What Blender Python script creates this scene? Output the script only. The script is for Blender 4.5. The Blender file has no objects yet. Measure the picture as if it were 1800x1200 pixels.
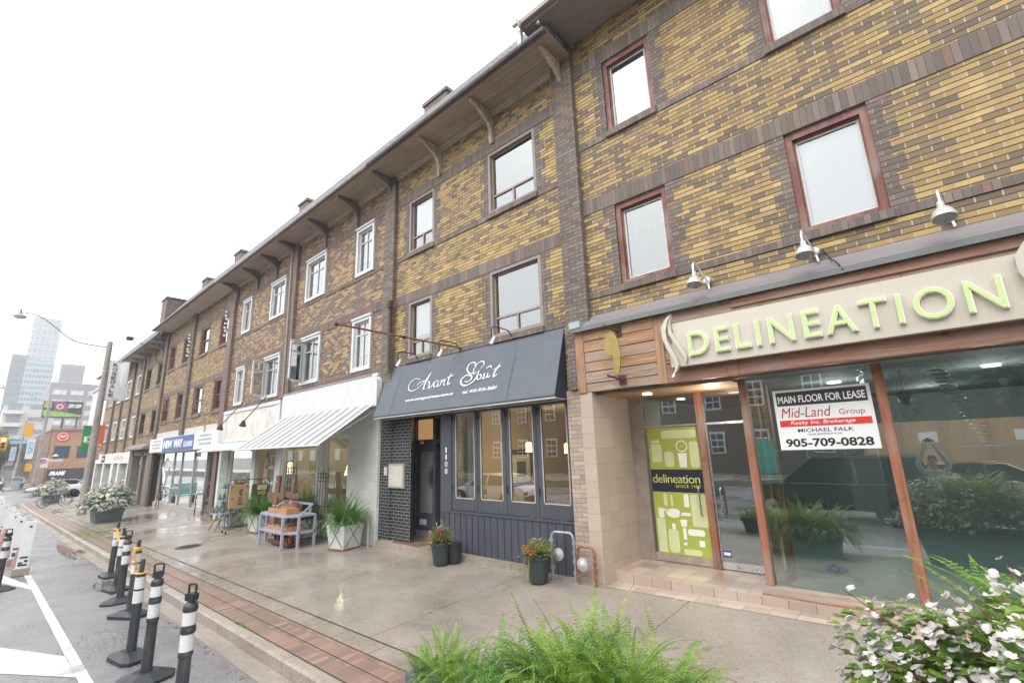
import bpy, math, random
from mathutils import Vector, Matrix
R = math.radians
SC = bpy.context.scene
COL = SC.collection
random.seed(11)

# ------------------------------------------------------------------ camera
cam_d = bpy.data.cameras.new('camera')
cam_d.sensor_width = 36.0
cam_d.lens = 16.06
cam_d.clip_start = 0.03
cam_d.clip_end = 4000
cam = bpy.data.objects.new('camera', cam_d)
COL.objects.link(cam)
def cam_matrix(yaw, pit, rol, loc):
    cy, sy, cp, sp, cr, sr = math.cos(yaw), math.sin(yaw), math.cos(pit), math.sin(pit), math.cos(rol), math.sin(rol)
    fwd = Vector((-sy*cp, cy*cp, sp)); right = Vector((cy, sy, 0)); up = right.cross(fwd)
    r2 = right*cr + up*sr; u2 = -right*sr + up*cr
    m = Matrix((( r2.x, u2.x, -fwd.x, loc[0]), (r2.y, u2.y, -fwd.y, loc[1]), (r2.z, u2.z, -fwd.z, loc[2]), (0, 0, 0, 1)))
    return m
cam.matrix_world = cam_matrix(0.715847, 0.227544, -0.034564, (0, -6.8, 2.36))
SC.camera = cam

# ------------------------------------------------------------------ overcast sky, soft sun, exposure
SUN_EL, SUN_ROT = R(52), R(200)
world = bpy.data.worlds.new('World'); SC.world = world; world.use_nodes = True
wn = world.node_tree.nodes; wl = world.node_tree.links
for n in list(wn): wn.remove(n)
w_out = wn.new('ShaderNodeOutputWorld'); w_bg = wn.new('ShaderNodeBackground')
w_sky = wn.new('ShaderNodeTexSky'); w_sky.sky_type = 'NISHITA'; w_sky.sun_disc = False
w_sky.sun_elevation = SUN_EL; w_sky.sun_rotation = SUN_ROT
w_sky.air_density = 1.0; w_sky.dust_density = 6.0; w_sky.ozone_density = 1.0
w_hsv = wn.new('ShaderNodeHueSaturation'); w_hsv.inputs['Saturation'].default_value = 0.12
w_mix = wn.new('ShaderNodeMixRGB'); w_mix.inputs[0].default_value = 0.75
w_mix.inputs[2].default_value = (9.6, 9.8, 10.0, 1)      # even cloud cover
wl.new(w_sky.outputs[0], w_hsv.inputs['Color']); wl.new(w_hsv.outputs[0], w_mix.inputs[1])
wl.new(w_mix.outputs[0], w_bg.inputs[0]); wl.new(w_bg.outputs[0], w_out.inputs[0])
w_bg.inputs[1].default_value = 0.14
sun_d = bpy.data.lights.new('sun', 'SUN'); sun_d.energy = 0.9; sun_d.angle = R(35); sun_d.color = (1, 0.97, 0.93)
sun = bpy.data.objects.new('sun', sun_d); COL.objects.link(sun)
# light comes from behind the camera, over the street
sdir = Vector((0.25, -0.62, 0.78)).normalized()
sun.rotation_euler = sdir.to_track_quat('Z', 'Y').to_euler(); sun.location = (0, -30, 40)
SC.view_settings.view_transform = 'Standard'
SC.view_settings.look = 'None'
SC.view_settings.exposure = 1.08
SC.view_settings.gamma = 1.0
SC.cycles.max_bounces = 8
SC.cycles.transparent_max_bounces = 16
SC.cycles.glossy_bounces = 4
SC.cycles.diffuse_bounces = 4
SC.cycles.caustics_reflective = False
SC.cycles.caustics_refractive = False
SC.cycles.sample_clamp_indirect = 6

# ------------------------------------------------------------------ ground levels (the street falls gently to the west)
def G(x): return 0.016*max(-45.0, min(20.0, x))
def ROAD(x): return 0.03 + G(x)
def WALK(x, y): return 0.18 + G(x) + 0.13*min(1, max(0, (y+4.17)/4.17))

# ------------------------------------------------------------------ node helpers
class NT:
    def __init__(s, name):
        s.mat = bpy.data.materials.new(name); s.mat.use_nodes = True
        s.n = s.mat.node_tree.nodes; s.l = s.mat.node_tree.links
        for n in list(s.n): s.n.remove(n)
        s.out = s.n.new('ShaderNodeOutputMaterial'); s.b = s.n.new('ShaderNodeBsdfPrincipled')
        s.l.new(s.b.outputs[0], s.out.inputs[0])
    def pos(s, obj=False):
        if obj:
            return s.n.new('ShaderNodeTexCoord').outputs['Object']
        return s.n.new('ShaderNodeNewGeometry').outputs['Position']
    def put(s, sock, v):
        if hasattr(v, 'links') or isinstance(v, bpy.types.NodeSocket): s.l.new(v, sock)
        else:
            try: sock.default_value = v
            except Exception: sock.default_value = (v[0], v[1], v[2], 1)
    def math(s, op, a, b=None, c=None, clamp=False):
        n = s.n.new('ShaderNodeMath'); n.operation = op; n.use_clamp = clamp
        s.put(n.inputs[0], a)
        if b is not None: s.put(n.inputs[1], b)
        if c is not None: s.put(n.inputs[2], c)
        return n.outputs[0]
    def xyz(s, v):
        n = s.n.new('ShaderNodeSeparateXYZ'); s.l.new(v, n.inputs[0]); return n.outputs
    def comb(s, x, y, z=0.0):
        n = s.n.new('ShaderNodeCombineXYZ'); s.put(n.inputs[0], x); s.put(n.inputs[1], y); s.put(n.inputs[2], z); return n.outputs[0]
    def noise(s, v, scale, detail=3, rough=0.55, dist=0.0):
        n = s.n.new('ShaderNodeTexNoise'); s.l.new(v, n.inputs['Vector']); n.inputs['Scale'].default_value = scale
        n.inputs['Detail'].default_value = detail; n.inputs['Roughness'].default_value = rough; n.inputs['Distortion'].default_value = dist
        return n.outputs['Fac']
    def white(s, v):
        n = s.n.new('ShaderNodeTexWhiteNoise'); n.noise_dimensions = '3D'; s.l.new(v, n.inputs['Vector']); return n.outputs['Value']
    def ramp(s, f, stops, interp='LINEAR'):
        n = s.n.new('ShaderNodeValToRGB'); s.l.new(f, n.inputs[0]); cr = n.color_ramp; cr.interpolation = interp
        while len(cr.elements) < len(stops): cr.elements.new(0.5)
        for e, (p, c) in zip(cr.elements, stops):
            e.position = p; e.color = (c[0], c[1], c[2], 1) if hasattr(c, '__len__') else (c, c, c, 1)
        return n.outputs[0]
    def mix(s, f, a, b, mode='MIX'):
        n = s.n.new('ShaderNodeMixRGB'); n.blend_type = mode; s.put(n.inputs[0], f); s.put(n.inputs[1], a); s.put(n.inputs[2], b); return n.outputs[0]
    def mapr(s, v, a, b, c, d):
        n = s.n.new('ShaderNodeMapRange'); s.put(n.inputs[0], v)
        for i, q in enumerate((a, b, c, d)): n.inputs[i+1].default_value = q
        return n.outputs[0]
    def scale(s, v, k):
        n = s.n.new('ShaderNodeVectorMath'); n.operation = 'MULTIPLY'; s.l.new(v, n.inputs[0]); n.inputs[1].default_value = k; return n.outputs[0]
    def bump(s, h, strength=0.3, dist=0.01):
        n = s.n.new('ShaderNodeBump'); s.l.new(h, n.inputs['Height']); n.inputs['Strength'].default_value = strength; n.inputs['Distance'].default_value = dist
        s.l.new(n.outputs[0], s.b.inputs['Normal']); return n
    def base(s, v): s.put(s.b.inputs['Base Color'], v)
    def rough(s, v): s.put(s.b.inputs['Roughness'], v)

_M = {}
def M(name, col, rough=0.6, metal=0.0, var=0.18, scale=6.0, bump=0.12, spec=0.5, dirt=None, obj=False, stretch=None):
    """plain painted / metal / stone surface with mottling"""
    if name in _M: return _M[name]
    t = NT(name); p = t.pos(obj)
    if stretch: p = t.scale(p, stretch)
    f = t.noise(p, scale, 4); g = t.noise(p, scale*6, 2)
    lo = tuple(c*(1-var) for c in col); hi = tuple(min(1, c*(1+var)) for c in col)
    c = t.ramp(f, [(0.3, lo), (0.7, hi)])
    if dirt:
        d = t.noise(p, scale*0.45, 5, 0.65); c = t.mix(t.mapr(d, 0.52, 0.68, 0, dirt[3] if len(dirt) > 3 else 0.7), c, dirt[:3])
    t.base(c); t.rough(t.mapr(g, 0.3, 0.7, max(0.02, rough-0.08), min(1, rough+0.1)))
    t.b.inputs['Metallic'].default_value = metal; t.b.inputs['Specular IOR Level'].default_value = spec
    if bump: t.bump(g, bump, 0.004)
    _M[name] = t.mat; return t.mat

def emit(name, col, s):
    t = NT(name); t.base(col); t.b.inputs['Emission Color'].default_value = (*col, 1); t.b.inputs['Emission Strength'].default_value = s
    return t.mat

def brick(name, stops, mortar, L=0.215, H=0.0747, m=0.011, soldier=False, zone=None, rough=0.75, bump=0.5, shift=0.5, axes='wall', patch=0.5, z0=0.0, depth=0.012, weather=True, head=None, vary=(0.82, 1.15)):
    t = NT(name); P = t.pos(); x, y, z = t.xyz(P)
    if axes == 'wall': u = t.math('ADD', x, y); v = t.math('SUBTRACT', z, z0)
    else: u, v = x, y
    row = t.math('FLOOR', t.math('DIVIDE', v, H))
    if soldier: sh = 0.0
    else: sh = t.math('MULTIPLY', t.math('MODULO', t.math('ADD', row, 1000.0), 2.0), shift)
    uu = t.math('ADD', t.math('DIVIDE', u, L), sh)
    col = t.math('FLOOR', uu); fu = t.math('FRACT', uu); fv = t.math('FRACT', t.math('DIVIDE', v, H))
    mu, mv = m/L, m/H
    wob = t.noise(P, 45, 2)
    e1 = t.math('ADD', mu, t.math('MULTIPLY', t.math('SUBTRACT', wob, 0.5), mu*0.7))
    e2 = t.math('ADD', mv, t.math('MULTIPLY', t.math('SUBTRACT', wob, 0.5), mv*0.7))
    mask = t.math('MULTIPLY', t.math('GREATER_THAN', fu, e1), t.math('GREATER_THAN', fv, e2))
    rnd = t.white(t.comb(col, row, 3.0)); rnd2 = t.white(t.comb(col, row, 9.0))
    big = t.noise(P, 0.55, 3)
    r = t.math('ADD', rnd, t.math('MULTIPLY', t.math('SUBTRACT', big, 0.5), patch))
    if zone:
        zz = t.math('FRACT', t.math('DIVIDE', t.math('SUBTRACT', z, zone[0]), zone[1]))
        r = t.math('ADD', r, t.math('MULTIPLY', t.math('LESS_THAN', zz, zone[2]), zone[3]))
    c = t.ramp(r, stops)
    c = t.mix(1.0, c, t.ramp(rnd2, [(0, vary[0]), (1, vary[1])]), 'MULTIPLY')
    fine = t.noise(P, 90, 3)
    c = t.mix(0.35, c, t.ramp(fine, [(0.3, 0.55), (0.7, 1.3)]), 'MULTIPLY')
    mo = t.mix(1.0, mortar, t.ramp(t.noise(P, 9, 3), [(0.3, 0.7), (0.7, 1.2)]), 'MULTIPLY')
    if head: mo = t.mix(t.math('GREATER_THAN', fv, e2), mo, head)  # bed joints stay darker: shade of raked joints put into the mortar colour
    c = t.mix(mask, mo, c)
    if weather:   # streaks of soot
        st = t.noise(t.scale(P, (2.2, 2.2, 0.35)), 1.3, 5, 0.6)
        c = t.mix(t.mapr(st, 0.5, 0.72, 0, 0.28), c, (0.08, 0.068, 0.058))
    t.base(c); t.rough(rough)
    h = t.math('ADD', mask, t.math('MULTIPLY', fine, 0.35)); h = t.math('ADD', h, t.math('MULTIPLY', rnd2, 0.25))
    t.bump(h, bump, depth)
    return t.mat

YEL = (0.40, 0.255, 0.075); OCH = (0.30, 0.185, 0.06); BRO = (0.15, 0.095, 0.055); DAR = (0.085, 0.062, 0.05); PUR = (0.075, 0.056, 0.052)
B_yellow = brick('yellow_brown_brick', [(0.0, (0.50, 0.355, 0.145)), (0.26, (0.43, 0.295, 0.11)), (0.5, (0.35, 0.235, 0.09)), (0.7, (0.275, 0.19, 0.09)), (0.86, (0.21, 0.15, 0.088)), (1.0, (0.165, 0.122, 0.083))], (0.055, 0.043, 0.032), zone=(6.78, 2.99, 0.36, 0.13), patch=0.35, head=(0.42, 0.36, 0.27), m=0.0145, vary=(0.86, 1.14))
B_mixed = brick('mixed_brown_brick', [(0.0, (0.42, 0.27, 0.10)), (0.3, (0.33, 0.21, 0.075)), (0.48, (0.22, 0.12, 0.06)), (0.62, (0.14, 0.075, 0.05)), (1.0, (0.10, 0.058, 0.045))], (0.33, 0.29, 0.24), zone=(6.2, 2.95, 0.45, 0.12), m=0.013, patch=0.3)
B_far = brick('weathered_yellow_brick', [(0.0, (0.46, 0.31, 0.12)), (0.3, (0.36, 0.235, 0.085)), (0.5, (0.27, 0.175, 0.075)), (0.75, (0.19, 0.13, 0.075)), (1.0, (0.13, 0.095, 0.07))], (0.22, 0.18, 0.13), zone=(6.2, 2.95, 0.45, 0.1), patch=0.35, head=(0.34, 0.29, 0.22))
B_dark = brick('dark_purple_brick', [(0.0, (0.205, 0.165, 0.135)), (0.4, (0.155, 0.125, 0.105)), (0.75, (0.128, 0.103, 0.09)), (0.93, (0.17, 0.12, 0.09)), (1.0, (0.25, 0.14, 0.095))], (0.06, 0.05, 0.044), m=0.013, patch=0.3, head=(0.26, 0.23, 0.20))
B_red = brick('dark_red_brick', [(0.0, (0.17, 0.085, 0.06)), (0.5, (0.125, 0.06, 0.05)), (1.0, (0.085, 0.05, 0.045))], (0.36, 0.33, 0.29), m=0.014, patch=0.3)
def soldier_mat(name, z0): return brick(name, [(0.0, (0.20, 0.162, 0.138)), (0.4, (0.16, 0.13, 0.112)), (0.8, (0.135, 0.112, 0.10)), (0.95, (0.20, 0.125, 0.095)), (1.0, (0.24, 0.14, 0.10))], (0.10, 0.082, 0.068), L=0.0767, H=3.0, m=0.009, soldier=True, z0=z0, patch=0.25, bump=0.6)
B_sol = soldier_mat('soldier_course_brick', -1.43)
B_solred = brick('red_soldier_brick', [(0.0, (0.17, 0.09, 0.07)), (0.5, (0.13, 0.07, 0.058)), (1.0, (0.09, 0.055, 0.05))], (0.3, 0.26, 0.22), L=0.0767, H=3.0, m=0.012, soldier=True, z0=-1.43, patch=0.25)
B_black = brick('glossy_black_brick', [(0.0, (0.02, 0.024, 0.03)), (0.6, (0.012, 0.014, 0.02)), (0.85, (0.012, 0.028, 0.03)), (1.0, (0.03, 0.025, 0.03))], (0.42, 0.42, 0.42), m=0.009, rough=0.28, weather=False)
B_beige = brick('painted_beige_brick', [(0.0, (0.46, 0.36, 0.29)), (1.0, (0.38, 0.30, 0.24))], (0.25, 0.18, 0.14), m=0.010, weather=False, rough=0.6)
B_white = brick('white_painted_block', [(0.0, (0.66, 0.67, 0.65)), (1.0, (0.58, 0.60, 0.58))], (0.5, 0.51, 0.5), L=0.42, H=0.205, m=0.006, weather=False, rough=0.55, bump=0.3, vary=(0.95, 1.04), patch=0.2)
B_green = brick('pale_green_brick', [(0.0, (0.36, 0.42, 0.38)), (1.0, (0.30, 0.37, 0.33))], (0.2, 0.24, 0.22), weather=False, rough=0.5)
B_tile = brick('beige_wall_tile', [(0.0, (0.47, 0.385, 0.315)), (1.0, (0.43, 0.35, 0.285))], (0.27, 0.21, 0.17), L=0.30, H=0.255, m=0.005, shift=0.0, weather=False, rough=0.35, bump=0.25, patch=0.2, vary=(0.95, 1.05))
B_step = brick('beige_step_tile', [(0.0, (0.47, 0.38, 0.31)), (1.0, (0.38, 0.30, 0.245))], (0.16, 0.12, 0.10), L=0.30, H=0.30, m=0.007, shift=0.0, axes='floor', weather=False, rough=0.28, bump=0.25, patch=0.3)
B_riser = brick('step_riser_tile', [(0.0, (0.45, 0.365, 0.30)), (1.0, (0.37, 0.295, 0.24))], (0.12, 0.09, 0.08), L=0.30, H=3.0, m=0.008, shift=0.0, weather=False, rough=0.3, bump=0.25, z0=-1)
B_slate = brick('slate_roof', [(0.0, (0.155, 0.15, 0.155)), (0.6, (0.125, 0.12, 0.125)), (1.0, (0.095, 0.092, 0.096))], (0.018, 0.016, 0.016), L=0.32, H=0.30, m=0.035, rough=0.7, weather=False, bump=0.8)
B_street = brick('rust_red_brick', [(0.0, (0.20, 0.10, 0.075)), (1.0, (0.13, 0.07, 0.055))], (0.22, 0.18, 0.15), patch=0.3)
B_peach = brick('peach_brick', [(0.0, (0.46, 0.25, 0.15)), (1.0, (0.38, 0.2, 0.12))], (0.42, 0.28, 0.19), patch=0.3)
B_paver = brick('red_brick_paver', [(0.0, (0.30, 0.19, 0.145)), (0.5, (0.25, 0.165, 0.13)), (1.0, (0.19, 0.14, 0.115))], (0.12, 0.09, 0.07), L=0.10, H=0.225, m=0.006, shift=0.0, axes='floor', rough=0.35, weather=False, bump=0.3, z0=0)

# ------------------------------------------------------------------ special materials
def glass(name, tint=(0.86, 0.92, 0.9), refl=1.5, add=0.05):
    t = NT(name); t.n.remove(t.b)
    tr = t.n.new('ShaderNodeBsdfTransparent'); tr.inputs[0].default_value = (*tint, 1)
    gl = t.n.new('ShaderNodeBsdfGlossy'); gl.inputs['Roughness'].default_value = 0.0; gl.inputs[0].default_value = (0.95, 0.98, 0.98, 1)
    P = t.pos(); wv = t.noise(P, 0.9, 2)
    bm = t.n.new('ShaderNodeBump'); t.l.new(wv, bm.inputs['Height']); bm.inputs['Strength'].default_value = 0.03; bm.inputs['Distance'].default_value = 0.05
    t.l.new(bm.outputs[0], gl.inputs['Normal'])
    fr = t.n.new('ShaderNodeFresnel'); fr.inputs['IOR'].default_value = 1.5
    f = t.math('MULTIPLY_ADD', fr.outputs[0], refl, add, clamp=True)
    mx = t.n.new('ShaderNodeMixShader'); t.l.new(f, mx.inputs[0]); t.l.new(tr.outputs[0], mx.inputs[1]); t.l.new(gl.outputs[0], mx.inputs[2])
    t.l.new(mx.outputs[0], t.out.inputs[0]); return t.mat
GLASS = glass('shop_glass', (0.66, 0.82, 0.79), 2.0, 0.25)
GLASS_UP = glass('window_glass', (0.92, 0.95, 0.96), 1.6, 0.19)

def asphalt():
    t = NT('wet_asphalt'); P = t.pos()
    a = t.noise(P, 120, 3, 0.7); b = t.noise(P, 1.1, 5, 0.6); v = t.n.new('ShaderNodeTexVoronoi'); t.l.new(P, v.inputs['Vector']); v.inputs['Scale'].default_value = 140
    a2 = t.noise(P, 38, 3, 0.75); a = t.math('ADD', t.math('MULTIPLY', a, 0.45), t.math('MULTIPLY', a2, 0.55))
    c = t.ramp(a, [(0.36, (0.085, 0.085, 0.09)), (0.5, (0.165, 0.162, 0.168)), (0.64, (0.30, 0.285, 0.28))])
    c = t.mix(t.mapr(b, 0.4, 0.7, 0, 0.5), c, (0.22, 0.22, 0.23))
    streak = t.noise(t.scale(P, (0.25, 3.0, 1)), 1.2, 4); c = t.mix(t.mapr(streak, 0.55, 0.7, 0, 0.35), c, (0.07, 0.07, 0.078))
    crack = t.noise(P, 0.6, 6, 0.7, 1.0); k = t.math('LESS_THAN', t.math('ABSOLUTE', t.math('SUBTRACT', crack, 0.5)), 0.0035)
    c = t.mix(t.math('MULTIPLY', k, 0.7), c, (0.03, 0.03, 0.03))
    t.base(c)
    wet = t.noise(P, 0.45, 5, 0.6)
    t.rough(t.mapr(wet, 0.4, 0.66, 0.5, 0.13)); t.bump(v.outputs['Distance'], 0.25, 0.006); return t.mat
ASPHALT = asphalt()

def concrete(name, c0, c1, joints=None, wet=(0.40, 0.60, 0.55, 0.10), stain=(0.10, 0.085, 0.07)):
    t = NT(name); P = t.pos(); x, y, z = t.xyz(P)
    a = t.noise(P, 1.0, 6, 0.62); f = t.noise(P, 60, 3, 0.7); f2 = t.noise(P, 160, 2, 0.7)
    c = t.ramp(a, [(0.3, c0), (0.7, c1)])
    fm = t.noise(P, 24, 3, 0.8); c = t.mix(0.85, c, t.ramp(f, [(0.3, 0.62), (0.7, 1.38)]), 'MULTIPLY'); c = t.mix(0.6, c, t.ramp(fm, [(0.32, 0.72), (0.68, 1.25)]), 'MULTIPLY')
    c = t.mix(t.mapr(f2, 0.60, 0.70, 0, 0.55), c, (0.46, 0.42, 0.37))
    c = t.mix(t.mapr(f2, 0.40, 0.30, 0, 0.5), c, tuple(q*0.45 for q in c0))
    vo = t.n.new('ShaderNodeTexVoronoi'); t.l.new(P, vo.inputs['Vector']); vo.inputs['Scale'].default_value = 2.6
    gum = t.math('LESS_THAN', vo.outputs['Distance'], t.math('MULTIPLY', t.noise(P, 3.1, 2), 0.10)); c = t.mix(t.math('MULTIPLY', gum, 0.55), c, (0.07, 0.06, 0.052))
    ck = t.noise(P, 0.8, 6, 0.7, 1.2); c = t.mix(t.math('MULTIPLY', t.math('LESS_THAN', t.math('ABSOLUTE', t.math('SUBTRACT', ck, 0.47)), 0.0016), 0.6), c, (0.06, 0.05, 0.045))
    s = t.noise(t.scale(P, (0.5, 1.4, 1)), 0.9, 5, 0.65); c = t.mix(t.mapr(s, 0.52, 0.72, 0, 0.55), c, stain)
    if joints:
        per, off, alty = joints
        d = t.math('ABSOLUTE', t.math('SUBTRACT', t.math('FRACT', t.math('ADD', t.math('DIVIDE', t.math('SUBTRACT', x, off), per), 0.5)), 0.5))
        k = t.math('LESS_THAN', d, 0.006/per)
        if alty:
            k2 = t.math('LESS_THAN', t.math('ABSOLUTE', t.math('SUBTRACT', y, alty)), 0.006); k = t.math('MAXIMUM', k, k2)
        c = t.mix(t.math('MULTIPLY', k, 0.8), c, (0.04, 0.033, 0.028))
    t.base(c)
    w = t.noise(P, 0.42, 5, 0.6, 0.4)
    t.rough(t.mapr(w, wet[0], wet[1], wet[2], wet[3]))
    t.b.inputs['Specular IOR Level'].default_value = 0.6
    t.bump(t.math('ADD', f, t.math('MULTIPLY', a, 1.5)), 0.18, 0.004); return t.mat
SIDEWALK = concrete('wet_sidewalk_concrete', (0.225, 0.192, 0.16), (0.325, 0.285, 0.24), joints=(2.85, -2.76, None), wet=(0.40, 0.64, 0.45, 0.12), stain=(0.13, 0.11, 0.092))
KERBM = concrete('kerb_concrete', (0.24, 0.20, 0.16), (0.36, 0.32, 0.27), joints=(3.1, -5.95, None), wet=(0.4, 0.65, 0.65, 0.3), stain=(0.19, 0.12, 0.075))
GUTTERM = concrete('gutter_concrete', (0.22, 0.19, 0.155), (0.33, 0.29, 0.25), wet=(0.4, 0.6, 0.55, 0.16), stain=(0.12, 0.10, 0.08))
STRIPM = concrete('paving_slab_concrete', (0.21, 0.175, 0.14), (0.31, 0.265, 0.22), joints=(0.85, -5.2, None))
STEPM = concrete('old_step_concrete', (0.24, 0.2, 0.16), (0.36, 0.30, 0.25), wet=(0.4, 0.6, 0.6, 0.3))
POLEM = concrete('pole_concrete', (0.24, 0.215, 0.185), (0.34, 0.31, 0.28), wet=(0.4, 0.6, 0.8, 0.6))

def wood(name, c0, c1, dark, ax=(0.6, 6, 14), plank=None, rough=0.55):
    t = NT(name); P = t.pos(); x, y, z = t.xyz(P)
    S = t.scale(P, ax)
    if plank:
        row = t.math('FLOOR', t.math('DIVIDE', z, plank)); n = t.n.new('ShaderNodeVectorMath'); n.operation = 'ADD'
        t.l.new(S, n.inputs[0]); t.l.new(t.comb(t.math('MULTIPLY', row, 7.3), 0.0, 0.0), n.inputs[1]); S = n.outputs[0]
    g = t.noise(S, 2.2, 6, 0.65, 0.8); b = t.noise(t.scale(P, (1.5, 1.5, 1.5)), 1.0, 4, 0.6)
    c = t.ramp(g, [(0.28, dark), (0.45, c0), (0.7, c1)])
    kn = t.noise(t.scale(P, (3.2, 3.2, 5)), 1.4, 3); c = t.mix(t.mapr(kn, 0.64, 0.72, 0, 0.75), c, dark)
    c = t.mix(t.mapr(b, 0.44, 0.66, 0, 0.65), c, (0.30, 0.225, 0.18))
    if plank:
        rnd = t.white(t.comb(row, 1.0, 5.0)); c = t.mix(1.0, c, t.ramp(rnd, [(0, 0.7), (1, 1.25)]), 'MULTIPLY')
        k = t.math('LESS_THAN', t.math('FRACT', t.math('DIVIDE', z, plank)), 0.035); c = t.mix(t.math('MULTIPLY', k, 0.85), c, (0.03, 0.018, 0.012))
    t.base(c); t.rough(rough); t.bump(g, 0.35, 0.006); return t.mat
WOOD = wood('weathered_fascia_wood', (0.31, 0.165, 0.085), (0.50, 0.335, 0.21), (0.11, 0.065, 0.045), plank=0.182)
FASC = [wood('fascia_wood_orange', (0.34, 0.175, 0.085), (0.54, 0.34, 0.20), (0.10, 0.055, 0.035)), wood('fascia_wood_grey', (0.30, 0.20, 0.135), (0.46, 0.36, 0.27), (0.13, 0.085, 0.06)), wood('fascia_wood_red', (0.30, 0.135, 0.07), (0.46, 0.26, 0.15), (0.085, 0.04, 0.028))]
WOOD_V = wood('weathered_upright_wood', (0.29, 0.14, 0.07), (0.44, 0.26, 0.15), (0.10, 0.05, 0.03), ax=(10, 10, 0.7))
WOOD_R = wood('red_brown_beam', (0.26, 0.12, 0.075), (0.38, 0.205, 0.13), (0.07, 0.04, 0.035))
WOOD_RV = wood('red_brown_post', (0.25, 0.095, 0.05), (0.36, 0.16, 0.085), (0.11, 0.045, 0.025), ax=(10, 10, 0.6))
WOOD_W = wood('red_window_wood', (0.16, 0.05, 0.038), (0.23, 0.075, 0.055), (0.07, 0.03, 0.025), ax=(9, 9, 0.8))
WOOD_BR = wood('bare_bracket_wood', (0.42, 0.35, 0.27), (0.56, 0.48, 0.39), (0.2, 0.16, 0.12), ax=(6, 6, 1.2), rough=0.7)
WOOD_SOF = wood('old_soffit_boards', (0.34, 0.275, 0.21), (0.47, 0.385, 0.29), (0.18, 0.145, 0.12), ax=(0.4, 9, 9), rough=0.7)
WOOD_SILL = wood('grey_sill_wood', (0.34, 0.27, 0.21), (0.46, 0.39, 0.32), (0.18, 0.13, 0.1))
WOOD_CRATE = wood('honey_wood', (0.40, 0.21, 0.08), (0.52, 0.3, 0.13), (0.2, 0.09, 0.035), ax=(2, 8, 12))
WOOD_CROSS = wood('rust_brown_wood', (0.20, 0.085, 0.045), (0.27, 0.12, 0.065), (0.1, 0.04, 0.025), ax=(9, 9, 1.5))
WOOD_HOARD = wood('hoarding_plywood', (0.52, 0.30, 0.13), (0.62, 0.4, 0.2), (0.36, 0.18, 0.07), ax=(3, 3, 0.6))

def foliage(name, stops, trans=0.35, rough=0.45, scale=5.0):
    t = NT(name); P = t.pos(); oi = t.n.new('ShaderNodeObjectInfo')
    f = t.noise(P, scale, 4, 0.7); g = t.noise(P, scale*7, 2)
    f = t.math('ADD', t.math('MULTIPLY', f, 0.65), t.math('MULTIPLY', g, 0.35))
    c = t.ramp(f, stops); t.base(c); t.rough(rough)
    tl = t.n.new('ShaderNodeBsdfTranslucent'); t.l.new(c, tl.inputs[0])
    mx = t.n.new('ShaderNodeMixShader'); mx.inputs[0].default_value = trans
    t.l.new(t.b.outputs[0], mx.inputs[1]); t.l.new(tl.outputs[0], mx.inputs[2]); t.l.new(mx.outputs[0], t.out.inputs[0])
    return t.mat
F_FERN = foliage('bright_fern_green', [(0.3, (0.045, 0.12, 0.02)), (0.44, (0.11, 0.23, 0.032)), (0.56, (0.24, 0.37, 0.055)), (0.66, (0.38, 0.47, 0.09)), (0.76, (0.36, 0.30, 0.11))])
F_FERN2 = foliage('deep_fern_green', [(0.3, (0.03, 0.10, 0.025)), (0.48, (0.10, 0.24, 0.05)), (0.66, (0.24, 0.40, 0.09))])
F_LEAF = foliage('begonia_leaf_green', [(0.3, (0.05, 0.13, 0.03)), (0.5, (0.15, 0.28, 0.045)), (0.68, (0.34, 0.42, 0.07))], scale=9)
F_PETAL = foliage('white_petal', [(0.3, (0.56, 0.52, 0.50)), (0.7, (0.70, 0.67, 0.65))], trans=0.25, scale=20)
F_MIX = foliage('autumn_pot_leaves', [(0.3, (0.10, 0.18, 0.04)), (0.5, (0.26, 0.3, 0.07)), (0.62, (0.36, 0.24, 0.06)), (0.72, (0.3, 0.12, 0.05))], scale=8)
F_TREE = foliage('dark_tree_green', [(0.3, (0.02, 0.06, 0.02)), (0.55, (0.05, 0.12, 0.035)), (0.75, (0.10, 0.17, 0.05))], trans=0.2, scale=1.2)
F_TREE2 = foliage('autumn_tree_green', [(0.3, (0.08, 0.11, 0.05)), (0.55, (0.16, 0.18, 0.08)), (0.75, (0.26, 0.22, 0.10))], trans=0.2, scale=1.2)
F_PINK = foliage('pink_petal', [(0.3, (0.6, 0.12, 0.14)), (0.7, (0.75, 0.3, 0.3))], scale=20)
F_RED = foliage('orange_red_petal', [(0.3, (0.65, 0.06, 0.03)), (0.7, (0.75, 0.2, 0.06))], scale=20)
STEM = M('reddish_stem', (0.24, 0.10, 0.05), 0.5)
STEMG = M('green_stem', (0.13, 0.2, 0.05), 0.5)
BARK = M('tree_bark', (0.10, 0.08, 0.06), 0.9, bump=0.5)
SOIL = M('dark_soil', (0.04, 0.03, 0.022), 0.95, scale=30, bump=0.6)

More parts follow.
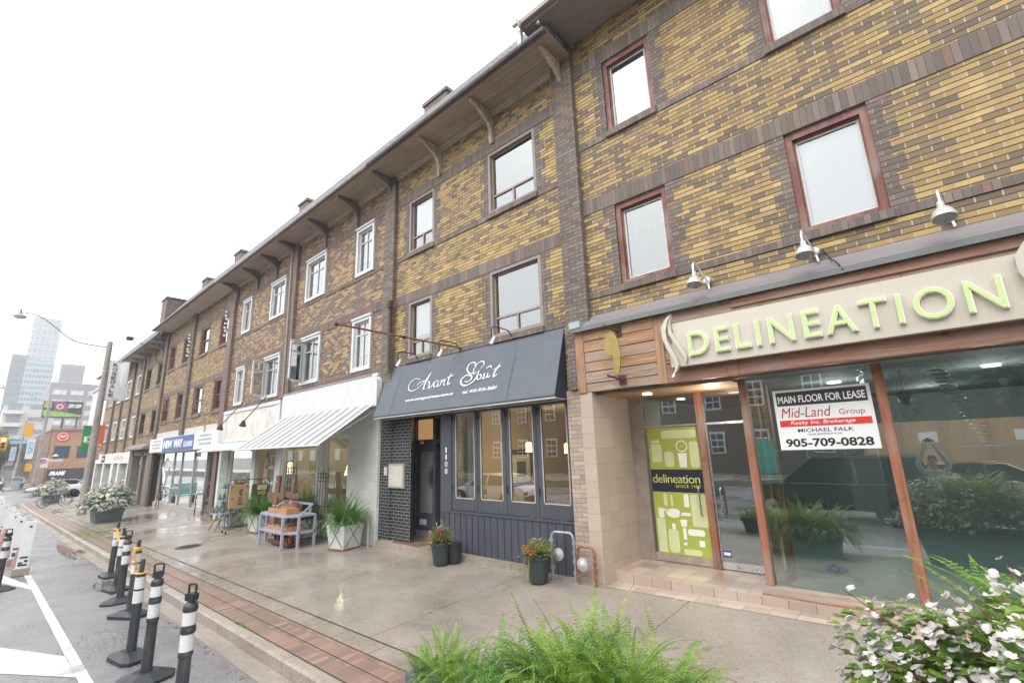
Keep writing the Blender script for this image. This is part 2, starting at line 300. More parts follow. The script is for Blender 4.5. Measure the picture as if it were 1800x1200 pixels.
WHITE = M('white_paint', (0.58, 0.59, 0.59), 0.45, var=0.05, scale=3)
WHITE_OLD = M('weathered_white_paint', (0.66, 0.66, 0.64), 0.55, var=0.08, scale=4, dirt=(0.4, 0.37, 0.33, 0.5))
GREENWHITE = M('pale_green_white_paint', (0.60, 0.65, 0.63), 0.5, var=0.06, scale=5, dirt=(0.45, 0.47, 0.44, 0.5))
CREAM = M('cream_trim_paint', (0.48, 0.42, 0.32), 0.6, var=0.12, scale=4, dirt=(0.25, 0.21, 0.16, 0.6))
PALE_SOF = M('pale_soffit_paint', (0.52, 0.47, 0.41), 0.7, var=0.08, scale=2)
SIGN_CREAM = M('brushed_cream_metal', (0.54, 0.50, 0.42), 0.35, metal=0.2, var=0.06, scale=3, stretch=(30, 30, 1), bump=0.05)
GREY_FLASH = M('grey_sheet_metal', (0.23, 0.21, 0.22), 0.42, metal=0.15, var=0.1, scale=2, stretch=(1, 1, 6))
GREY_FLASH2 = M('dark_grey_sheet_metal', (0.15, 0.16, 0.16), 0.4, metal=0.15, var=0.1, scale=2)
GREY_FR = M('grey_brown_frame', (0.26, 0.22, 0.20), 0.5, var=0.06)
BROWN_FR = M('tan_metal_frame', (0.30, 0.225, 0.18), 0.45, var=0.06)
CHAR = M('charcoal_paint', (0.062, 0.066, 0.085), 0.42, var=0.12, scale=3, dirt=(0.10, 0.105, 0.12, 0.4))
CHAR_V = M('charcoal_boards', (0.058, 0.063, 0.083), 0.5, var=0.15, scale=2.5, stretch=(6, 6, 0.5), dirt=(0.11, 0.115, 0.13, 0.35))
BLACKP = M('black_paint', (0.012, 0.012, 0.013), 0.4, var=0.2)
AWNING = M('slate_blue_awning_fabric', (0.112, 0.128, 0.152), 0.75, var=0.06, scale=1.5, bump=0.1)
AWNING_D = M('dark_blue_awning_fabric', (0.022, 0.026, 0.04), 0.8, var=0.1)
STEEL = M('brushed_steel', (0.55, 0.55, 0.55), 0.28, metal=0.9, var=0.06)
ALU = M('satin_aluminium', (0.66, 0.66, 0.66), 0.32, metal=0.7, var=0.05)
GALV = M('galvanised_pipe', (0.36, 0.38, 0.41), 0.45, metal=0.5, var=0.15, scale=14, dirt=(0.22, 0.2, 0.18, 0.5))
RUST = M('rusty_iron', (0.20, 0.085, 0.045), 0.8, var=0.35, scale=18, dirt=(0.30, 0.2, 0.14, 0.8), bump=0.4)
RUSTD = M('dark_rusty_iron', (0.085, 0.04, 0.028), 0.75, var=0.35, scale=10, bump=0.3)
PEELED = M('peeling_pipe_paint', (0.42, 0.41, 0.38), 0.7, var=0.15, scale=18, dirt=(0.18, 0.09, 0.05, 0.95), bump=0.3)
RUBBER = M('black_rubber', (0.022, 0.026, 0.03), 0.5, var=0.25, scale=12)
POST_BLK = M('charcoal_post_plastic', (0.032, 0.038, 0.045), 0.42, var=0.2, scale=9, dirt=(0.11, 0.11, 0.105, 0.7), stretch=(1, 1, .4))
REFL_W = M('white_reflective_band', (0.66, 0.66, 0.68), 0.4, var=0.06, scale=10, dirt=(0.36, 0.36, 0.35, 0.6))
YCHAIN = M('yellow_plastic_chain', (0.66, 0.38, 0.06), 0.45, var=0.08)
ROADWHITE = M('white_road_paint', (0.54, 0.53, 0.50), 0.45, var=0.12, scale=5, dirt=(0.27, 0.265, 0.26, 0.9), bump=0.15)
LIME = M('lime_poster_film', (0.37, 0.43, 0.075), 0.4, var=0.05, scale=3, bump=0)
LIME_P = M('pale_lime_print', (0.60, 0.66, 0.36), 0.4, var=0.05, scale=3, bump=0)
LIME_W = M('white_print', (0.80, 0.82, 0.74), 0.4, var=0.04, bump=0)
LIME_T = M('lime_lettering', (0.50, 0.63, 0.27), 0.4, var=0.03, bump=0)
NAVY = M('navy_film', (0.02, 0.022, 0.045), 0.35, var=0.1, bump=0)
WHITE_T = M('white_lettering', (0.82, 0.82, 0.82), 0.5, var=0.02, bump=0)
BLACK_T = M('black_lettering', (0.015, 0.014, 0.016), 0.5, var=0.05, bump=0)
RED_T = M('red_print', (0.62, 0.035, 0.025), 0.45, var=0.04, bump=0)
MAROON_T = M('maroon_print', (0.36, 0.03, 0.035), 0.45, var=0.04, bump=0)
BLUE_S = M('blue_sign_face', (0.035, 0.075, 0.32), 0.4, var=0.05, bump=0)
GREYTXT = M('faded_grey_print', (0.34, 0.36, 0.42), 0.5, var=0.05, bump=0)
GOLD = M('brushed_gold', (0.34, 0.255, 0.08), 0.38, metal=0.35, var=0.15, scale=12)
LAV = M('lavender_grey_paint', (0.33, 0.335, 0.42), 0.5, var=0.1, scale=8)
TERRA = M('pink_upholstery', (0.36, 0.15, 0.11), 0.85, var=0.15, scale=12)
CARPET = M('teal_grey_carpet', (0.40, 0.54, 0.52), 0.6, var=0.12, scale=2, bump=0.2)
ROOMWALL = M('pale_grey_plaster', (0.44, 0.48, 0.47), 0.8, var=0.06, scale=1.2)
ROOMDARK = M('dim_room_plaster', (0.10, 0.10, 0.10), 0.9)
WARMWALL = M('warm_tan_plaster', (0.46, 0.36, 0.26), 0.8, var=0.08, scale=1.5)
BLIND = M('white_blind_fabric', (0.74, 0.76, 0.77), 0.8, var=0.03, scale=1.5, bump=0.05)
CURTAIN = M('sheer_curtain', (0.62, 0.64, 0.66), 0.8, var=0.08, scale=3, stretch=(14, 14, 0.4))
MARBLE = None
def marble():
    t = NT('veined_marble'); P = t.pos(); n = t.noise(P, 1.4, 6, 0.65, 1.6); m = t.noise(t.scale(P, (1, 1, 0.45)), 2.3, 5, 0.6, 1.2)
    c = t.ramp(n, [(0.3, (0.50, 0.40, 0.33)), (0.46, (0.60, 0.55, 0.49)), (0.6, (0.66, 0.64, 0.60))])
    c = t.mix(t.mapr(m, 0.52, 0.64, 0, 0.6), c, (0.44, 0.44, 0.43)); t.base(c); t.rough(0.35); return t.mat
MARBLE = marble()
def stripes():
    t = NT('grey_striped_canvas'); P = t.pos(); x, y, z = t.xyz(P)
    f = t.math('FRACT', t.math('DIVIDE', t.math('ADD', x, 30.0), 0.48)); k = t.math('LESS_THAN', f, 0.42)
    d = t.noise(P, 2.5, 4); c = t.mix(k, (0.46, 0.455, 0.43), (0.20, 0.22, 0.23)); c = t.mix(0.5, c, t.ramp(d, [(0.3, 0.85), (0.7, 1.1)]), 'MULTIPLY')
    t.base(c); t.rough(0.8); return t.mat
STRIPES = stripes()
def tower_glass(name, wall, pane, H=3.0, L=1.6, fv_=0.45, fu_=0.12):
    t = NT(name); P = t.pos(); x, y, z = t.xyz(P); u = t.math('ADD', x, y)
    a = t.math('GREATER_THAN', t.math('FRACT', t.math('DIVIDE', z, H)), fv_); b = t.math('GREATER_THAN', t.math('FRACT', t.math('DIVIDE', u, L)), fu_)
    k = t.math('MULTIPLY', a, b); r = t.white(t.comb(t.math('FLOOR', t.math('DIVIDE', u, L)), t.math('FLOOR', t.math('DIVIDE', z, H))))
    pc = t.mix(r, pane, tuple(min(1, q*1.7) for q in pane)); t.base(t.mix(k, wall, pc)); t.rough(t.mix(k, (0.7,)*3, (0.15,)*3)); return t.mat

# ------------------------------------------------------------------ geometry helpers
SEPARATE = set('fascia_post shop_post standoff stall_riser window_frame ceiling_light band louvre balcony_edge post hinge coupling hook black_bracket foot_bar curtain shop_wall dining_wall steel_support downspout wall_cable front_frame kick_plate latch window_band peeling_boards rear_wall floor_slab entry_wall rust_wire rusty_wire shop_fascia mirror bumper transom_pane scrolls stud bulb black_print white_shopfront notice glass_jars tier jars contents'.split())
class MB:
    def __init__(s): s.v = []; s.f = []; s.m = []; s.mi = 0
    def add(s, vs, fs):
        o = len(s.v); s.v += [tuple(p) for p in vs]
        for f in fs: s.f.append(tuple(i+o for i in f)); s.m.append(s.mi)
        return s
    def box(s, x0, x1, y0, y1, z0, z1):
        v = [(x, y, z) for z in (z0, z1) for y in (y0, y1) for x in (x0, x1)]
        return s.add(v, [(0, 2, 3, 1), (4, 5, 7, 6), (0, 1, 5, 4), (2, 6, 7, 3), (0, 4, 6, 2), (1, 3, 7, 5)])
    def obox(s, c, size, rot=None):
        hx, hy, hz = size[0]/2, size[1]/2, size[2]/2
        v = [Vector((x, y, z)) for z in (-hz, hz) for y in (-hy, hy) for x in (-hx, hx)]
        if rot: v = [rot @ p for p in v]
        v = [p + Vector(c) for p in v]
        return s.add(v, [(0, 2, 3, 1), (4, 5, 7, 6), (0, 1, 5, 4), (2, 6, 7, 3), (0, 4, 6, 2), (1, 3, 7, 5)])
    def hexa(s, b, t):
        return s.add(list(b)+list(t), [(3, 2, 1, 0), (4, 5, 6, 7), (0, 1, 5, 4), (1, 2, 6, 5), (2, 3, 7, 6), (3, 0, 4, 7)])
    def quad(s, *p): return s.add(p, [tuple(range(len(p)))])
    def tube(s, pts, r, n=8, cap=True):
        P = [Vector(p) for p in pts]; m = len(P)
        rr = r if hasattr(r, '__len__') else [r]*m
        vs = []; prev = None
        for i, p in enumerate(P):
            d = (P[min(i+1, m-1)] - P[max(i-1, 0)])
            if d.length < 1e-9: d = Vector((0, 0, 1))
            d.normalize()
            if prev is None:
                a = Vector((0, 0, 1)) if abs(d.z) < 0.9 else Vector((1, 0, 0)); u = d.cross(a).normalized()
            else:
                u = (prev - d*prev.dot(d))
                if u.length < 1e-6: u = d.cross(Vector((0, 0, 1)))
                u.normalize()
            prev = u; w = d.cross(u)
            for k in range(n):
                a = 2*math.pi*k/n; vs.append(p + (u*math.cos(a) + w*math.sin(a))*rr[i])
        fs = []
        for i in range(m-1):
            for k in range(n):
                a = i*n+k; b = i*n+(k+1) % n; fs.append((a, b, b+n, a+n))
        if cap: fs += [tuple(reversed(range(n))), tuple(range((m-1)*n, m*n))]
        return s.add(vs, fs)
    def lathe(s, prof, c=(0, 0, 0), n=16, rot=None, sx=1, sy=1):
        vs = []; m = len(prof)
        for r, z in prof:
            for k in range(n):
                a = 2*math.pi*k/n; p = Vector((r*math.cos(a)*sx, r*math.sin(a)*sy, z)); vs.append((rot @ p if rot else p) + Vector(c))
        fs = []
        for i in range(m-1):
            for k in range(n):
                a = i*n+k; b = i*n+(k+1) % n; fs.append((a, b, b+n, a+n))
        if prof[0][0] > 1e-4: fs.append(tuple(reversed(range(n))))
        if prof[-1][0] > 1e-4: fs.append(tuple(range((m-1)*n, m*n)))
        return s.add(vs, fs)
    def prism(s, o, y0, y1, plane='xz'):
        n = len(o)
        mk = (lambda a, b, y: (a, y, b)) if plane == 'xz' else ((lambda a, b, y: (y, a, b)) if plane == 'yz' else (lambda a, b, y: (a, b, y)))
        vs = [mk(a, b, y0) for a, b in o] + [mk(a, b, y1) for a, b in o]
        fs = [tuple(range(n)), tuple(reversed(range(n, 2*n)))] + [(i, i+n, (i+1) % n + n, (i+1) % n) for i in range(n)]
        return s.add(vs, fs)
    def ribbon(s, pts, hw, mp, n_sub=6):
        """calligraphic stroke in a plane: pts 2d, hw(t, dir)->half width, mp(x,y)->3d"""
        P = [Vector((p[0], p[1])) for p in pts]; C = []
        for i in range(len(P)-1):
            p0 = P[max(i-1, 0)]; p1 = P[i]; p2 = P[i+1]; p3 = P[min(i+2, len(P)-1)]
            for k in range(n_sub):
                t = k/n_sub; C.append(0.5*((2*p1) + (p2-p0)*t + (2*p0-5*p1+4*p2-p3)*t*t + (3*p1-p0-3*p2+p3)*t**3))
        C.append(P[-1]); vs = []; m = len(C)
        for i, c in enumerate(C):
            d = (C[min(i+1, m-1)]-C[max(i-1, 0)]); d = d.normalized() if d.length > 1e-9 else Vector((1, 0)); nrm = Vector((-d.y, d.x)); h = hw(i/(m-1), d)
            vs += [mp(*(c+nrm*h)), mp(*(c-nrm*h))]
        return s.add(vs, [(2*i, 2*i+1, 2*i+3, 2*i+2) for i in range(m-1)])
    def pieces(s):
        p = list(range(len(s.v)))
        def find(i):
            while p[i] != i: p[i] = p[p[i]]; i = p[i]
            return i
        for f in s.f:
            a = find(f[0])
            for i in f[1:]: p[find(i)] = a
        out = {}
        for f, m in zip(s.f, s.m):
            q = out.setdefault(find(f[0]), (MB(), {}))
            for i in f:
                if i not in q[1]: q[1][i] = len(q[0].v); q[0].v.append(s.v[i])
            q[0].f.append(tuple(q[1][i] for i in f)); q[0].m.append(m)
        return [q[0] for q in out.values()]
    def build(s, name, mats, parent=None, smooth=False, bevel=0.0, recalc=True):
        if name in SEPARATE and parent is not None:
            ps = s.pieces()
            if 1 < len(ps) <= 60:
                for q in ps: o = q.build_one(name, mats, parent, smooth, bevel, recalc)
                return o
        return s.build_one(name, mats, parent, smooth, bevel, recalc)
    def build_one(s, name, mats, parent=None, smooth=False, bevel=0.0, recalc=True):
        me = bpy.data.meshes.new(name); off = wloc(parent)
        me.from_pydata([(a-off.x, b-off.y, c-off.z) for a, b, c in s.v], [], s.f)
        if not isinstance(mats, (list, tuple)): mats = [mats]
        for m in mats: me.materials.append(m)
        for p, i in zip(me.polygons, s.m): p.material_index = i
        if recalc:
            import bmesh
            bm = bmesh.new(); bm.from_mesh(me); bmesh.ops.recalc_face_normals(bm, faces=bm.faces[:])
            if bevel > 0:
                eds = [e for e in bm.edges if len(e.link_faces) == 2 and e.calc_face_angle(0) > 0.6]
                try: bmesh.ops.bevel(bm, geom=eds, offset=bevel, segments=2, affect='EDGES', clamp_overlap=True)
                except Exception: pass
            bm.to_mesh(me); bm.free()
        if smooth:
            for p in me.polygons: p.use_smooth = True
            try: me.set_sharp_from_angle(angle=R(40))
            except Exception: pass
        me.update()
        o = bpy.data.objects.new(name, me); COL.objects.link(o)
        if parent: o.parent = parent
        return o

def wloc(o):
    v = Vector((0, 0, 0))
    while o is not None: v += o.location; o = o.parent
    return v
def tag(o, label, cat, group=None, kind=None):
    o['label'] = label; o['category'] = cat
    if group: o['group'] = group
    if kind: o['kind'] = kind
    return o
def thing(name, label, cat, loc=(0, 0, 0), group=None):
    o = bpy.data.objects.new(name, None); COL.objects.link(o); o.location = loc; o.empty_display_size = 0.2
    return tag(o, label, cat, group)
def struct(name, mb, m, **k):
    o = mb.build(name, m, None, **k); o['kind'] = 'structure'; return o
def copy_tree(o, loc=None, rz=None, label=None):
    c = o.copy(); COL.objects.link(c)
    if loc is not None: c.location = loc
    if rz is not None: c.rotation_euler = (0, 0, rz)
    if label: c['label'] = label
    for a in list(o.children):
        ca = a.copy(); COL.objects.link(ca); ca.parent = c
        for b in list(a.children):
            cb = b.copy(); COL.objects.link(cb); cb.parent = ca
    return c

_tc = {}
def text_pts(s, shear=0.0, bold=0.0, extrude=0.0, spacing=1.0):
    key = (s, shear, bold, extrude, spacing)
    if key not in _tc:
        cu = bpy.data.curves.new('t', 'FONT'); cu.body = s; cu.shear = shear; cu.offset = bold; cu.extrude = extrude; cu.space_character = spacing; cu.resolution_u = 4
        ob = bpy.data.objects.new('t', cu); COL.objects.link(ob)
        me = bpy.data.meshes.new_from_object(ob); vs = [v.co.copy() for v in me.vertices]; fs = [tuple(p.vertices) for p in me.polygons]
        bpy.data.objects.remove(ob); bpy.data.curves.remove(cu); bpy.data.meshes.remove(me)
        x0 = min(v.x for v in vs); x1 = max(v.x for v in vs); y0 = min(v.y for v in vs); y1 = max(v.y for v in vs)
        _tc[key] = (vs, fs, x0, x1, y0, y1)
    return _tc[key]
def put_text(mb, s, u0, u1, v0, v1, mp, **k):
    """fit the string into the box u0..u1, v0..v1 of a plane; mp(u, v, w) -> point"""
    vs, fs, x0, x1, y0, y1 = text_pts(s, **k)
    q = [mp(u0 + (p.x-x0)/(x1-x0)*(u1-u0), v0 + (p.y-y0)/(y1-y0)*(v1-v0), p.z) for p in vs]
    mb.add(q, fs)
def wallp(y, dz=0.0): return lambda u, v, w: (u, y - w, v)

def lerp(a, b, t): return a + (b-a)*t
def spline(P, n=6):
    P = [Vector(p) for p in P]; C = []
    for i in range(len(P)-1):
        p0 = P[max(i-1, 0)]; p1 = P[i]; p2 = P[i+1]; p3 = P[min(i+2, len(P)-1)]
        for k in range(n):
            t = k/n; C.append(0.5*((2*p1) + (p2-p0)*t + (2*p0-5*p1+4*p2-p3)*t*t + (3*p1-p0-3*p2+p3)*t**3))
    C.append(P[-1]); return C

# ------------------------------------------------------------------ ground, road, kerb, pavement
XS = [22, 14, 8, 4, 2, 0, -2, -4, -6, -8, -10, -13, -16, -20, -25, -30, -36, -45, -54]
def strip(name, mat, ya, yb, za, zb, xs, **k):
    mb = MB(); n = len(xs)
    vs = [(x, ya, za(x)) for x in xs] + [(x, yb, zb(x)) for x in xs]
    mb.add(vs, [(i, i+1, n+i+1, n+i) for i in range(n-1)]); return struct(name, mb, mat, recalc=False)
g = MB(); g.quad((-1500, -1500, -1.2), (1500, -1500, -1.2), (1500, 1500, -1.2), (-1500, 1500, -1.2))
struct('ground', g, M('distant_ground', (0.16, 0.155, 0.15), 0.9), recalc=False)
strip('road', ASPHALT, -4.395, -18.5, ROAD, ROAD, [22, 14, 8, 4, 0, -4, -8, -12, -16, -20, -30, -45, -80, -140, -420])
strip('cross_street', ASPHALT, 60, -4.395, lambda x: ROAD(x), lambda x: ROAD(x), [-54.4, -60, -70, -82])
strip('gutter', GUTTERM, -4.165, -4.40, lambda x: ROAD(x)+0.006, lambda x: ROAD(x)+0.004, XS)
kb = MB(); n = len(XS)
prof = [(-4.165, -0.3), (-4.160, 0.128), (-4.145, 0.146), (-4.125, 0.15), (-4.02, 0.151), (-4.02, -0.3)]
for x in XS: kb.v += [(x, a, ROAD(x)+b) for a, b in prof]
for i in range(n-1):
    for j in range(len(prof)-1): a = i*6+j; kb.f.append((a, a+1, a+7, a+6)); kb.m.append(0)
kb.f.append((0, 5, 4, 3, 2, 1)); kb.m.append(0)
struct('kerb', kb, KERBM)
def wk(y): return lambda x: WALK(x, y)
strip('brick_paving', B_paver, -3.535, -4.02, wk(-3.535), wk(-4.02), XS)
strip('paving_slabs', STRIPM, -3.26, -3.535, wk(-3.26), wk(-3.535), XS)
pv = MB(); n_ = len(XS)
for ya, yb in ((1.4, 0.0), (0.0, -3.26)): pv.add([(x, ya, WALK(x, ya)) for x in XS] + [(x, yb, WALK(x, yb)) for x in XS], [(i, i+1, n_+i+1, n_+i) for i in range(n_-1)])
struct('pavement', pv, SIDEWALK, recalc=False)
jm = MB()
for yy, w in ((-3.26, 0.012), (-3.535, 0.008), (-3.775, 0.006), (-4.02, 0.008)):
    vs = []
    for x in XS: vs += [(x, yy-w, WALK(x, yy-w)+0.004), (x, yy+w, WALK(x, yy+w)+0.004)]
    jm.add(vs, [(2*i, 2*i+1, 2*i+3, 2*i+2) for i in range(len(XS)-1)])
struct('pavement_joints', jm, M('joint_dirt', (0.055, 0.05, 0.035), 0.9, scale=20), recalc=False)
# road paint
pm = MB()
def rp(a, b, c, d, h=0.005):
    pm.quad(*[(p[0], p[1], ROAD(p[0])+h) for p in (a, b, c, d)])
for x0, x1 in zip([4, 0, -4, -8, -12, -16, -20, -30], [0, -4, -8, -12, -16, -20, -30, -45]):
    rp((x0, -5.555), (x1, -5.555), (x1, -5.665), (x0, -5.665))
rp((-8.9, -5.645), (-10.2, -6.2), (-9.0, -6.28), (-7.95, -5.665)); rp((-10.2, -6.2), (-13.2, -7.5), (-12.2, -7.6), (-9.0, -6.28))
rp((-15.2, -5.655), (-18, -6.1), (-16.4, -6.1), (-14.5, -5.655)); rp((-18, -6.1), (-22, -7.3), (-21.2, -7.4), (-16.4, -6.1))
rp((-2.2, -5.66), (-4.5, -6.9), (-3.6, -7.0), (-1.6, -5.67))
for k in range(6): rp((-63-k*1.6, -4.6), (-63.7-k*1.6, -4.6), (-63.7-k*1.6, -14), (-63-k*1.6, -14))
struct('road_markings', pm, ROADWHITE, recalc=False)
# opposite pavement
op = MB(); op.box(-140, 22, -24.5, -18.5, -1.1, 0.16); struct('opposite_pavement', op, SIDEWALK)
fp = MB(); fp.box(-140, -82.5, -4.165, 1.6, -1.1, -0.55); struct('far_pavement', fp, SIDEWALK)
# puddles and litter on the road by the kerb
def blob(cx, cy, rx, ry, n, seed, zf):
    rn = random.Random(seed); return [(cx+rx*math.cos(2*math.pi*k/n)*rn.uniform(.7, 1.15), cy+ry*math.sin(2*math.pi*k/n)*rn.uniform(.7, 1.15)) for k in range(n)]
t_ = NT('puddle_water'); t_.base((0.11, 0.108, 0.105)); t_.rough(0.03); t_.b.inputs['Specular IOR Level'].default_value = 0.8; PUDDLE = t_.mat
pu = MB()
for cx, cy, rx, ry, sd in ((-13.2, -4.62, 0.9, 0.2, 3), (-20.5, -4.6, 2.2, 0.14, 6)):
    o = blob(cx, cy, rx, ry, 22, sd, None); pu.add([(a, b, ROAD(a)+0.008) for a, b in o], [tuple(range(22))])
w_ = pu.build('puddle', PUDDLE, None, recalc=False); w_['kind'] = 'stuff'
lit = MB(); rn = random.Random(4); lit2 = None
for k in range(900):
    if k < 260: x = rn.gauss(-19.8, 0.3); y = -4.34 + rn.gauss(0, 0.05); h = abs(rn.gauss(0, 0.012))
    elif k < 640: x = rn.uniform(-24, -3); y = -4.43 + abs(rn.gauss(0, .05))*-1; h = 0.004
    else: x = rn.uniform(-24, -1); y = rn.uniform(-6.5, -3.6); h = 0.004
    z = (ROAD(x) if y < -4.17 else WALK(x, y)) + 0.008 + h
    s_ = rn.uniform(0.006, 0.03) if k < 640 else rn.uniform(0.004, 0.014); a = rn.uniform(0, 6.28); dx, dy = math.cos(a)*s_, math.sin(a)*s_; tl = rn.uniform(-.5, .5)*s_
    lit.mi = rn.choice((0, 0, 1, 2)); lit.quad((x-dx, y-dy, z), (x+dy*.5, y-dx*.5, z+tl), (x+dx, y+dy, z+.004), (x-dy*.5, y+dx*.5, z-tl*.2+.004))
o = lit.build('fallen_leaves', [M('brown_leaf', (0.24, 0.10, 0.04), 0.7), M('tan_leaf', (0.36, 0.24, 0.10), 0.7), M('dark_leaf', (0.09, 0.06, 0.03), 0.7)], None, recalc=False); o['kind'] = 'stuff'
gr = MB(); rn = random.Random(8)
for k in range(2600):
    q = rn.random()
    if q < .55: x = rn.gauss(-23.2, 1.3); y = rn.uniform(-4.1, -3.35)
    elif q < .7: x = rn.uniform(-14, -6.5); y = -3.26 + rn.gauss(0, .012)
    elif q < .8: x = rn.gauss(-7.6, .15) ; y = -4.02 + rn.gauss(0, .015)
    else: x = rn.uniform(-30, -14); y = rn.choice((-4.0, -3.3)) + rn.gauss(0, .03)
    h = rn.uniform(.012, .05) if q < .55 else rn.uniform(.008, .025); z = WALK(x, y); a = rn.uniform(0, 6.28); w = .004
    gr.quad((x-w*math.cos(a), y-w*math.sin(a), z), (x+w*math.cos(a), y+w*math.sin(a), z), (x+rn.gauss(0, .015), y+rn.gauss(0, .015), z+h))
o = gr.build('grass_tufts', F_FERN, None, recalc=False); o['kind'] = 'stuff'
mh = thing('manhole_cover', 'round iron manhole cover set in the wet pavement', 'manhole cover', (-15.83, -2.53, WALK(-15.83, -2.53)))
m = MB(); m.lathe([(0.0, .008), (0.28, .008), (0.285, 0.004), (0.36, 0.004), (0.36, -.02)], wloc(mh), 28); m.build('rim', M('cast_iron', (0.07, 0.062, 0.055), 0.45, metal=.4), mh)
m = MB()
for i in range(-4, 5):
    hw = math.sqrt(max(0, .26**2-(i*.056)**2)); c = wloc(mh); m.box(c.x+i*.056-.012, c.x+i*.056+.012, c.y-hw, c.y+hw, c.z+.008, c.z+.016)
m.build('lid', M('cast_iron2', (0.085, 0.075, 0.066), 0.4, metal=.4), mh)

# ------------------------------------------------------------------ building kit
def wall_holes(mb, x0, x1, z0, z1, holes, y0=0.0, y1=0.32):
    xs = sorted({x0, x1, *[h[0] for h in holes], *[h[1] for h in holes]}); zs = sorted({z0, z1, *[h[2] for h in holes], *[h[3] for h in holes]})
    for i in range(len(xs)-1):
        for j in range(len(zs)-1):
            cx = (xs[i]+xs[i+1])/2; cz = (zs[j]+zs[j+1])/2
            if any(h[0] < cx < h[1] and h[2] < cz < h[3] for h in holes): continue
            mb.quad((xs[i], y0, zs[j]), (xs[i+1], y0, zs[j]), (xs[i+1], y0, zs[j+1]), (xs[i], y0, zs[j+1]))
    for a, b, c, d in holes:
        mb.quad((a, y0, c), (a, y1, c), (a, y1, d), (a, y0, d)); mb.quad((b, y0, c), (b, y0, d), (b, y1, d), (b, y1, c))
        mb.quad((a, y0, d), (a, y1, d), (b, y1, d), (b, y0, d)); mb.quad((a, y0, c), (b, y0, c), (b, y1, c), (a, y1, c))

def window(b, x0, x1, z0, z1, style, blind=True, seed=0):
    """opening x0..x1, z0..z1 in a wall at y=0; returns the window part (its frame mesh)"""
    rn = random.Random(seed); f = MB(); W, H = x1-x0, z1-z0
    def fr(m, a, b_, c, d, t, ya, yb, tt=None):
        tt = tt or t
        m.box(a, a+t, ya, yb, c, d); m.box(b_-t, b_, ya, yb, c, d); m.box(a+t, b_-t, ya, yb, d-tt, d); m.box(a+t, b_-t, ya, yb, c, c+t)
    pane = MB(); bl = MB()
    if style == 'red':
        fr(f, x0, x1, z0, z1, 0.085, 0.03, 0.16, 0.11); fr(f, x0+.085, x1-.085, z0+.085, z1-.11, 0.022, 0.075, 0.155)
        mat = WOOD_W; a, c, d, e = x0+.107, x1-.107, z0+.107, z1-.132
        pane.quad((a, .13, d), (c, .13, d), (c, .13, e), (a, .13, e))
        w = f.build('window', mat, b); wf = MB(); fr(wf, a, c, d, e, 0.03, .105, .128); wf.build('sash', WHITE, w)
    elif style == 'grey':
        fr(f, x0, x1, z0, z1, 0.075, 0.0, 0.15); w = f.build('window', GREY_FR, b)
        s = MB(); a, c, d, e = x0+.075, x1-.075, z0+.075, z1-.075; fr(s, a, c, d, e, .035, .07, .12); mz = d+(e-d)*.27
        s.box(a+.035, c-.035, .07, .12, mz-.02, mz+.02); mx = (a+c)/2; s.box(mx-.02, mx+.02, .07, .12, d+.035, mz-.02); s.build('sash', BROWN_FR, w)
        pane.quad((a, .10, d), (c, .10, d), (c, .10, e), (a, .10, e))
    elif style == 'white':
        fr(f, x0, x1, z0, z1, 0.10, -0.05, 0.10); f.box(x0-.03, x1+.03, -.085, .0, z1-.01, z1+.045); w = f.build('window', WHITE, b)
        s = MB(); a, c, d, e = x0+.10, x1-.10, z0+.10, z1-.10; fr(s, a, c, d, e, .05, .03, .08); mx = (a+c)/2; tz = d+(e-d)*.72
        s.box(a+.05, c-.05, .035, .075, tz-.018, tz+.018); s.box(mx-.022, mx+.022, .035, .078, d+.05, e-.05); s.build('sash', WHITE, w)
        pane.quad((a, .06, d), (c, .06, d), (c, .06, e), (a, .06, e))
    elif style == 'double':   # double hung
        col = WOOD_W if blind != 'dark' else M('dark_brown_frame', (0.07, 0.055, 0.05), .5)
        fr(f, x0, x1, z0, z1, 0.09, 0.02, 0.16); w = f.build('window', col, b)
        s = MB(); a, c, d, e = x0+.09, x1-.09, z0+.09, z1-.09; mz = (d+e)/2; fr(s, a, c, mz-.02, e, .04, .06, .10); fr(s, a, c, d, mz+.02, .04, .10, .14); s.build('sash', col, w)
        pane.quad((a, .12, d), (c, .12, d), (c, .12, e), (a, .12, e))
    else:                     # plain white upright
        fr(f, x0, x1, z0, z1, 0.12, -0.02, 0.14); w = f.build('window', WHITE_OLD, b); a, c, d, e = x0+.12, x1-.12, z0+.12, z1-.12
        s = MB(); mz = (d+e)/2; s.box(a, c, .05, .11, mz-.03, mz+.03); s.build('sash', WHITE_OLD, w); pane.quad((a, .10, d), (c, .10, d), (c, .10, e), (a, .10, e))
    pane.build('pane', GLASS_UP, w, recalc=False)
    if blind and blind != 'dark':
        bot = d + (e-d)*rn.choice((0.0, 0.33, 0.0, 0.5)) if blind is True else d + (e-d)*blind
        n = 14; vs = []
        for i in range(n+1): xx = lerp(a-.02, c+.02, i/n); yy = .19 + .006*math.sin(i*2.3+seed); vs += [(xx, yy, bot), (xx, yy, e+.03)]
        bl.add(vs, [(2*i, 2*i+2, 2*i+3, 2*i+1) for i in range(n)]); bl.build('blind', BLIND if style in ('red', 'grey') else CURTAIN, w, recalc=False)
    return w

def quoins(mb, x0, x1, z0, z1, y=-0.006, step=0.2241, wa=0.235, wb=0.125):
    mb, mb2 = mb
    z = z0; k = 0
    while z < z1-.02:
        zt = min(z+step, z1); w = wa if k % 2 == 0 else wb
        mb.box(x0-w, x0, y, .02, z, zt-.0001); mb2.box(x1, x1+w, y, .02, z, zt-.0001); z = zt; k += 1

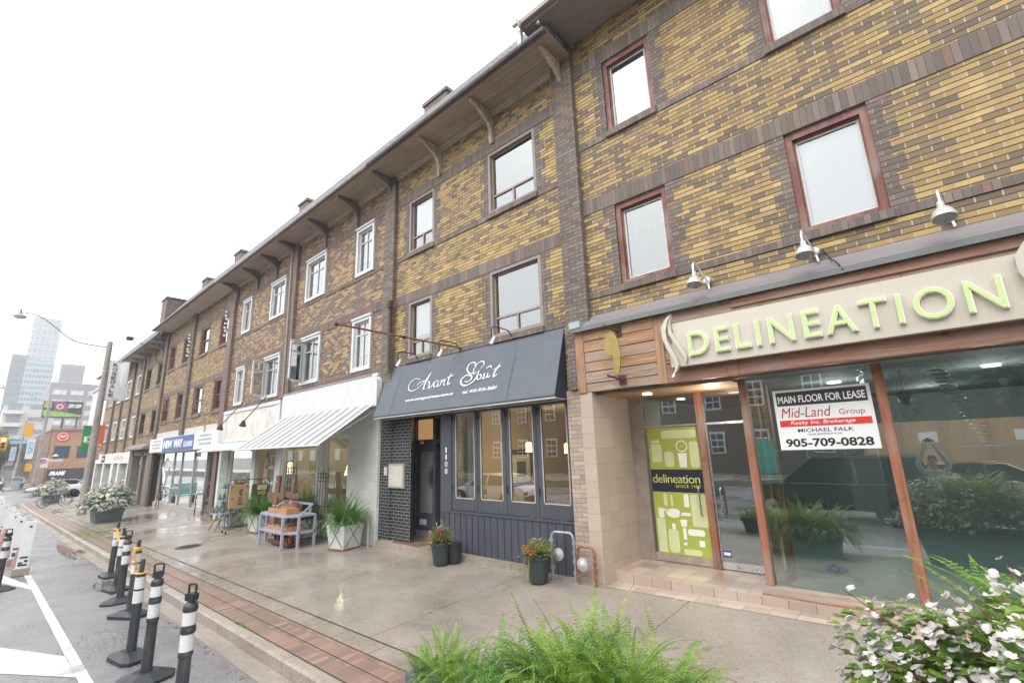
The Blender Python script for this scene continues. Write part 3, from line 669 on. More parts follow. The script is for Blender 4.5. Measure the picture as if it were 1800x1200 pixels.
def floor_slabs(b, x0, x1, zs, depth=7.0):
    m = MB()
    for z in zs: m.box(x0, x1, .34, depth, z-.15, z)
    m.build('floor_slab', ROOMDARK, b)
def shell(b, x0, x1, z0, z1, mat, depth=8.0):
    m = MB(); m.box(x0, x1, depth, depth+.3, z0, z1); m.box(x0, x0+.15, .33, depth, z0, z1); m.box(x1-.15, x1, .33, depth, z0, z1); m.build('rear_wall', mat, b)
def bracket(b, x, ztop, y1=-0.72, drop=0.78, mat=None):
    o = [(0.0, ztop-drop), (-.07, ztop-drop-.04), (-.10, ztop-drop+.05), (-.10, ztop-drop*.62), (-.17, ztop-drop*.42), (-.30, ztop-.24), (-.52, ztop-.12), (y1, ztop-.075), (y1, ztop), (0, ztop)]
    m = MB(); m.prism(o, x-.045, x+.045, 'yz'); return m.build('bracket', mat or WOOD_BR, b, bevel=.008)

def eaves(b, x0, x1, zs, over=0.9, soffit=WOOD_SOF, roof_top=2.3, roof_run=1.7, gutter=True, frieze=True, gut=GREY_FR):
    m = MB(); m.box(x0, x1, -over+.05, .0, zs, zs+.03); m.build('soffit', soffit, b)
    m = MB(); m.box(x0, x1, -over, -over+.05, zs-.03, zs+.04); m.build('fascia', M('dark_fascia_board', (0.12, 0.085, 0.075), .5), b)
    if gutter:
        m = MB(); pr = [(-over-.001, zs+.03), (-over-.001, zs-.02), (-over-.04, zs-.02), (-over-.06, zs+.015), (-over-.065, zs+.05), (-over-.055, zs+.05), (-over-.05, zs+.02), (-over-.035, zs-.005), (-over-.012, zs-.005), (-over-.012, zs+.03)]
        m.prism(pr, x0, x1, 'yz'); m.build('gutter', gut, b)
    if frieze:
        m = MB(); m.box(x0, x1, -.05, -.003, zs-.13, zs-.001); m.box(x0, x1, -.10, -.05, zs-.055, zs-.001); m.build('frieze', CREAM, b)
    m = MB(); a = (-over-.01, zs+.045); c = (-over+roof_run, zs+roof_top+.25); d = (6.0, zs+roof_top+1.0)
    for (p, q) in ((a, c), (c, d)): m.quad((x0, p[0], p[1]), (x1, p[0], p[1]), (x1, q[0], q[1]), (x0, q[0], q[1]))
    for x in (x0, x1): m.add([(x, *a), (x, *c), (x, *d), (x, 8.3, zs), (x, 0.0, zs+.05)], [(0, 1, 2, 3, 4)])
    m.quad((x0, *d), (x1, *d), (x1, 8.3, zs), (x0, 8.3, zs))
    return m.build('roof', B_slate, b, recalc=False)
def chimney(roof, x0, x1, y0, y1, z0, z1):
    m = MB(); m.box(x0, x1, y0, y1, z0, z1-.12); m.box(x0-.05, x1+.05, y0-.05, y1+.05, z1-.12, z1); return m.build('chimney', B_dark, roof)
def pilaster(b, x0, x1, z0, z1, y=-.12, mat=None, name='pilaster'):
    m = MB(); m.box(x0, x1, y, -.001, z0, z1); return m.build(name, mat or B_dark, b)

def facade(b, x0, x1, zw0, zw1, wins, style, wall, band, quoin, sillz=True, blinds=None, seed=0, band_h=.28, body=True):
    """brick face with its windows, soldier courses, sill courses and toothed window surrounds"""
    m = MB(); wall_holes(m, x0, x1, zw0, zw1, [w[:4] for w in wins]); m.build('wall', wall, b, recalc=False)
    tops = sorted({w[3] for w in wins}); bots = sorted({w[2] for w in wins}); bd = MB()
    for t in tops: bd.box(x0, x1, -.014, .0, t, t+band_h)
    bd.build('soldier_course', band, b)
    sd = MB()
    for z in bots:
        sd.box(x0, x1, -.016, 0, z-.11, z-.002)
        for w in wins:
            if w[2] == z: sd.box(w[0]-.02, w[1]+.02, -.055, .0, z-.112, z+.001)
    sd.build('sill_course', band, b)
    for i, w in enumerate(wins):
        bl = True if blinds is None else blinds[i % len(blinds)]
        wo = window(b, *w[:4], style, bl, seed*31+i); q = (MB(), MB()); quoins(q, w[0], w[1], w[2]+.002, w[3]-.002); [k.build('brick_surround', quoin, wo) for k in q]

# ------------------------------------------------------------------ A: building with the corner salon shop
A = thing('brick_building', 'yellow-brown brick building with red window frames above the lime lettered shop', 'building', (-1, 0, 0.25), 'row of brick shop buildings')
wA = [(x, x+.93, z0, z1) for (z0, z1) in ((4.98, 6.49), (7.95, 9.48)) for x in (-3.40, -.75, 1.92, 4.58)]
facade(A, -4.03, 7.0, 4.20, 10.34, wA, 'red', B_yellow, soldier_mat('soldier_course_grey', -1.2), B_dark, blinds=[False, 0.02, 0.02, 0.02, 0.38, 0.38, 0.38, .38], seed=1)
floor_slabs(A, -4.0, 7.0, (4.35, 7.4, 10.5)); shell(A, -4.29, 7.0, -.5, 10.3, B_dark)
m = MB(); m.box(-4.48, 7, -.9, .0, 10.33, 10.4); m.build('soffit', M('grey_soffit_boards', (0.26, 0.235, 0.22), .7, stretch=(.5, 8, 8)), A)
m = MB(); m.box(-4.50, 7, -.98, -.9, 10.33, 10.48); m.box(-4.52, 7, -1.06, -.98, 10.38, 10.5); m.box(-4.56, -4.48, -1.06, 0.3, 10.35, 10.5); m.build('gutter', GREY_FR, A, bevel=.012)
m = MB(); m.quad((-4.5, -.95, 10.5), (7, -.95, 10.5), (7, .9, 13), (-4.5, .9, 13)); m.quad((-4.5, .9, 13), (7, .9, 13), (7, 8.3, 13), (-4.5, 8.3, 13)); m.quad((-4.5, -.95, 10.5), (-4.5, .9, 13), (-4.5, 8.3, 13), (-4.5, 8.3, 10), (-4.5, 0, 10.3)); m.quad((-4.5, 8.3, 13), (7, 8.3, 13), (7, 8.3, 10), (-4.5, 8.3, 10)); m.build('roof', B_slate, A, recalc=False)
m = MB(); m.box(-4.70, -4.58, -1.08, -1.0, 10.46, 10.58); m.box(-4.67, -4.58, -.96, -.88, 10.03, 10.40); m.build('downspout', M('pale_downspout', (.6, .6, .62), .4), A)

pilaster(A, -4.5, -4.03, 3.3, 10.02, y=-.12)
pilaster(A, -4.62, -4.30, -.3, 3.3, y=-.06, mat=B_beige, name='pier')

# shopfront of A: timber fascia over a tiled recess
FZ0, FZ1 = 3.215, 4.285
m = MB(); m.box(-4.30, 7, -.125, -.0, FZ0+.02, FZ1-.001); m.build('fascia', M('dark_fascia_backing', (.05, .03, .02), .8), A)
rn = random.Random(14); zz = FZ0
while zz < FZ1-.03:
    h_ = min(rn.uniform(.145, .205), FZ1-zz); zt_ = FZ1 if FZ1-zz-h_ < .06 else zz+h_
    for x0_, x1_ in ((-4.14, -2.86), (-2.72, .12 if rn.random() < .5 else -.8), (None, 7)):
        if x0_ is None: x0_ = lastx+.006
        lastx = x1_; za_ = max(zz, FZ0+.285) if x0_ > -2.8 else zz
        if zt_-za_ < .03: continue
        tl_ = rn.uniform(-.006, .006); yo_ = rn.uniform(-.012, .004); m = MB(); m.hexa([(x0_, -.150+yo_, za_+.006), (x1_, -.150+yo_, za_+.006+tl_*.5), (x1_, -.126, za_+.006+tl_*.5), (x0_, -.126, za_+.006)], [(x0_, -.150+yo_, zt_-.005), (x1_, -.150+yo_, zt_-.005+tl_*.4), (x1_, -.126, zt_-.005+tl_*.4), (x0_, -.126, zt_-.005)]); m.build('fascia_board', FASC[rn.randrange(3)], A, bevel=.004)
    zz = zt_
m = MB(); m.box(-4.31, -4.14, -.165, .0, FZ0, FZ1); m.box(-2.86, -2.72, -.165, 0, FZ0, FZ1)
for x in (-1.72, 1.2, 3.6): m.box(x, x+.13, -.163, -.15, FZ0+.86, FZ1)
m.build('fascia_post', WOOD_V, A, bevel=.005)
m = MB(); m.box(-2.72, -1.86, -.16, .14, FZ0, FZ0+.28); m.box(-1.72, 7, -.17, .14, FZ0, FZ0+.28); m.box(-1.86, -1.72, -.175, .14, FZ0-.002, FZ0+.30); m.box(-1.70, 7, -.19, -.17, FZ0+.93, FZ0+1.06); m.build('beam', WOOD_R, A, bevel=.006)
m = MB(); m.prism([(-.25, FZ1), (-.25, FZ1+.06), (-.13, FZ1+.15), (.0, FZ1+.28), (.0, FZ1)], -4.33, 7, 'yz'); m.build('flashing', GREY_FLASH, A)
m = MB(); m.box(-4.33, 7, -.262, -.25, FZ1-.02, FZ1+.058); m.build('drip_edge', GREY_FLASH2, A)
m = MB(); m.box(-4.345, -4.12, -.275, -.13, FZ1+.05, FZ1+.17); m.build('end_cap', M('verdigris_metal', (.30, .38, .35), .5), A)
m = MB(); m.box(-4.295, -4.055, -.14, 1.16, -.3, FZ0); m.build('tiled_pier', B_tile, A)
m = MB(); m.box(-4.055, 7, -.0, 6.5, FZ0-.02, FZ0+.1); m.build('shop_ceiling', M('dim_grey_ceiling', (.16, .17, .17), .8), A)
m = MB(); m.box(-4.05, -1.9, -.0, 1.2, FZ0-.05, FZ0-.021); m.build('porch_soffit', WOOD_CRATE, A)
ST = 0.395
m = MB(); m.box(-4.055, 7, .135, 1.25, -.3, ST); m.build('step', B_step, A)
m = MB(); m.box(-4.055, 7, .127, .135, -.3, ST-.003); m.build('step_riser', B_riser, A)
m = MB(); xs = [-4.06, -3, -2, -1, 0, 2, 7]
for a, b2 in zip(xs, xs[1:]): m.quad((a, -.17, WALK(a, -.17)+.004), (b2, -.17, WALK(b2, -.17)+.004), (b2, .13, WALK(b2, 0)+.005), (a, .13, WALK(a, 0)+.005))
m.build('tile_apron', B_step, A, recalc=False)
# door wall at y=1.18
m = MB(); m.box(-4.055, -3.80, 1.12, 1.22, ST, FZ0-.02); m.build('door_jamb', M('grey_taupe_metal', (.34, .29, .25), .4, metal=.2), A)
def post(x0, x1, y0, y1, z0=ST, z1=FZ0, mat=WOOD_RV, name='timber_post'):
    m = MB(); m.box(x0, x1, y0, y1, z0, z1); return m.build(name, mat, A, bevel=.006)
post(-2.83, -2.715, 1.10, 1.25, z1=FZ0-.05)
def gdoor(x0, x1, kick, handle_x, film):
    m = MB(); m.box(x0, x1, 1.155, 1.20, ST+.012, ST+kick); m.box(x0, x1, 1.155, 1.2, 2.62, 2.655)
    if not film: m.box(x0, x0+.022, 1.16, 1.195, ST+kick, 2.62); m.box(x1-.022, x1, 1.16, 1.195, ST+kick, 2.62)
    d = m.build('door', ALU if not film else M('warm_grey_metal', (.40, .335, .29), .4, metal=.2), A)
    m = MB(); m.quad((x0, 1.178, ST+kick), (x1, 1.178, ST+kick), (x1, 1.178, 2.62), (x0, 1.178, 2.62)); m.build('pane', GLASS, d, recalc=False)
    m = MB(); m.tube(spline([(handle_x, 1.15, 1.62), (handle_x, 1.09, 1.61), (handle_x, 1.085, 1.55), (handle_x, 1.085, 1.25), (handle_x, 1.09, 1.19), (handle_x, 1.15, 1.18)], 4), .014, 8); m.build('handle', STEEL, d, smooth=True)
    m = MB(); m.lathe([(0, -.02), (.022, -.02), (.026, 0)], ((x0+x1)/2 + (.25 if film else -.1), 1.15, ST+kick*.5), 12, Matrix.Rotation(R(90), 3, 'X')); m.build('lock', STEEL, d)
    return d
d1 = gdoor(-3.80, -2.83, .135, -2.92, True); d2 = gdoor(-2.715, -2.03, .115, -2.58, False)
m = MB(); m.quad((-3.8, 1.178, 2.655), (-2.83, 1.178, 2.655), (-2.83, 1.178, FZ0-.03), (-3.8, 1.178, FZ0-.03)); m.quad((-2.715, 1.178, 2.655), (-1.75, 1.178, 2.655), (-1.75, 1.178, FZ0-.03), (-2.715, 1.178, FZ0-.03)); m.quad((-2.03, 1.178, ST), (-1.75, 1.178, ST), (-1.75, 1.178, 2.62), (-2.03, 1.178, 2.62)); m.build('transom_pane', GLASS, A, recalc=False)
post(-1.79, -1.70, 1.05, 1.2, mat=WOOD_CRATE, z1=FZ0-.05)
# glazed front at y=.3
post(-1.87, -1.775, .23, .36, z0=ST+.11); post(-.345, -.245, .23, .36, z0=ST+.11); post(1.75, 1.85, .23, .36, z0=ST+.11); post(4.2, 4.3, .23, .36, z0=ST+.11)
m = MB(); m.box(-1.90, 7, .20, .40, ST, ST+.11); m.box(-1.87, -1.74, .40, 1.05, ST, ST+.10); m.build('window_sill', WOOD_SILL, A, bevel=.005)
m = MB(); m.box(-1.92, 7, .175, .2, ST, ST+.02); m.build('sill_strip', WOOD_R, A)
for a, b2 in ((-1.775, -.345), (-.245, 1.75), (1.85, 4.2), (4.3, 7)): m = MB(); m.quad((a, .295, ST+.11), (b2, .295, ST+.11), (b2, .295, FZ0), (a, .295, FZ0)); m.build('shop_window', GLASS, A, recalc=False)
m = MB(); m.quad((-1.82, .36, ST+.1), (-1.82, 1.05, ST+.1), (-1.82, 1.05, FZ0-.02), (-1.82, .36, FZ0-.02))
m.build('shop_window', GLASS, A, recalc=False)
# empty room behind the glass
m = MB(); m.box(-1.7, 7, .40, 1.24, ST+.002, ST+.012); m.box(-4.0, 7, 1.26, 7.0, ST-.1, ST+.012); m.build('shop_floor', CARPET, A)
m = MB(); m.box(-4.05, -3.95, 1.26, 7, ST, FZ0); m.box(-3.95, 7, 6.4, 6.5, ST, FZ0); m.box(1.9, 2.25, 3.0, 6.4, ST, FZ0); m.box(-1.2, -.7, 4.2, 4.6, ST, FZ0); m.build('shop_wall', ROOMWALL, A)
m = MB(); m.lathe([(0, 0), (.06, 0), (.07, -.02), (.075, -.02)], (-3.35, .45, FZ0-.052), 14); m.build('downlight', emit('warm_downlight', (1.0, .82, .6), 4), A)
m = MB()
for x, y in ((-2.35, .6), (-.9, 1.8), (.8, 1.6)): m.lathe([(0, 0), (.09, 0), (.1, .03)], (x, y, FZ0-.055), 14)
m.build('ceiling_light', emit('cool_ceiling_light', (1, .97, .9), 1.0), A)
for x, y in ((-2.35, .6), (-.9, 1.8), (.8, 1.6), (3.2, 3.0), (.2, 4.5)):
    ld = bpy.data.lights.new('room_fill', 'POINT'); ld.energy = 11; ld.specular_factor = 0.0; ld.shadow_soft_size = 0; lo = bpy.data.objects.new('room_fill', ld); COL.objects.link(lo); lo.location = (x+1, y+.0, 2.6); lo.parent = A; ld.color = (1, .97, .92)  # added fill lamps brighten the room, hung apart from the ceiling fixtures
# track lamp and coiled cable hanging from the ceiling inside
c = thing('hanging_cable', 'white coiled cable hanging from the ceiling inside the empty shop', 'cable', (.25, 1.1, 3.15))
m = MB(); P = []
for i in range(170):
    t = i/169; P.append((.25 + .35*t + .09*(1-.4*t)*math.cos(i*.75), 1.1+.07*math.sin(i*.75), 3.16-1.0*t))
m.tube(P, .008, 5); m.build('coil', WHITE, c, smooth=True)
c = thing('spot_lamp', 'small white spot lamp hung from the ceiling inside the empty shop', 'lamp', (-.1, 1.0, 3.2))
m = MB(); m.tube([(-.1, 1, 3.2), (-.1, 1, 2.86)], .006, 6); m.build('cord', WHITE, c); m = MB(); m.lathe([(.03, .08), (.065, .06), (.075, 0), (.06, -.01), (.0, -.005)], (-.1, 1, 2.78), 14, Matrix.Rotation(R(60), 3, 'X')); m.build('lamp_shade', WHITE, c, smooth=True)
c = MB(); rn = random.Random(3); vs = []
for i in range(9):
    for j in range(7): vs.append((-1.45+i*.035+rn.gauss(0, .012), 1.75+j*.04+rn.gauss(0, .012), ST+.03+abs(rn.gauss(.03, .03))))
c.add(vs, [(i*7+j, i*7+j+1, i*7+j+8, i*7+j+7) for i in range(8) for j in range(6)]); o = c.build('plastic_bag', M('bright_blue_plastic', (.02, .25, .75), .3), None, recalc=False); tag(o, 'crumpled bright blue plastic bag on the bare floor of the empty shop', 'bag')

# ------------------------------------------------------------------ A: sign, ornament, posters, lamps
sg = thing('shop_sign', 'long cream metal sign with raised lime green capital letters on timber fascia', 'shop sign', (-.7, -.25, 3.7))
m = MB(); m.prism([(-2.585, 3.41), (1.6, 3.41), (1.6, 4.06), (-2.53, 4.06), (-2.50, 3.93), (-2.53, 3.80), (-2.60, 3.66)], -.30, -.20); m.build('panel', SIGN_CREAM, sg, bevel=.004)
m = MB()
for x in (-1.9, -.6, .7): m.box(x, x+.08, -.2, -.165, 3.5, 3.9)
m.build('standoff', GALV, sg)
lf, lb = MB(), MB()
put_text(lf, 'DELINEATION', -2.28, .84, 3.535, 3.865, lambda u, v, w: (u, -.352-w*.25, v), bold=-.004, extrude=.02, spacing=1.2)
put_text(lb, 'DELINEATION', -2.292, .852, 3.525, 3.872, lambda u, v, w: (u, -.324-w, v), bold=.012, extrude=.022, spacing=1.2)
lf.build('lettering', LIME_T, sg); lb.build('letter_return', M('white_letter_return', (.85, .86, .82), .4, bump=0), sg)
rib1 = [(-2.49, 4.19), (-2.57, 4.14), (-2.65, 4.02), (-2.65, 3.86), (-2.6, 3.69), (-2.53, 3.55), (-2.5, 3.44), (-2.51, 3.37), (-2.58, 3.27), (-2.49, 3.34), (-2.45, 3.43), (-2.475, 3.55), (-2.53, 3.68), (-2.58, 3.81), (-2.59, 3.95), (-2.55, 4.08)]
rib2 = [(-2.5, 4.18), (-2.56, 4.05), (-2.56, 3.91), (-2.5, 3.78), (-2.42, 3.63), (-2.37, 3.53), (-2.36, 3.43), (-2.335, 3.5), (-2.34, 3.57), (-2.38, 3.68), (-2.45, 3.81), (-2.51, 3.93), (-2.52, 4.05), (-2.49, 4.16)]
for r_, y0, y1 in ((rib1, -.37, -.30), (rib2, -.345, -.301)):
    m = MB(); m.prism(r_, y0, y1); m.build('wave_emblem', SIGN_CREAM, sg)
    m = MB(); m.prism([(a+3.62, b) for a, b in r_], y0, y1); m.build('wave_emblem', SIGN_CREAM, sg)
orn = thing('projecting_ornament', 'hammered gold curved ornament held between two rusty iron spikes', 'ornament', (-3.45, -.45, 3.4))
go = [(-3.51, 4.07), (-3.44, 4.1), (-3.36, 4.03), (-3.32, 3.92), (-3.3, 3.79), (-3.3, 3.67), (-3.33, 3.47), (-3.37, 3.4), (-3.45, 3.39), (-3.43, 3.63), (-3.43, 3.71), (-3.49, 3.7), (-3.54, 3.73), (-3.58, 3.74), (-3.56, 3.99)]
m = MB(); m.prism(go, -.465, -.435); m.build('gold_plate', GOLD, orn, bevel=.004)
for z in (4.16, 3.37):
    m = MB(); m.tube([(-3.46, -.15, z-.02), (-3.46, -.62, z+.01)], .018, 8); m.box(-3.52, -3.40, -.175, -.15, z-.09, z+.06); m.build('iron_spike', RUSTD, orn)
# film poster on the left door
po = thing('door_poster', 'lime green poster of pale bottles, brush and comb shapes on glass door', 'poster', (-3.3, 1.15, .53))
YP = 1.150
m = MB(); m.box(-3.745, -2.835, YP, YP+.004, 1.90, 2.605); m.box(-3.745, -2.835, YP, YP+.004, .53, 1.525); m.build('lime_film', LIME, po)
m = MB(); m.box(-3.745, -2.835, YP-.001, YP+.003, 1.5255, 1.8995); m.build('navy_band', NAVY, po)
tx = MB(); put_text(tx, 'delineation', -3.72, -2.90, 1.675, 1.815, wallp(YP-.002), bold=-.002, spacing=.92); put_text(tx, 'SINCE 1982', -3.32, -2.90, 1.60, 1.65, wallp(YP-.002), spacing=1.2); tx.build('lettering', M('yellow_lime_lettering', (.62, .68, .12), .4, bump=0), po)
def rrect(x0, x1, z0, z1, r=.03):
    P = []
    for cx, cz, a0 in ((x1-r, z1-r, 0), (x0+r, z1-r, 90), (x0+r, z0+r, 180), (x1-r, z0+r, 270)):
        for k in range(4): a = R(a0+k*30); P.append((cx+r*math.cos(a), cz+r*math.sin(a)))
    return P
pa, pb = MB(), MB(); ya, yb = YP-.0015, YP-.0005
def pal(o): pa.add([(a, YP-.0012, b) for a, b in o], [tuple(range(len(o)))])
def wht(o): pb.add([(a, YP-.0022, b) for a, b in o], [tuple(range(len(o)))])
pal(rrect(-3.49, -2.88, 2.42, 2.56, .04)); pal(rrect(-3.70, -3.51, 2.02, 2.33, .02)); pal(rrect(-3.69, -3.53, 2.345, 2.40, .015)); pal(rrect(-3.47, -3.30, 1.94, 2.20, .05)); pal(rrect(-3.02, -2.86, 1.93, 2.36, .05))
pal(rrect(-3.10, -2.85, .99, 1.50, .03)); pal(rrect(-3.72, -3.57, .55, 1.09, .01)); pal(rrect(-3.54, -3.36, .56, .93, .05)); pal(rrect(-3.3, -3.0, .545, .635, .04)); pal(rrect(-3.56, -3.50, 1.30, 1.5, .02)); pal(rrect(-3.44, -3.40, 1.30, 1.48, .015))
ring = [(-3.145+.10*math.cos(a*.35), 2.285+.10*math.sin(a*.35)) for a in range(19)] + [(-3.145+.08*math.cos(a*.35), 2.285+.08*math.sin(a*.35)) for a in range(18, -1, -1)]
wht(ring); wht([(-3.145+.012*math.cos(a), 2.285+.012*math.sin(a)) for a in range(6)])
wht([(-3.23, 2.17), (-3.07, 2.17), (-3.09, 1.935), (-3.21, 1.935)]); wht(rrect(-3.68, -3.575, 1.10, 1.26, .03)); wht([(-3.58, 1.25), (-3.48, 1.235), (-3.48, 1.225), (-3.58, 1.22)])
wht([(-3.41+.13*math.cos(a), 1.185+.075*math.sin(a)) for a in [i*.4 for i in range(16)]]); wht([(-3.30, 1.20), (-3.14, 1.205), (-3.10, 1.175), (-3.15, 1.15), (-3.30, 1.155)])
wht(rrect(-3.46, -3.40, .93, 1.02, .015)); wht([(-3.31, 1.09), (-3.19, 1.095), (-3.205, .98), (-3.295, .975)]); wht(rrect(-3.28, -3.225, .78, .96, .01)); wht(rrect(-3.2, -2.92, .85, .95, .04)); wht(rrect(-3.03, -2.94, .69, .785, .012)); wht(rrect(-3.29, -3.23, .69, .735, .012)); wht(rrect(-3.21, -3.125, 1.29, 1.50, .02))
pa.build('pale_shapes', LIME_P, po, recalc=False); pb.build('white_shapes', LIME_W, po, recalc=False)
st_ = thing('door_sticker', 'small blue and white sticker low on the clear glass door', 'sticker', (-2.6, 1.15, .58))
m = MB(); m.box(-2.68, -2.56, 1.168, 1.172, .575, .675); m.build('card', BLUE_S, st_); m = MB(); m.box(-2.67, -2.57, 1.166, 1.1678, .605, .65); m.build('white_print', WHITE_T, st_)
# lease sign hung inside the window
ls = thing('lease_sign', 'white, black and red lease notice hung behind the shop glass', 'notice sign', (-.92, .28, 2.21))
YL = .268; L0, L1 = -1.455, -.395
m = MB(); m.box(L0, L1, YL, YL+.012, 2.205, 2.985); m.build('board', M('white_coroplast', (.74, .75, .74), .45, var=.03, bump=0), ls)
m = MB(); m.box(L0+.035, L1-.035, YL-.002, YL-.0003, 2.775, 2.955); m.build('black_band', M('black_print_band', (.03, .026, .028), .5, bump=0), ls)
m = MB(); m.box(L0+.035, L1-.035, YL-.002, YL-.0003, 2.50, 2.585); m.build('red_band', RED_T, ls)
w_ = MB(); put_text(w_, 'MAIN FLOOR FOR LEASE', L0+.055, L1-.055, 2.81, 2.905, wallp(YL-.003), bold=.02); put_text(w_, 'Realty Inc. Brokerage', L0+.16, L1-.20, 2.513, 2.572, wallp(YL-.003), shear=.25); w_.build('white_lettering', WHITE_T, ls)
w_ = MB(); put_text(w_, 'Mid-Land', L0+.065, L0+.63, 2.615, 2.745, wallp(YL-.002), shear=.25); put_text(w_, 'Group', L0+.71, L0+.97, 2.605, 2.695, wallp(YL-.002), bold=-.004); w_.build('red_lettering', MAROON_T, ls)
w_ = MB(); put_text(w_, 'MICHAEL FALK', L0+.23, L0+.83, 2.425, 2.472, wallp(YL-.002), bold=.01); put_text(w_, 'SALES REPRESENTATIVE', L0+.34, L0+.70, 2.385, 2.407, wallp(YL-.002)); put_text(w_, '905-709-0828', L0+.07, L1-.06, 2.24, 2.345, wallp(YL-.002), bold=.03); w_.build('black_lettering', BLACK_T, ls)
def gooseneck(x, z0, label):
    t = thing('gooseneck_lamp', label, 'wall lamp', (x, 0, z0), 'aluminium gooseneck lamps above the timber shop fascia')
    m = MB(); m.lathe([(.0, .0), (.055, .0), (.06, .03), (.05, .07), (.0, .08)], (x, -.01, z0+.02), 14, Matrix.Rotation(R(90), 3, 'X')); m.tube([(x, -.06, z0+.02), (x+.02, -.07, z0-.12)], .013, 6); m.build('wall_mount', ALU, t, smooth=True)
    m = MB(); m.tube(spline([(x, -.08, z0+.03), (x-.03, -.16, z0+.10), (x-.06, -.26, z0+.22), (x-.07, -.34, z0+.24), (x-.075, -.38, z0+.18), (x-.075, -.385, z0+.06)], 5), .014, 8); m.build('arm', ALU, t, smooth=True)
    rt = Matrix.Rotation(R(-14), 3, 'X')
    m = MB(); m.lathe([(.03, .115), (.035, .05), (.05, .03), (.085, -.01), (.105, -.06), (.11, -.10), (.10, -.10), (.09, -.05), (.04, .02), (.0, .03)], (x-.075, -.385, z0-.02), 18, rt); m.build('lamp_shade', M('satin_lamp_shade', (.62, .62, .6), .35, metal=.5, var=.05), t, smooth=True)
    return t
gooseneck(-2.0, 4.64, 'aluminium gooseneck lamp above the letter D'); gooseneck(-.64, 4.66, 'aluminium gooseneck lamp above the letters E and A'); gooseneck(.64, 4.68, 'aluminium gooseneck lamp below the lower right red window')
m = MB(); m.tube(spline([(-.56, -.02, 4.70), (-.50, -.05, 4.55), (-.44, -.18, 4.45), (-.38, -.27, 4.30)], 4), .008, 5); o = m.build('power_cable', BLACKP, None); tag(o, 'thin black cable drooping over the grey metal flashing', 'cable')

# ------------------------------------------------------------------ B: restaurant building
B = thing('brick_building', 'yellow-brown brick building over the slate blue restaurant awning', 'building', (-7.4, 0, .2), 'row of brick shop buildings')
wB = [(-9.46, -8.40, 7.46, 9.0), (-6.48, -5.09, 7.46, 9.0), (-9.42, -8.47, 4.60, 6.10), (-6.50, -5.09, 4.60, 6.13)]
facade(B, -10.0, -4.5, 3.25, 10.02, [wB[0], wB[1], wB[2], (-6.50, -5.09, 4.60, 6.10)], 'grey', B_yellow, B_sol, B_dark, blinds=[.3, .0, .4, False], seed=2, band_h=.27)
floor_slabs(B, -10.2, -4.5, (3.6, 7.0, 10.0)); shell(B, -10.4, -4.35, -.5, 10.0, B_dark)
rf = eaves(B, -10.2, -4.03, 10.02, gut=M('dark_gutter', (.10, .085, .085), .4, metal=.2)); chimney(rf, -12.3+2.0, -11.6+2.4, 1.1, 2.0, 11.5, 13.3)
for x in (-4.30, -6.29, -8.15): bracket(B, x, 10.0)
m = MB(); m.lathe([(.035, 0), (.035, .02), (.0, .12)], (-4.15, -.95, 10.2), 10); m.build('finial', WOOD_BR, B)
pilaster(B, -10.45, -9.99, 3.3, 10.02)
pilaster(B, -10.47, -9.99, -.3, 3.3, y=-.03, mat=B_black, name='pier')
m = MB(); m.box(-10.05, -9.93, -.24, -.12, 6.05, 6.25); m.box(-10.03, -9.95, -.2, -.12, 5.4, 6.05); m.tube([(-9.99, -.17, 6.05), (-9.98, -.17, 4.4)], .028, 8); m.build('downspout', RUSTD, B)
m = MB()
for k in range(4): x = -10.13+k*.035; m.tube(spline([(x, -.14, 6.0-k*.05), (x+.01, -.15, 5.4), (x-.01*k, -.14, 4.8), (x+.02, -.13, 4.3)], 4), .008, 5)
m.build('wall_cable', M('grey_cable', (.15, .13, .12), .6), B)
# shopfront
m = MB(); m.box(-9.99, -8.15, -.02, .30, 3.18, 3.26); m.quad((-9.99, .0, -.2), (-9.22, .0, -.2), (-9.22, .0, 3.25), (-9.99, .0, 3.25)); m.quad((-9.9, .62, -.2), (-9.22, .0, -.2), (-9.22, .0, 3.25), (-9.9, .62, 3.25)); m.build('black_brick_wall', B_black, B, recalc=False)
m = MB(); m.box(-9.86, -9.80, .56, .72, .25, 3.2); m.box(-9.80, -8.9, .58, .70, 2.50, 2.62); m.box(-9.80, -8.9, .58, .70, 3.13, 3.22); m.box(-9.1, -9.0, .56, .72, .25, 3.2); m.box(-9.2, -8.05, .74, .8, .25, 3.2); m.build('door_frame', CHAR, B)
m = MB(); m.box(-9.80, -9.68, .62, .66, .30, 2.5); m.box(-9.18, -9.10, .62, .66, .30, 2.5); m.box(-9.68, -9.18, .62, .66, .30, .88); m.box(-9.68, -9.18, .62, .66, 2.33, 2.5); dr = m.build('door', CHAR, B)
m = MB(); m.quad((-9.68, .64, .88), (-9.18, .64, .88), (-9.18, .64, 2.33), (-9.68, .64, 2.33)); m.build('pane', M('frosted_grey_glass', (.22, .24, .22), .12, var=.06), dr, recalc=False)
m = MB(); m.box(-9.8, -9.1, .61, .62, .29, .47); m.build('kick_plate', ALU, dr)
m = MB(); m.box(-9.25, -9.15, .54, .62, 1.55, 1.85); m.box(-9.2, -9.12, .55, .62, 1.85, 1.98); m.build('handle', M('gunmetal_lock', (.12, .14, .16), .35, metal=.5), dr)
m = MB(); m.box(-9.66, -9.40, .612, .62, .60, .73); m.build('notice_card', M('notice_card', (.6, .62, .62), .5), dr)
m = MB(); m.quad((-9.79, .64, 2.63), (-9.1, .64, 2.63), (-9.1, .64, 3.13), (-9.79, .64, 3.13)); m.build('transom_pane', emit('lit_tan_blind', (.56, .33, .14), .30), B, recalc=False)
m = MB(); m.box(-9.62, -9.48, .57, .58, 2.53, 2.59); m.build('number_plate', WHITE_T, B)
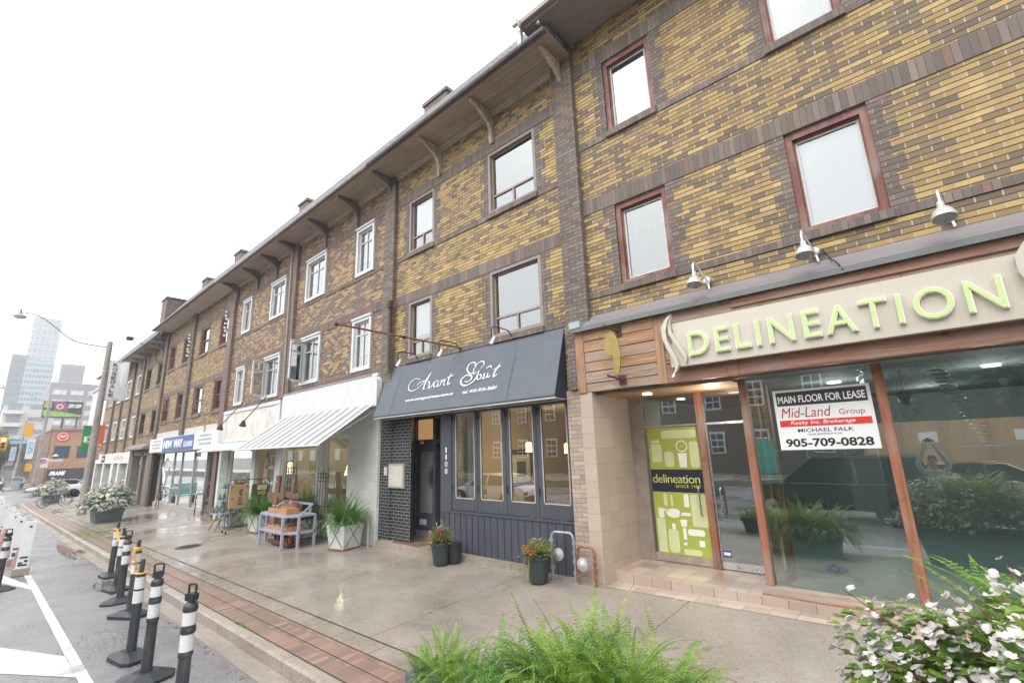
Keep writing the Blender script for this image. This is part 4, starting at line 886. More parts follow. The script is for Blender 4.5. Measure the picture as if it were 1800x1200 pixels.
m = MB(); m.box(-8.12, -4.63, .02, .10, -.1, 1.06); m.build('stall_riser', CHAR_V, B)
m = MB(); m.box(-8.12, -4.63, .0, .12, 1.06, 1.10); m.build('ledge', CHAR, B)
m = MB()
for k in range(20): x = -8.05+k*.175; m.box(x, x+.012, .012, .02, .25, 1.05)
m.build('board_groove', M('charcoal_shadow_gap', (.03, .032, .042), .6), B)
m = MB(); m.box(-8.13, -7.80, .02, .12, 1.10, 3.25); m.box(-7.8, -4.63, .03, .12, 3.18, 3.3); m.box(-8.16, -8.13, .02, .8, -.1, 3.25); m.build('front_frame', CHAR, B)
gx = [(-7.68, -7.09), (-6.91, -6.30), (-6.10, -5.50), (-5.31, -4.72)]; px = [-7.80, -7.005, -6.205, -5.42, -4.635]
for i in range(4):
    a, d = px[i]+.004, px[i+1]-.004; m = MB()
    m.box(a, gx[i][0], .035, .10, 1.11, 3.17); m.box(gx[i][1], d, .035, .10, 1.11, 3.17); m.box(gx[i][0], gx[i][1], .035, .10, 1.11, 1.35); m.box(gx[i][0], gx[i][1], .035, .10, 3.12, 3.17)
    f = m.build('folding_window', CHAR, B, bevel=.004)
    m = MB(); a, d = gx[i]
    for bx in ((a, a+.018, 1.35, 3.12), (d-.018, d, 1.35, 3.12), (a, d, 1.35, 1.37), (a, d, 3.10, 3.12)): m.box(bx[0], bx[1], .03, .045, bx[2], bx[3])
    m.build('glazing_bead', M('pale_glazing_bead', (.45, .4, .36), .5), f)
    m = MB(); m.quad((a, .06, 1.35), (d, .06, 1.35), (d, .06, 3.12), (a, .06, 3.12)); m.build('pane', GLASS, f, recalc=False)
    m = MB()
    for z in (1.5, 2.95): m.tube([(px[i]+.02, .02, z), (px[i]+.02, .02, z+.14)], .012, 6)
    m.build('hinge', BLACKP, f)
m = MB(); put_text(m, '1', -7.985, -7.945, 2.30, 2.41, wallp(.012)); put_text(m, '1', -7.985, -7.945, 2.15, 2.26, wallp(.012)); put_text(m, '0', -8.005, -7.92, 2.0, 2.11, wallp(.012)); put_text(m, '8', -8.005, -7.92, 1.85, 1.96, wallp(.012)); m.build('house_number', WHITE_T, B)
m = MB(); xs = [-10.3, -9.3, -8.1, -7.0, -6.0, -5.4]
for a, d in zip(xs, xs[1:]):
    ya, yd = -.10-.012*(a+10.3), -.10-.012*(d+10.3)
    if a < -8.2: ya = yd = -.20
    z = .30; m.hexa([(a, ya, -.2), (d, yd, -.2), (d, .7, -.2), (a, .7, -.2)], [(a, ya, z), (d, yd, z), (d, .7, z), (a, .7, z)])
m.build('door_step', STEPM, B, bevel=.012)
m = MB(); m.box(-9.75, -8.75, -.12, .5, .301, .316); o = m.build('door_mat', M('brown_coir_mat', (.16, .09, .06), .95, scale=30, bump=.5), None); tag(o, 'brown door mat on the restaurant entrance step', 'door mat')
mb_ = thing('menu_box', 'pale framed menu case on the black brick pier', 'menu case', (-9.7, -.03, 1.5))
m = MB(); m.box(-10.06, -9.42, -.06, -.002, 1.50, 2.07); m.build('frame', M('silver_frame', (.42, .40, .38), .4, metal=.3), mb_, bevel=.006); m = MB(); m.box(-10.01, -9.47, -.064, -.061, 1.55, 2.02); m.build('menu_sheet', M('menu_paper', (.55, .53, .46), .5, var=.08, scale=4), mb_)
m = MB(); m.box(-10.26, -10.14, -.05, -.03, 1.79, 1.99); o = m.build('meter_tag', WHITE, None); tag(o, 'small white plate on the black brick pier', 'plate')

# slanted awning with lettering
aw = thing('shop_awning', 'slate blue sloping awning with white script lettering over the restaurant', 'awning', (-7.4, -.2, 3.2))
xa, xb = -10.25, -4.62; zt, zb, yf = 4.47, 3.22, -.42
m = MB(); nx, nz = 36, 8; vs = []
for i in range(nx+1):
    for j in range(nz+1):
        u, v = i/nx, j/nz; sg_ = .012*math.sin(math.pi*v)*(1+.6*math.sin(u*31)+.4*math.sin(u*13+1)); vs.append((lerp(xa, xb, u), lerp(-.015, yf, v)+sg_, lerp(zt, zb, v)))
m.add(vs, [(i*(nz+1)+j, (i+1)*(nz+1)+j, (i+1)*(nz+1)+j+1, i*(nz+1)+j+1) for i in range(nx) for j in range(nz)]); m.quad((xa, yf, zb), (xb, yf, zb), (xb, yf+.02, zb-.05), (xa, yf+.02, zb-.05)); m.build('canopy', AWNING, aw, smooth=True, recalc=False)
m = MB()
for x in (-9.55, -5.75): m.quad((x, -.012, zt), (x+.012, -.012, zt), (x+.012, yf-.006, zb), (x, yf-.006, zb))
m.build('seam', M('awning_seam', (.07, .08, .10), .8), aw, recalc=False)
m = MB()
for x in (xa+.001, xb-.001): m.quad((x, -.015, zt), (x, yf, zb), (x, yf+.02, zb-.05), (x, -.015, zb-.05))
m.build('end_panel', AWNING_D, aw, recalc=False)
m = MB(); m.tube([(xa, yf+.03, zb-.05), (xb, yf+.03, zb-.05)], .02, 6); m.tube([(xa, -.02, zb-.05), (xb, -.02, zb-.05)], .02, 6)
for x in (xa+.02, -8.4, -6.5, xb-.02): m.tube([(x, -.02, zb-.05), (x, yf+.03, zb-.05)], .015, 6)
m.build('frame', M('white_awning_frame', (.5, .5, .5), .5), aw)
ez = Vector((0, -.4, -1.24)).normalized(); nrm = Vector((0, -1.24, .4)).normalized()
def awp(u, s, w=0.0): p = Vector((u, -.015, 4.47)) + ez*s + nrm*(.006+w); return tuple(p)
STK = [(1,[(-8.67, 0.5), (-8.84, 0.46), (-9.0, 0.5), (-9.07, 0.62), (-9.02, 0.72), (-8.89, 0.77), (-8.69, 0.73), (-8.49, 0.59), (-8.37, 0.45), (-8.31, 0.37)]),
(3,[(-8.31, 0.37), (-8.37, 0.47), (-8.43, 0.63), (-8.45, 0.73), (-8.45, 0.77), (-8.39, 0.77)]),
(1,[(-8.76, 0.65), (-8.64, 0.58), (-8.51, 0.56), (-8.39, 0.57)]),
(2,[(-8.35, 0.61), (-8.31, 0.6), (-8.27, 0.65), (-8.26, 0.73), (-8.26, 0.78), (-8.17, 0.74), (-8.13, 0.69), (-8.13, 0.64)]),
(2,[(-7.97, 0.63), (-8.04, 0.62), (-8.09, 0.68), (-8.08, 0.74), (-8.03, 0.77), (-7.97, 0.74), (-7.94, 0.64)]),
(2,[(-7.94, 0.63), (-7.95, 0.71), (-7.94, 0.76), (-7.91, 0.77), (-7.87, 0.74)]),
(2,[(-7.88, 0.64), (-7.85, 0.63), (-7.84, 0.68), (-7.86, 0.76)]),
(2,[(-7.85, 0.72), (-7.81, 0.66), (-7.76, 0.62), (-7.73, 0.65), (-7.74, 0.71), (-7.73, 0.75), (-7.7, 0.76), (-7.67, 0.74)]),
(3,[(-7.56, 0.5), (-7.6, 0.62), (-7.61, 0.72), (-7.59, 0.76), (-7.56, 0.76), (-7.51, 0.72)]),
(2,[(-7.69, 0.59), (-7.46, 0.56)]),
(1,[(-6.65, 0.53), (-6.58, 0.45), (-6.59, 0.38), (-6.67, 0.35), (-6.77, 0.39), (-6.83, 0.48), (-6.85, 0.58), (-6.82, 0.62), (-6.75, 0.61), (-6.67, 0.56)]),
(2,[(-6.85, 0.43), (-6.84, 0.37), (-6.92, 0.34), (-7.03, 0.36), (-7.07, 0.46), (-7.01, 0.55), (-6.9, 0.6), (-6.76, 0.58)]),
(3,[(-6.67, 0.56), (-6.7, 0.67), (-6.76, 0.77), (-6.88, 0.84), (-7.02, 0.86), (-7.14, 0.81), (-7.18, 0.72), (-7.1, 0.64), (-6.98, 0.62), (-6.87, 0.67), (-6.87, 0.74), (-6.96, 0.78), (-7.05, 0.76)]),
(2,[(-6.64, 0.66), (-6.69, 0.69), (-6.68, 0.75), (-6.63, 0.77), (-6.58, 0.74), (-6.58, 0.69), (-6.62, 0.66), (-6.65, 0.66)]),
(2,[(-6.53, 0.67), (-6.5, 0.66), (-6.49, 0.7), (-6.51, 0.76), (-6.47, 0.77), (-6.41, 0.73), (-6.39, 0.65)]),
(2,[(-6.39, 0.65), (-6.39, 0.73), (-6.37, 0.76), (-6.34, 0.75), (-6.31, 0.72)]),
(2,[(-6.47, 0.55), (-6.38, 0.5), (-6.32, 0.55)]),
(3,[(-6.1, 0.5), (-6.18, 0.62), (-6.22, 0.72), (-6.21, 0.76), (-6.18, 0.76), (-6.12, 0.72)]),
(2,[(-6.26, 0.61), (-6.05, 0.55)])]
m = MB(); nn = 0
for w, pts in STK:
    nn += 1; hw = {1: .0105, 2: .013, 3: .0175}[w]
    m.ribbon(pts, lambda t, d, hw=hw: hw*(.55+.75*abs(d.y*.8+d.x*.25))*(.45+.55*min(1, 5*t, 5*(1-t))), lambda u, s, k=nn: awp(u, s, k*.00012))
m.build('script_lettering', WHITE_T, aw, recalc=False)
m = MB(); put_text(m, 'www.avantgoutrestaurant.ca', -9.02, -7.35, 1.05, .975, lambda u, v, w: awp(u, v), shear=.25, bold=.018); put_text(m, 'tel. 416-916-3681', -7.04, -6.06, 1.045, .97, lambda u, v, w: awp(u, v), shear=.25, bold=.018); m.build('lettering', WHITE_T, aw, recalc=False)
def awlamp(x, label):
    t = thing('awning_lamp', label, 'lamp', (x, 0, 4.5), 'small black arm lamps over the slate blue awning')
    m = MB(); m.tube(spline([(x, -.02, 4.46), (x-.03, -.10, 4.62), (x-.04, -.22, 4.66), (x-.05, -.52, 4.66), (x-.05, -.60, 4.60), (x-.05, -.60, 4.44)], 4), .012, 7); m.build('arm', BLACKP, t, smooth=True)
    m = MB(); rt = Matrix.Rotation(R(-25), 3, 'X') @ Matrix.Rotation(R(12), 3, 'Y'); m.lathe([(.0, .10), (.03, .10), (.038, .0), (.042, -.06), (.03, -.06), (.0, -.05)], (x-.05, -.58, 4.36), 12, rt); m.build('lamp_head', ALU, t, smooth=True); return t
awlamp(-8.93, 'black arm lamp over the first letters of the awning, farthest from the timber fascia'); awlamp(-7.42, 'black arm lamp beside the rusty rod over the awning'); awlamp(-5.86, 'black arm lamp under the wide window, nearest the timber fascia')
rod = thing('sign_rod', 'long rusty iron rod sticking out over the pavement above the awning', 'iron rod', (-7.41, 0, 4.56))
m = MB(); m.tube([(-7.41, .0, 4.56), (-7.41, -3.02, 4.58)], .02, 8); m.build('bar', RUST, rod); m = MB(); m.lathe([(.03, -.04), (.03, .04)], (-7.41, -1.55, 4.57), 10, Matrix.Rotation(R(90), 3, 'X')); m.lathe([(.03, -.03), (.03, .03)], (-7.41, -2.98, 4.58), 10, Matrix.Rotation(R(90), 3, 'X')); m.tube([(-7.41, -.9, 4.56), (-7.41, -.9, 4.40), (-7.41, -.9, 4.12)], .006, 5); m.build('hook', RUSTD, rod)
# dining room
m = MB(); m.box(-8.12, -4.5, .12, 6, .25, .35); m.build('dining_floor', M('dark_wood_floor', (.13, .08, .05), .35), B)
m = MB(); m.box(-8.14, -8.06, .85, 6, .25, 3.3); m.box(-4.6, -4.5, .12, 6, .25, 3.3); m.box(-8.12, -4.5, 5, 5.1, .25, 3.3); m.build('dining_wall', WARMWALL, B)
m = MB(); m.box(-10.2, -4.5, .12, 6, 3.3, 3.36); m.build('dining_ceiling', M('cream_ceiling', (.6, .5, .36), .8), B)
m = MB()
for x, w in ((-7.36, .20), (-4.79, .10)):
    n = 12; vs = []
    for i in range(n+1): xx = x-w/2 + w*i/n*1.25; yy = .20+.018*math.sin(i*1.9); vs += [(xx, yy, 1.12), (xx, yy, 3.2)]
    m.add(vs, [(2*i, 2*i+2, 2*i+3, 2*i+1) for i in range(n)])
m.build('curtain', M('blue_white_curtain', (.78, .80, .86), .8, var=.1, stretch=(20, 20, .3)), B, recalc=False)
PEND = emit('warm_lamp_glow', (1.0, .60, .22), 3)
def pendant(x, y, z, label):
    t = thing('pendant_lamp', label, 'lamp', (x, y, z), 'amber pendant lamps in the restaurant')
    m = MB(); m.tube([(x, y, 3.3), (x, y, z+.12)], .006, 5); m.build('cord', BLACKP, t); m = MB(); m.lathe([(.03, .12), (.07, .1), (.075, -.1), (.06, -.11)], (x, y, z), 12); m.build('lamp_shade', PEND, t, smooth=True)
    ld = bpy.data.lights.new('lamp_glow', 'POINT'); ld.energy = 16; ld.specular_factor = 0.0; ld.color = (1, .72, .42); ld.shadow_soft_size = 0; lo = bpy.data.objects.new('lamp_glow', ld); COL.objects.link(lo); lo.location = (0, 0, -.25); lo.parent = t
pendant(-6.9, 1.6, 2.35, 'amber pendant lamp behind the second pane from the door'); pendant(-6.1, 2.0, 2.3, 'amber pendant lamp behind the third pane from the door'); pendant(-5.5, 1.8, 2.3, 'amber pendant lamp behind the pane nearest the beige pier')
pc_ = thing('framed_picture', 'dark framed picture with pale mount on the dining room wall', 'picture', (-8.0, 2.6, 1.5))
m = MB(); m.box(-8.05, -8.0, 2.1, 3.1, 1.35, 2.3); m.build('frame', M('dark_picture_frame', (.05, .025, .02), .4), pc_); m = MB(); m.box(-7.998, -7.995, 2.25, 2.95, 1.48, 2.17); m.build('mount', M('picture_mount', (.6, .58, .5), .6), pc_); m = MB(); m.box(-7.994, -7.992, 2.42, 2.78, 1.62, 2.0); m.build('print', M('dark_print', (.08, .08, .07), .6, var=.5, scale=12), pc_)
def dining(x, y, label, lc):
    t = thing('dining_table', label, 'table', (x, y, .35), 'restaurant tables'); m = MB(); m.box(x-.38, x+.38, y-.38, y+.38, 1.06, 1.09); m.build('table_top', M('white_table_linen', (.7, .7, .72), .8), t)
    m = MB(); m.lathe([(.22, 0), (.2, .03), (.03, .05), (.03, .7)], (x, y, .352), 12); m.build('pedestal', BLACKP, t)
    for s in (-1, 1):
        cx = x+s*.62; c = thing('dining_chair', lc[0 if s < 0 else 1], 'chair', (cx, y, .35), 'restaurant chairs'); m = MB(); m.box(cx-.21, cx+.21, y-.21, y+.21, .78, .83); m.build('seat', M('brown_leather', (.2, .085, .05), .5), c)
        for ax in (-.18, .18):
            for ay in (-.18, .18): m = MB(); m.tube([(cx+ax, y+ay, .352), (cx+ax, y+ay, .78)], .018, 6); m.build('leg', WOOD_CRATE, c)
        m = MB(); bx = cx+s*.2; m.box(bx-.02, bx+.02, y-.2, y+.2, 1.02, 1.28); m.tube([(bx, y-.18, .83), (bx, y-.18, 1.05)], .014, 6); m.tube([(bx, y+.18, .83), (bx, y+.18, 1.05)], .014, 6); m.build('backrest', WOOD_CRATE, c)
dining(-6.5, .9, 'white cloth table close behind the two middle panes', ('brown chair left of the cloth table at the middle panes', 'brown chair right of the cloth table at the middle panes')); dining(-5.2, 2.3, 'white cloth table deeper in the restaurant', ('brown chair left of the table deeper in the restaurant', 'brown chair right of the table deeper in the restaurant'))

# ------------------------------------------------------------------ C: building with two small shops
Cb = thing('brick_building', 'red-brown brick building with white casement windows over the striped awning', 'building', (-16.5, 0, .05), 'row of brick shop buildings')
wC = [(-15.45, -14.02, 7.52, 9.03), (-12.10, -11.12, 7.52, 9.06), (-18.50, -17.15, 7.52, 9.0), (-21.48, -20.52, 7.52, 9.0), (-12.12, -11.12, 4.61, 6.16), (-15.43, -14.12, 4.61, 6.2), (-18.56, -17.17, 4.44, 6.0), (-21.55, -20.61, 4.44, 6.0)]
m = MB(); wall_holes(m, -22.5, -10.45, 3.5, 10.02, wC); m.build('wall', B_mixed, Cb, recalc=False)
bd = MB(); bd.box(-22.4, -10.45, -.014, 0, 9.07, 9.33); bd.box(-16.1, -10.45, -.014, 0, 6.21, 6.47); bd.box(-22.4, -16.7, -.014, 0, 6.01, 6.27); bd.build('soldier_course', B_solred, Cb)
sd = MB(); sd.box(-22.4, -10.45, -.016, 0, 7.40, 7.515); sd.box(-16.1, -10.45, -.016, 0, 4.42, 4.605); sd.box(-22.4, -16.7, -.016, 0, 4.28, 4.435); sd.build('sill_course', B_solred, Cb)
for i, w in enumerate(wC):
    wo = window(Cb, *w, 'white', (False if i in (5, 6) else (0.0, .3, 0.5)[i % 3]), 50+i); q = (MB(), MB()); quoins(q, w[0], w[1], w[2]+.003, w[3]-.003); [k.build('brick_surround', B_red, wo) for k in q]
# the two opened casements
for (x, z0, z1, a) in ((-15.33, 4.72, 6.1, -62), (-18.46, 4.55, 5.9, -75)):
    m = MB(); rt = Matrix.Rotation(R(a), 3, 'Z'); wd = .60 if a > -70 else .5
    def cb(cx, cz, sx, sz): m.obox(Vector((x, -.04, 0)) + rt @ Vector((cx, 0, 0)) + Vector((0, 0, cz)), (sx, .045, sz), rt)
    cb(.03, (z0+z1)/2, .06, z1-z0); cb(wd-.03, (z0+z1)/2, .06, z1-z0); cb(wd/2, z0+.03, wd, .06); cb(wd/2, z1-.03, wd, .06); cb(wd/2, z0+(z1-z0)*.72, wd, .035); cb(wd/2, z0+(z1-z0)*.86, .03, (z1-z0)*.28)
    s = m.build('casement', WHITE, Cb); m = MB(); p = [Vector((x, -.04, 0)) + rt @ Vector((d, 0, 0)) for d in (.05, wd-.05)]
    m.quad((p[0].x, p[0].y, z0+.05), (p[1].x, p[1].y, z0+.05), (p[1].x, p[1].y, z1-.05), (p[0].x, p[0].y, z1-.05)); m.build('pane', GLASS_UP, s, recalc=False)
floor_slabs(Cb, -22.5, -10.5, (3.7, 7.0, 10.0)); shell(Cb, -22.55, -10.46, -.6, 10.0, B_dark)
rf = eaves(Cb, -22.7, -10.2, 10.02, gut=M('pale_gutter', (.30, .285, .28), .4, metal=.2)); chimney(rf, -19.3, -18.5, 1.1, 2.0, 11.5, 13.35); chimney(rf, -22.65+.2, -21.7+.3, 3.4, 4.4, 12, 15.6)
for x in (-10.22, -12.1, -14.1, -16.4, -18.1, -20.0, -22.35): bracket(Cb, x, 10.0, mat=M('grey_bracket', (.17, .15, .14), .7))
pilaster(Cb, -16.72, -16.12, 4.3, 10.02, mat=B_red); pilaster(Cb, -23.0, -22.4, 2.9, 10.02, mat=B_red)
m = MB(); m.tube([(-16.5, -.2, 10.0), (-16.48, -.17, 9.4), (-16.4, -.15, 4.4)], .03, 6); m.build('downspout', M('grey_pipe', (.3, .28, .28), .5), Cb)
# piers, posts, stall risers
m = MB(); m.box(-11.94, -10.475, -.10, .15, -.4, 3.55); m.build('white_pier', B_white, Cb)
m = MB()
for a, d in ((-13.84, -13.46), (-16.82, -16.41), (-18.95, -18.61), (-22.55, -22.30)): m.box(a, d, -.05, .12, -.5, 2.95)
m.box(-22.5, -10.5, -.02, .12, 2.85, 3.55); m.build('shop_post', GREENWHITE, Cb)
m = MB(); m.box(-22.3, -21.44, -.04, .12, -.5, 2.85); m.build('green_pier', B_green, Cb)
m = MB()
for a, d in ((-13.46, -11.94), (-16.41, -13.84), (-21.44, -18.95)): m.box(a, d, -.03, .12, -.5, .62); m.box(a, d, -.05, .12, .62, .68)
m.build('stall_riser', GREENWHITE, Cb)
m = MB()
for a, d in ((-13.46, -11.94), (-16.41, -13.84), (-21.44, -18.95)): m.box(a, a+.06, 0, .1, .68, 2.85); m.box(d-.06, d, 0, .1, .68, 2.85); m.box(a, d, 0, .1, 2.79, 2.85)
m.build('window_frame', WHITE_OLD, Cb)
for a, d in ((-13.4, -12.0), (-16.35, -13.9), (-21.38, -19.0)): m = MB(); m.quad((a, .06, .68), (d, .06, .68), (d, .06, 2.8), (a, .06, 2.8)); m.build('shop_window', GLASS, Cb, recalc=False)
m = MB(); a, d = -18.45, -16.95; m.box(a, a+.14, .3, .36, -.1, 2.4); m.box(d-.14, d, .3, .36, -.1, 2.4)
for z in (-.1, .75, 1.35, 1.9, 2.3): m.box(a, d, .3, .36, z, z+.10)
m.box((a+d)/2-.03, (a+d)/2+.03, .3, .36, -.1, 2.4); m.box(-18.61, a, .28, .38, -.3, 2.85); m.box(d, -16.82, .28, .38, -.3, 2.85); dr = m.build('door', WHITE_OLD, Cb); m = MB(); m.quad((a, .33, 0), (d, .33, 0), (d, .33, 2.4), (a, .33, 2.4)); m.build('pane', GLASS, dr, recalc=False)
m = MB(); m.tube([(-17.2, .26, .9), (-17.2, .26, 1.3)], .015, 6); m.build('handle', STEEL, dr)
m = MB(); m.box(-22.3, -10.5, .13, 5, -.3, .12); m.build('shop_floor', M('shop_wood_floor', (.2, .14, .09), .5), Cb)
m = MB(); m.box(-22.3, -10.5, 4.5, 4.6, 0, 3.5); m.box(-10.6, -10.5, .15, 4.5, 0, 3.5); m.box(-16.7, -16.6, .5, 4.5, 0, 3.5); m.box(-22.4, -22.3, .15, 4.5, 0, 3.5); m.build('shop_wall', M('honey_shop_wall', (.48, .41, .29), .8, var=.15, scale=1.5), Cb)
m = MB(); m.box(-22.3, -10.5, .13, 5, 3.5, 3.56); m.build('shop_ceiling', M('cream_shop_ceiling', (.6, .56, .46), .8), Cb)
for x in (-13.0, -15.0, -19.8):
    ld = bpy.data.lights.new('lamp_glow', 'POINT'); ld.energy = 20; ld.specular_factor = 0.0; ld.color = (1, .80, .55); ld.shadow_soft_size = 0
    t = thing('table_lamp', {-13.0: 'lit cream lamp behind the armchair in the white painted shop', -15.0: 'lit cream lamp behind the wide pane of the white painted shop', -19.8: 'lit cream lamp in the shop under the marble panel'}[x], 'lamp', (x, 1.8, .12), 'lit lamps in the shop windows')
    m = MB(); m.lathe([(.12, 0), (.1, .05), (.03, .1), (.05, .5), (.1, .9), (.04, 1.2), (.02, 1.5)], (x, 1.8, .122), 12); m.build('base', M('turned_wood_lamp', (.4, .3, .17), .5), t, smooth=True)
    m = MB(); m.lathe([(.14, 1.95), (.26, 1.5)], (x, 1.8, .12), 16); m.build('lamp_shade', emit('cream_shade_glow', (1, .78, .45), 1.4), t, smooth=True, recalc=False); lo = bpy.data.objects.new('lamp_glow', ld); COL.objects.link(lo); lo.location = (0, -.3, 2.2); lo.parent = t
# upholstered armchair in the window
ac = thing('armchair', 'pink upholstered wingback armchair in the shop window beside the white pier', 'armchair', (-12.6, .85, .12))
def soft(mb, x0, x1, y0, y1, z0, z1): mb.box(x0, x1, y0, y1, z0, z1)
m = MB(); soft(m, -12.95, -12.25, .5, 1.15, .42, .68); m.build('seat', TERRA, ac, bevel=.05, smooth=True)
m = MB(); m.prism([(-13.0, .55), (-12.2, .55), (-12.15, 1.45), (-12.35, 1.62), (-12.85, 1.62), (-13.05, 1.45)], 1.0, 1.25); m.build('backrest', TERRA, ac, bevel=.05, smooth=True)
for s in (-1, 1): m = MB(); cx = -12.6+s*.42; m.box(cx-.08, cx+.08, .45, 1.2, .35, .88); m.build('armrest', TERRA, ac, bevel=.05, smooth=True)
for sx in (-.36, .36):
    for yy in (.55, 1.15): m = MB(); m.lathe([(.02, .0), (.035, .24)], (-12.6+sx, yy, .122), 8); m.build('leg', BLACKP, ac)
cu = MB(); cu.obox((-12.5, .82, 1.0), (.42, .14, .4), Matrix.Rotation(R(20), 3, 'X')); o = cu.build('cushion', M('patterned_cushion', (.24, .22, .2), .9, var=.7, scale=22), None, bevel=.05, smooth=True); tag(o, 'dark patterned cushion leaning on the pink armchair', 'cushion')
cab = thing('cabinet', 'tall honey coloured wooden cabinet inside the white painted shop', 'cabinet', (-12.2, 2.2, .12)); m = MB(); m.box(-12.9, -11.5, 2.0, 2.5, .12, 2.7); m.build('carcass', M('pale_honey_wood', (.46, .32, .16), .5), cab, bevel=.02); m = MB(); m.box(-12.95, -11.45, 1.96, 2.5, 2.7, 2.85); m.build('cornice', M('pale_honey_wood2', (.5, .37, .2), .5), cab, bevel=.02)
for x in (-12.55, -11.85): m = MB(); m.box(x-.3, x+.3, 1.985, 1.999, .3, 2.5); d = m.build('door', M('pale_honey_wood3', (.42, .28, .13), .5), cab, bevel=.004); m = MB(); m.lathe([(.02, 0), (.025, .03)], (x+.24, 1.97, 1.3), 8, Matrix.Rotation(R(90), 3, 'X')); m.build('handle', GOLD, d)
t = thing('bookcase', 'dark wooden bookcase against the back wall of the white painted shop', 'bookcase', (-15.2, 3.6, .12)); m = MB(); m.box(-16.3, -14.1, 3.9, 4.2, .12, 2.4); m.box(-16.3, -16.22, 3.5, 3.9, .12, 2.4); m.box(-14.18, -14.1, 3.5, 3.9, .12, 2.4); m.build('carcass', WOOD_CROSS, t)
for z_ in (.15, .7, 1.25, 1.8, 2.35): m = MB(); m.box(-16.22, -14.18, 3.5, 3.9, z_, z_+.05); m.build('shelf', WOOD_CROSS, t)
m = MB(); rn = random.Random(15)
for z_ in (.2, .75, 1.3, 1.85):
    x_ = -16.15
    while x_ < -14.3: w_b = rn.uniform(.05, .16); m.mi = rn.randrange(3); m.box(x_, x_+w_b*.9, 3.55, 3.8, z_, z_+rn.uniform(.2, .42)); x_ += w_b
m.build('books', [M('book_red2', (.35, .08, .07), .6), M('book_cream2', (.5, .45, .36), .6), M('book_brown2', (.2, .12, .08), .6)], t)
for nm_, x_, y_, lab_ in (('side_table', -14.6, .8, 'round dark wooden table behind the wide pane of the white shop'), ('side_table', -20.2, .9, 'round dark wooden table in the shop under the marble panel')):
    t = thing(nm_, lab_, 'table', (x_, y_, .12)); m = MB(); m.lathe([(0, .72), (.48, .72), (.5, .75), (0, .76)], (x_, y_, .12), 20); m.build('table_top', WOOD_CROSS, t); m = MB(); m.lathe([(.25, 0), (.2, .05), (.05, .1), (.05, .72)], (x_, y_, .122), 12); m.build('pedestal', WOOD_CROSS, t)
    v_ = MB(); v_.lathe([(0, 0), (.09, .0), (.13, .12), (.07, .26), (.08, .3), (.0, .29)], (x_, y_, .882), 14); o = v_.build('vase', M('blue_white_vase', (.35, .42, .55), .15, var=.4, scale=14), None, smooth=True); tag(o, 'pale blue vase standing on the round table ' + ('behind the wide pane' if x_ > -16 else 'under the marble panel'), 'vase')
for k_, (x_, mt_) in enumerate(((-21.0, TERRA), (-19.3, M('grey_upholstery', (.22, .23, .25), .9)))):
    t = thing('armchair', ('pink armchair', 'grey armchair')[k_] + ' deep inside the shop under the marble panel', 'armchair', (x_, 2.2, .12))
    for nm_, b_ in (('seat', (x_-.35, x_+.35, 1.85, 2.5, .4, .62)), ('backrest', (x_-.4, x_+.4, 2.5, 2.7, .4, 1.3)), ('armrest', (x_-.5, x_-.36, 1.85, 2.6, .3, .85)), ('armrest', (x_+.36, x_+.5, 1.85, 2.6, .3, .85)), ('base', (x_-.45, x_+.45, 1.9, 2.65, .125, .4))): m = MB(); m.box(*b_); m.build(nm_, mt_, t, bevel=.05, smooth=True)
# white blank sign board with rounded end
sb = thing('sign_board', 'long blank white sign board with a rounded end above the striped awning', 'sign board', (-13.2, -.2, 3.9))
m = MB(); m.prism([(-16.1, 3.5), (-10.35, 3.5)] + [(-10.35+.0, 4.0), (-10.37, 4.2), (-10.47, 4.30), (-10.6, 4.33)] + [(-15.95, 4.33), (-16.08, 4.27)], -.27, -.02); m.build('board', WHITE, sb, bevel=.01)
m = MB(); m.box(-15.6, -10.5, -.16, -.0, 4.332, 4.40); m.build('cap_rail', WHITE, sb); m = MB(); m.tube([(-16.0, -.28, 4.345), (-10.6, -.28, 4.345)], .018, 6); m.build('conduit', GALV, sb)
# marble panel in a white frame
mp_ = thing('sign_board', 'veined marble panel in a white frame over the second shop', 'sign board', (-19.4, -.08, 3.5)); m = MB(); m.box(-21.92, -17.0, -.09, -.03, 3.08, 4.12); m.build('marble_panel', MARBLE, mp_)
m = MB(); m.box(-22.33, -16.60, -.13, -.0, 4.12, 4.26); m.box(-22.33, -16.6, -.13, -.0, 2.95, 3.08); m.box(-22.33, -21.92, -.12, 0, 3.08, 4.12); m.box(-17.0, -16.6, -.12, 0, 3.08, 4.12); m.build('frame', WHITE, mp_, bevel=.01)
def arm_lamp(x, label):
    t = thing('arm_lamp', label, 'lamp', (x, 0, 4.44), 'long rusty arm lamps over the marble panel'); m = MB(); m.tube([(x, -.02, 4.42), (x+.02, -.06, 4.5), (x+.1, -.12, 4.44), (x+1.35*.3, -.85, 3.58), (x+.4, -.9, 3.55)], .018, 7); m.build('arm', RUSTD, t)
    m = MB(); m.lathe([(.0, .12), (.05, .11), (.075, .02), (.12, -.08), (.11, -.08), (.05, .0), (.0, .03)], (x+.46, -.9, 3.48), 12, Matrix.Rotation(R(25), 3, 'Y')); m.build('lamp_shade', RUSTD, t, smooth=True); m = MB(); m.lathe([(.0, .0), (.06, .0), (.06, .03), (0, .03)], (x, -.0, 4.44), 10, Matrix.Rotation(R(90), 3, 'X')); m.build('wall_mount', WHITE, t)
arm_lamp(-20.4, 'rusty arm lamp over the left half of the marble panel'); arm_lamp(-18.1, 'rusty arm lamp over the middle of the marble panel')
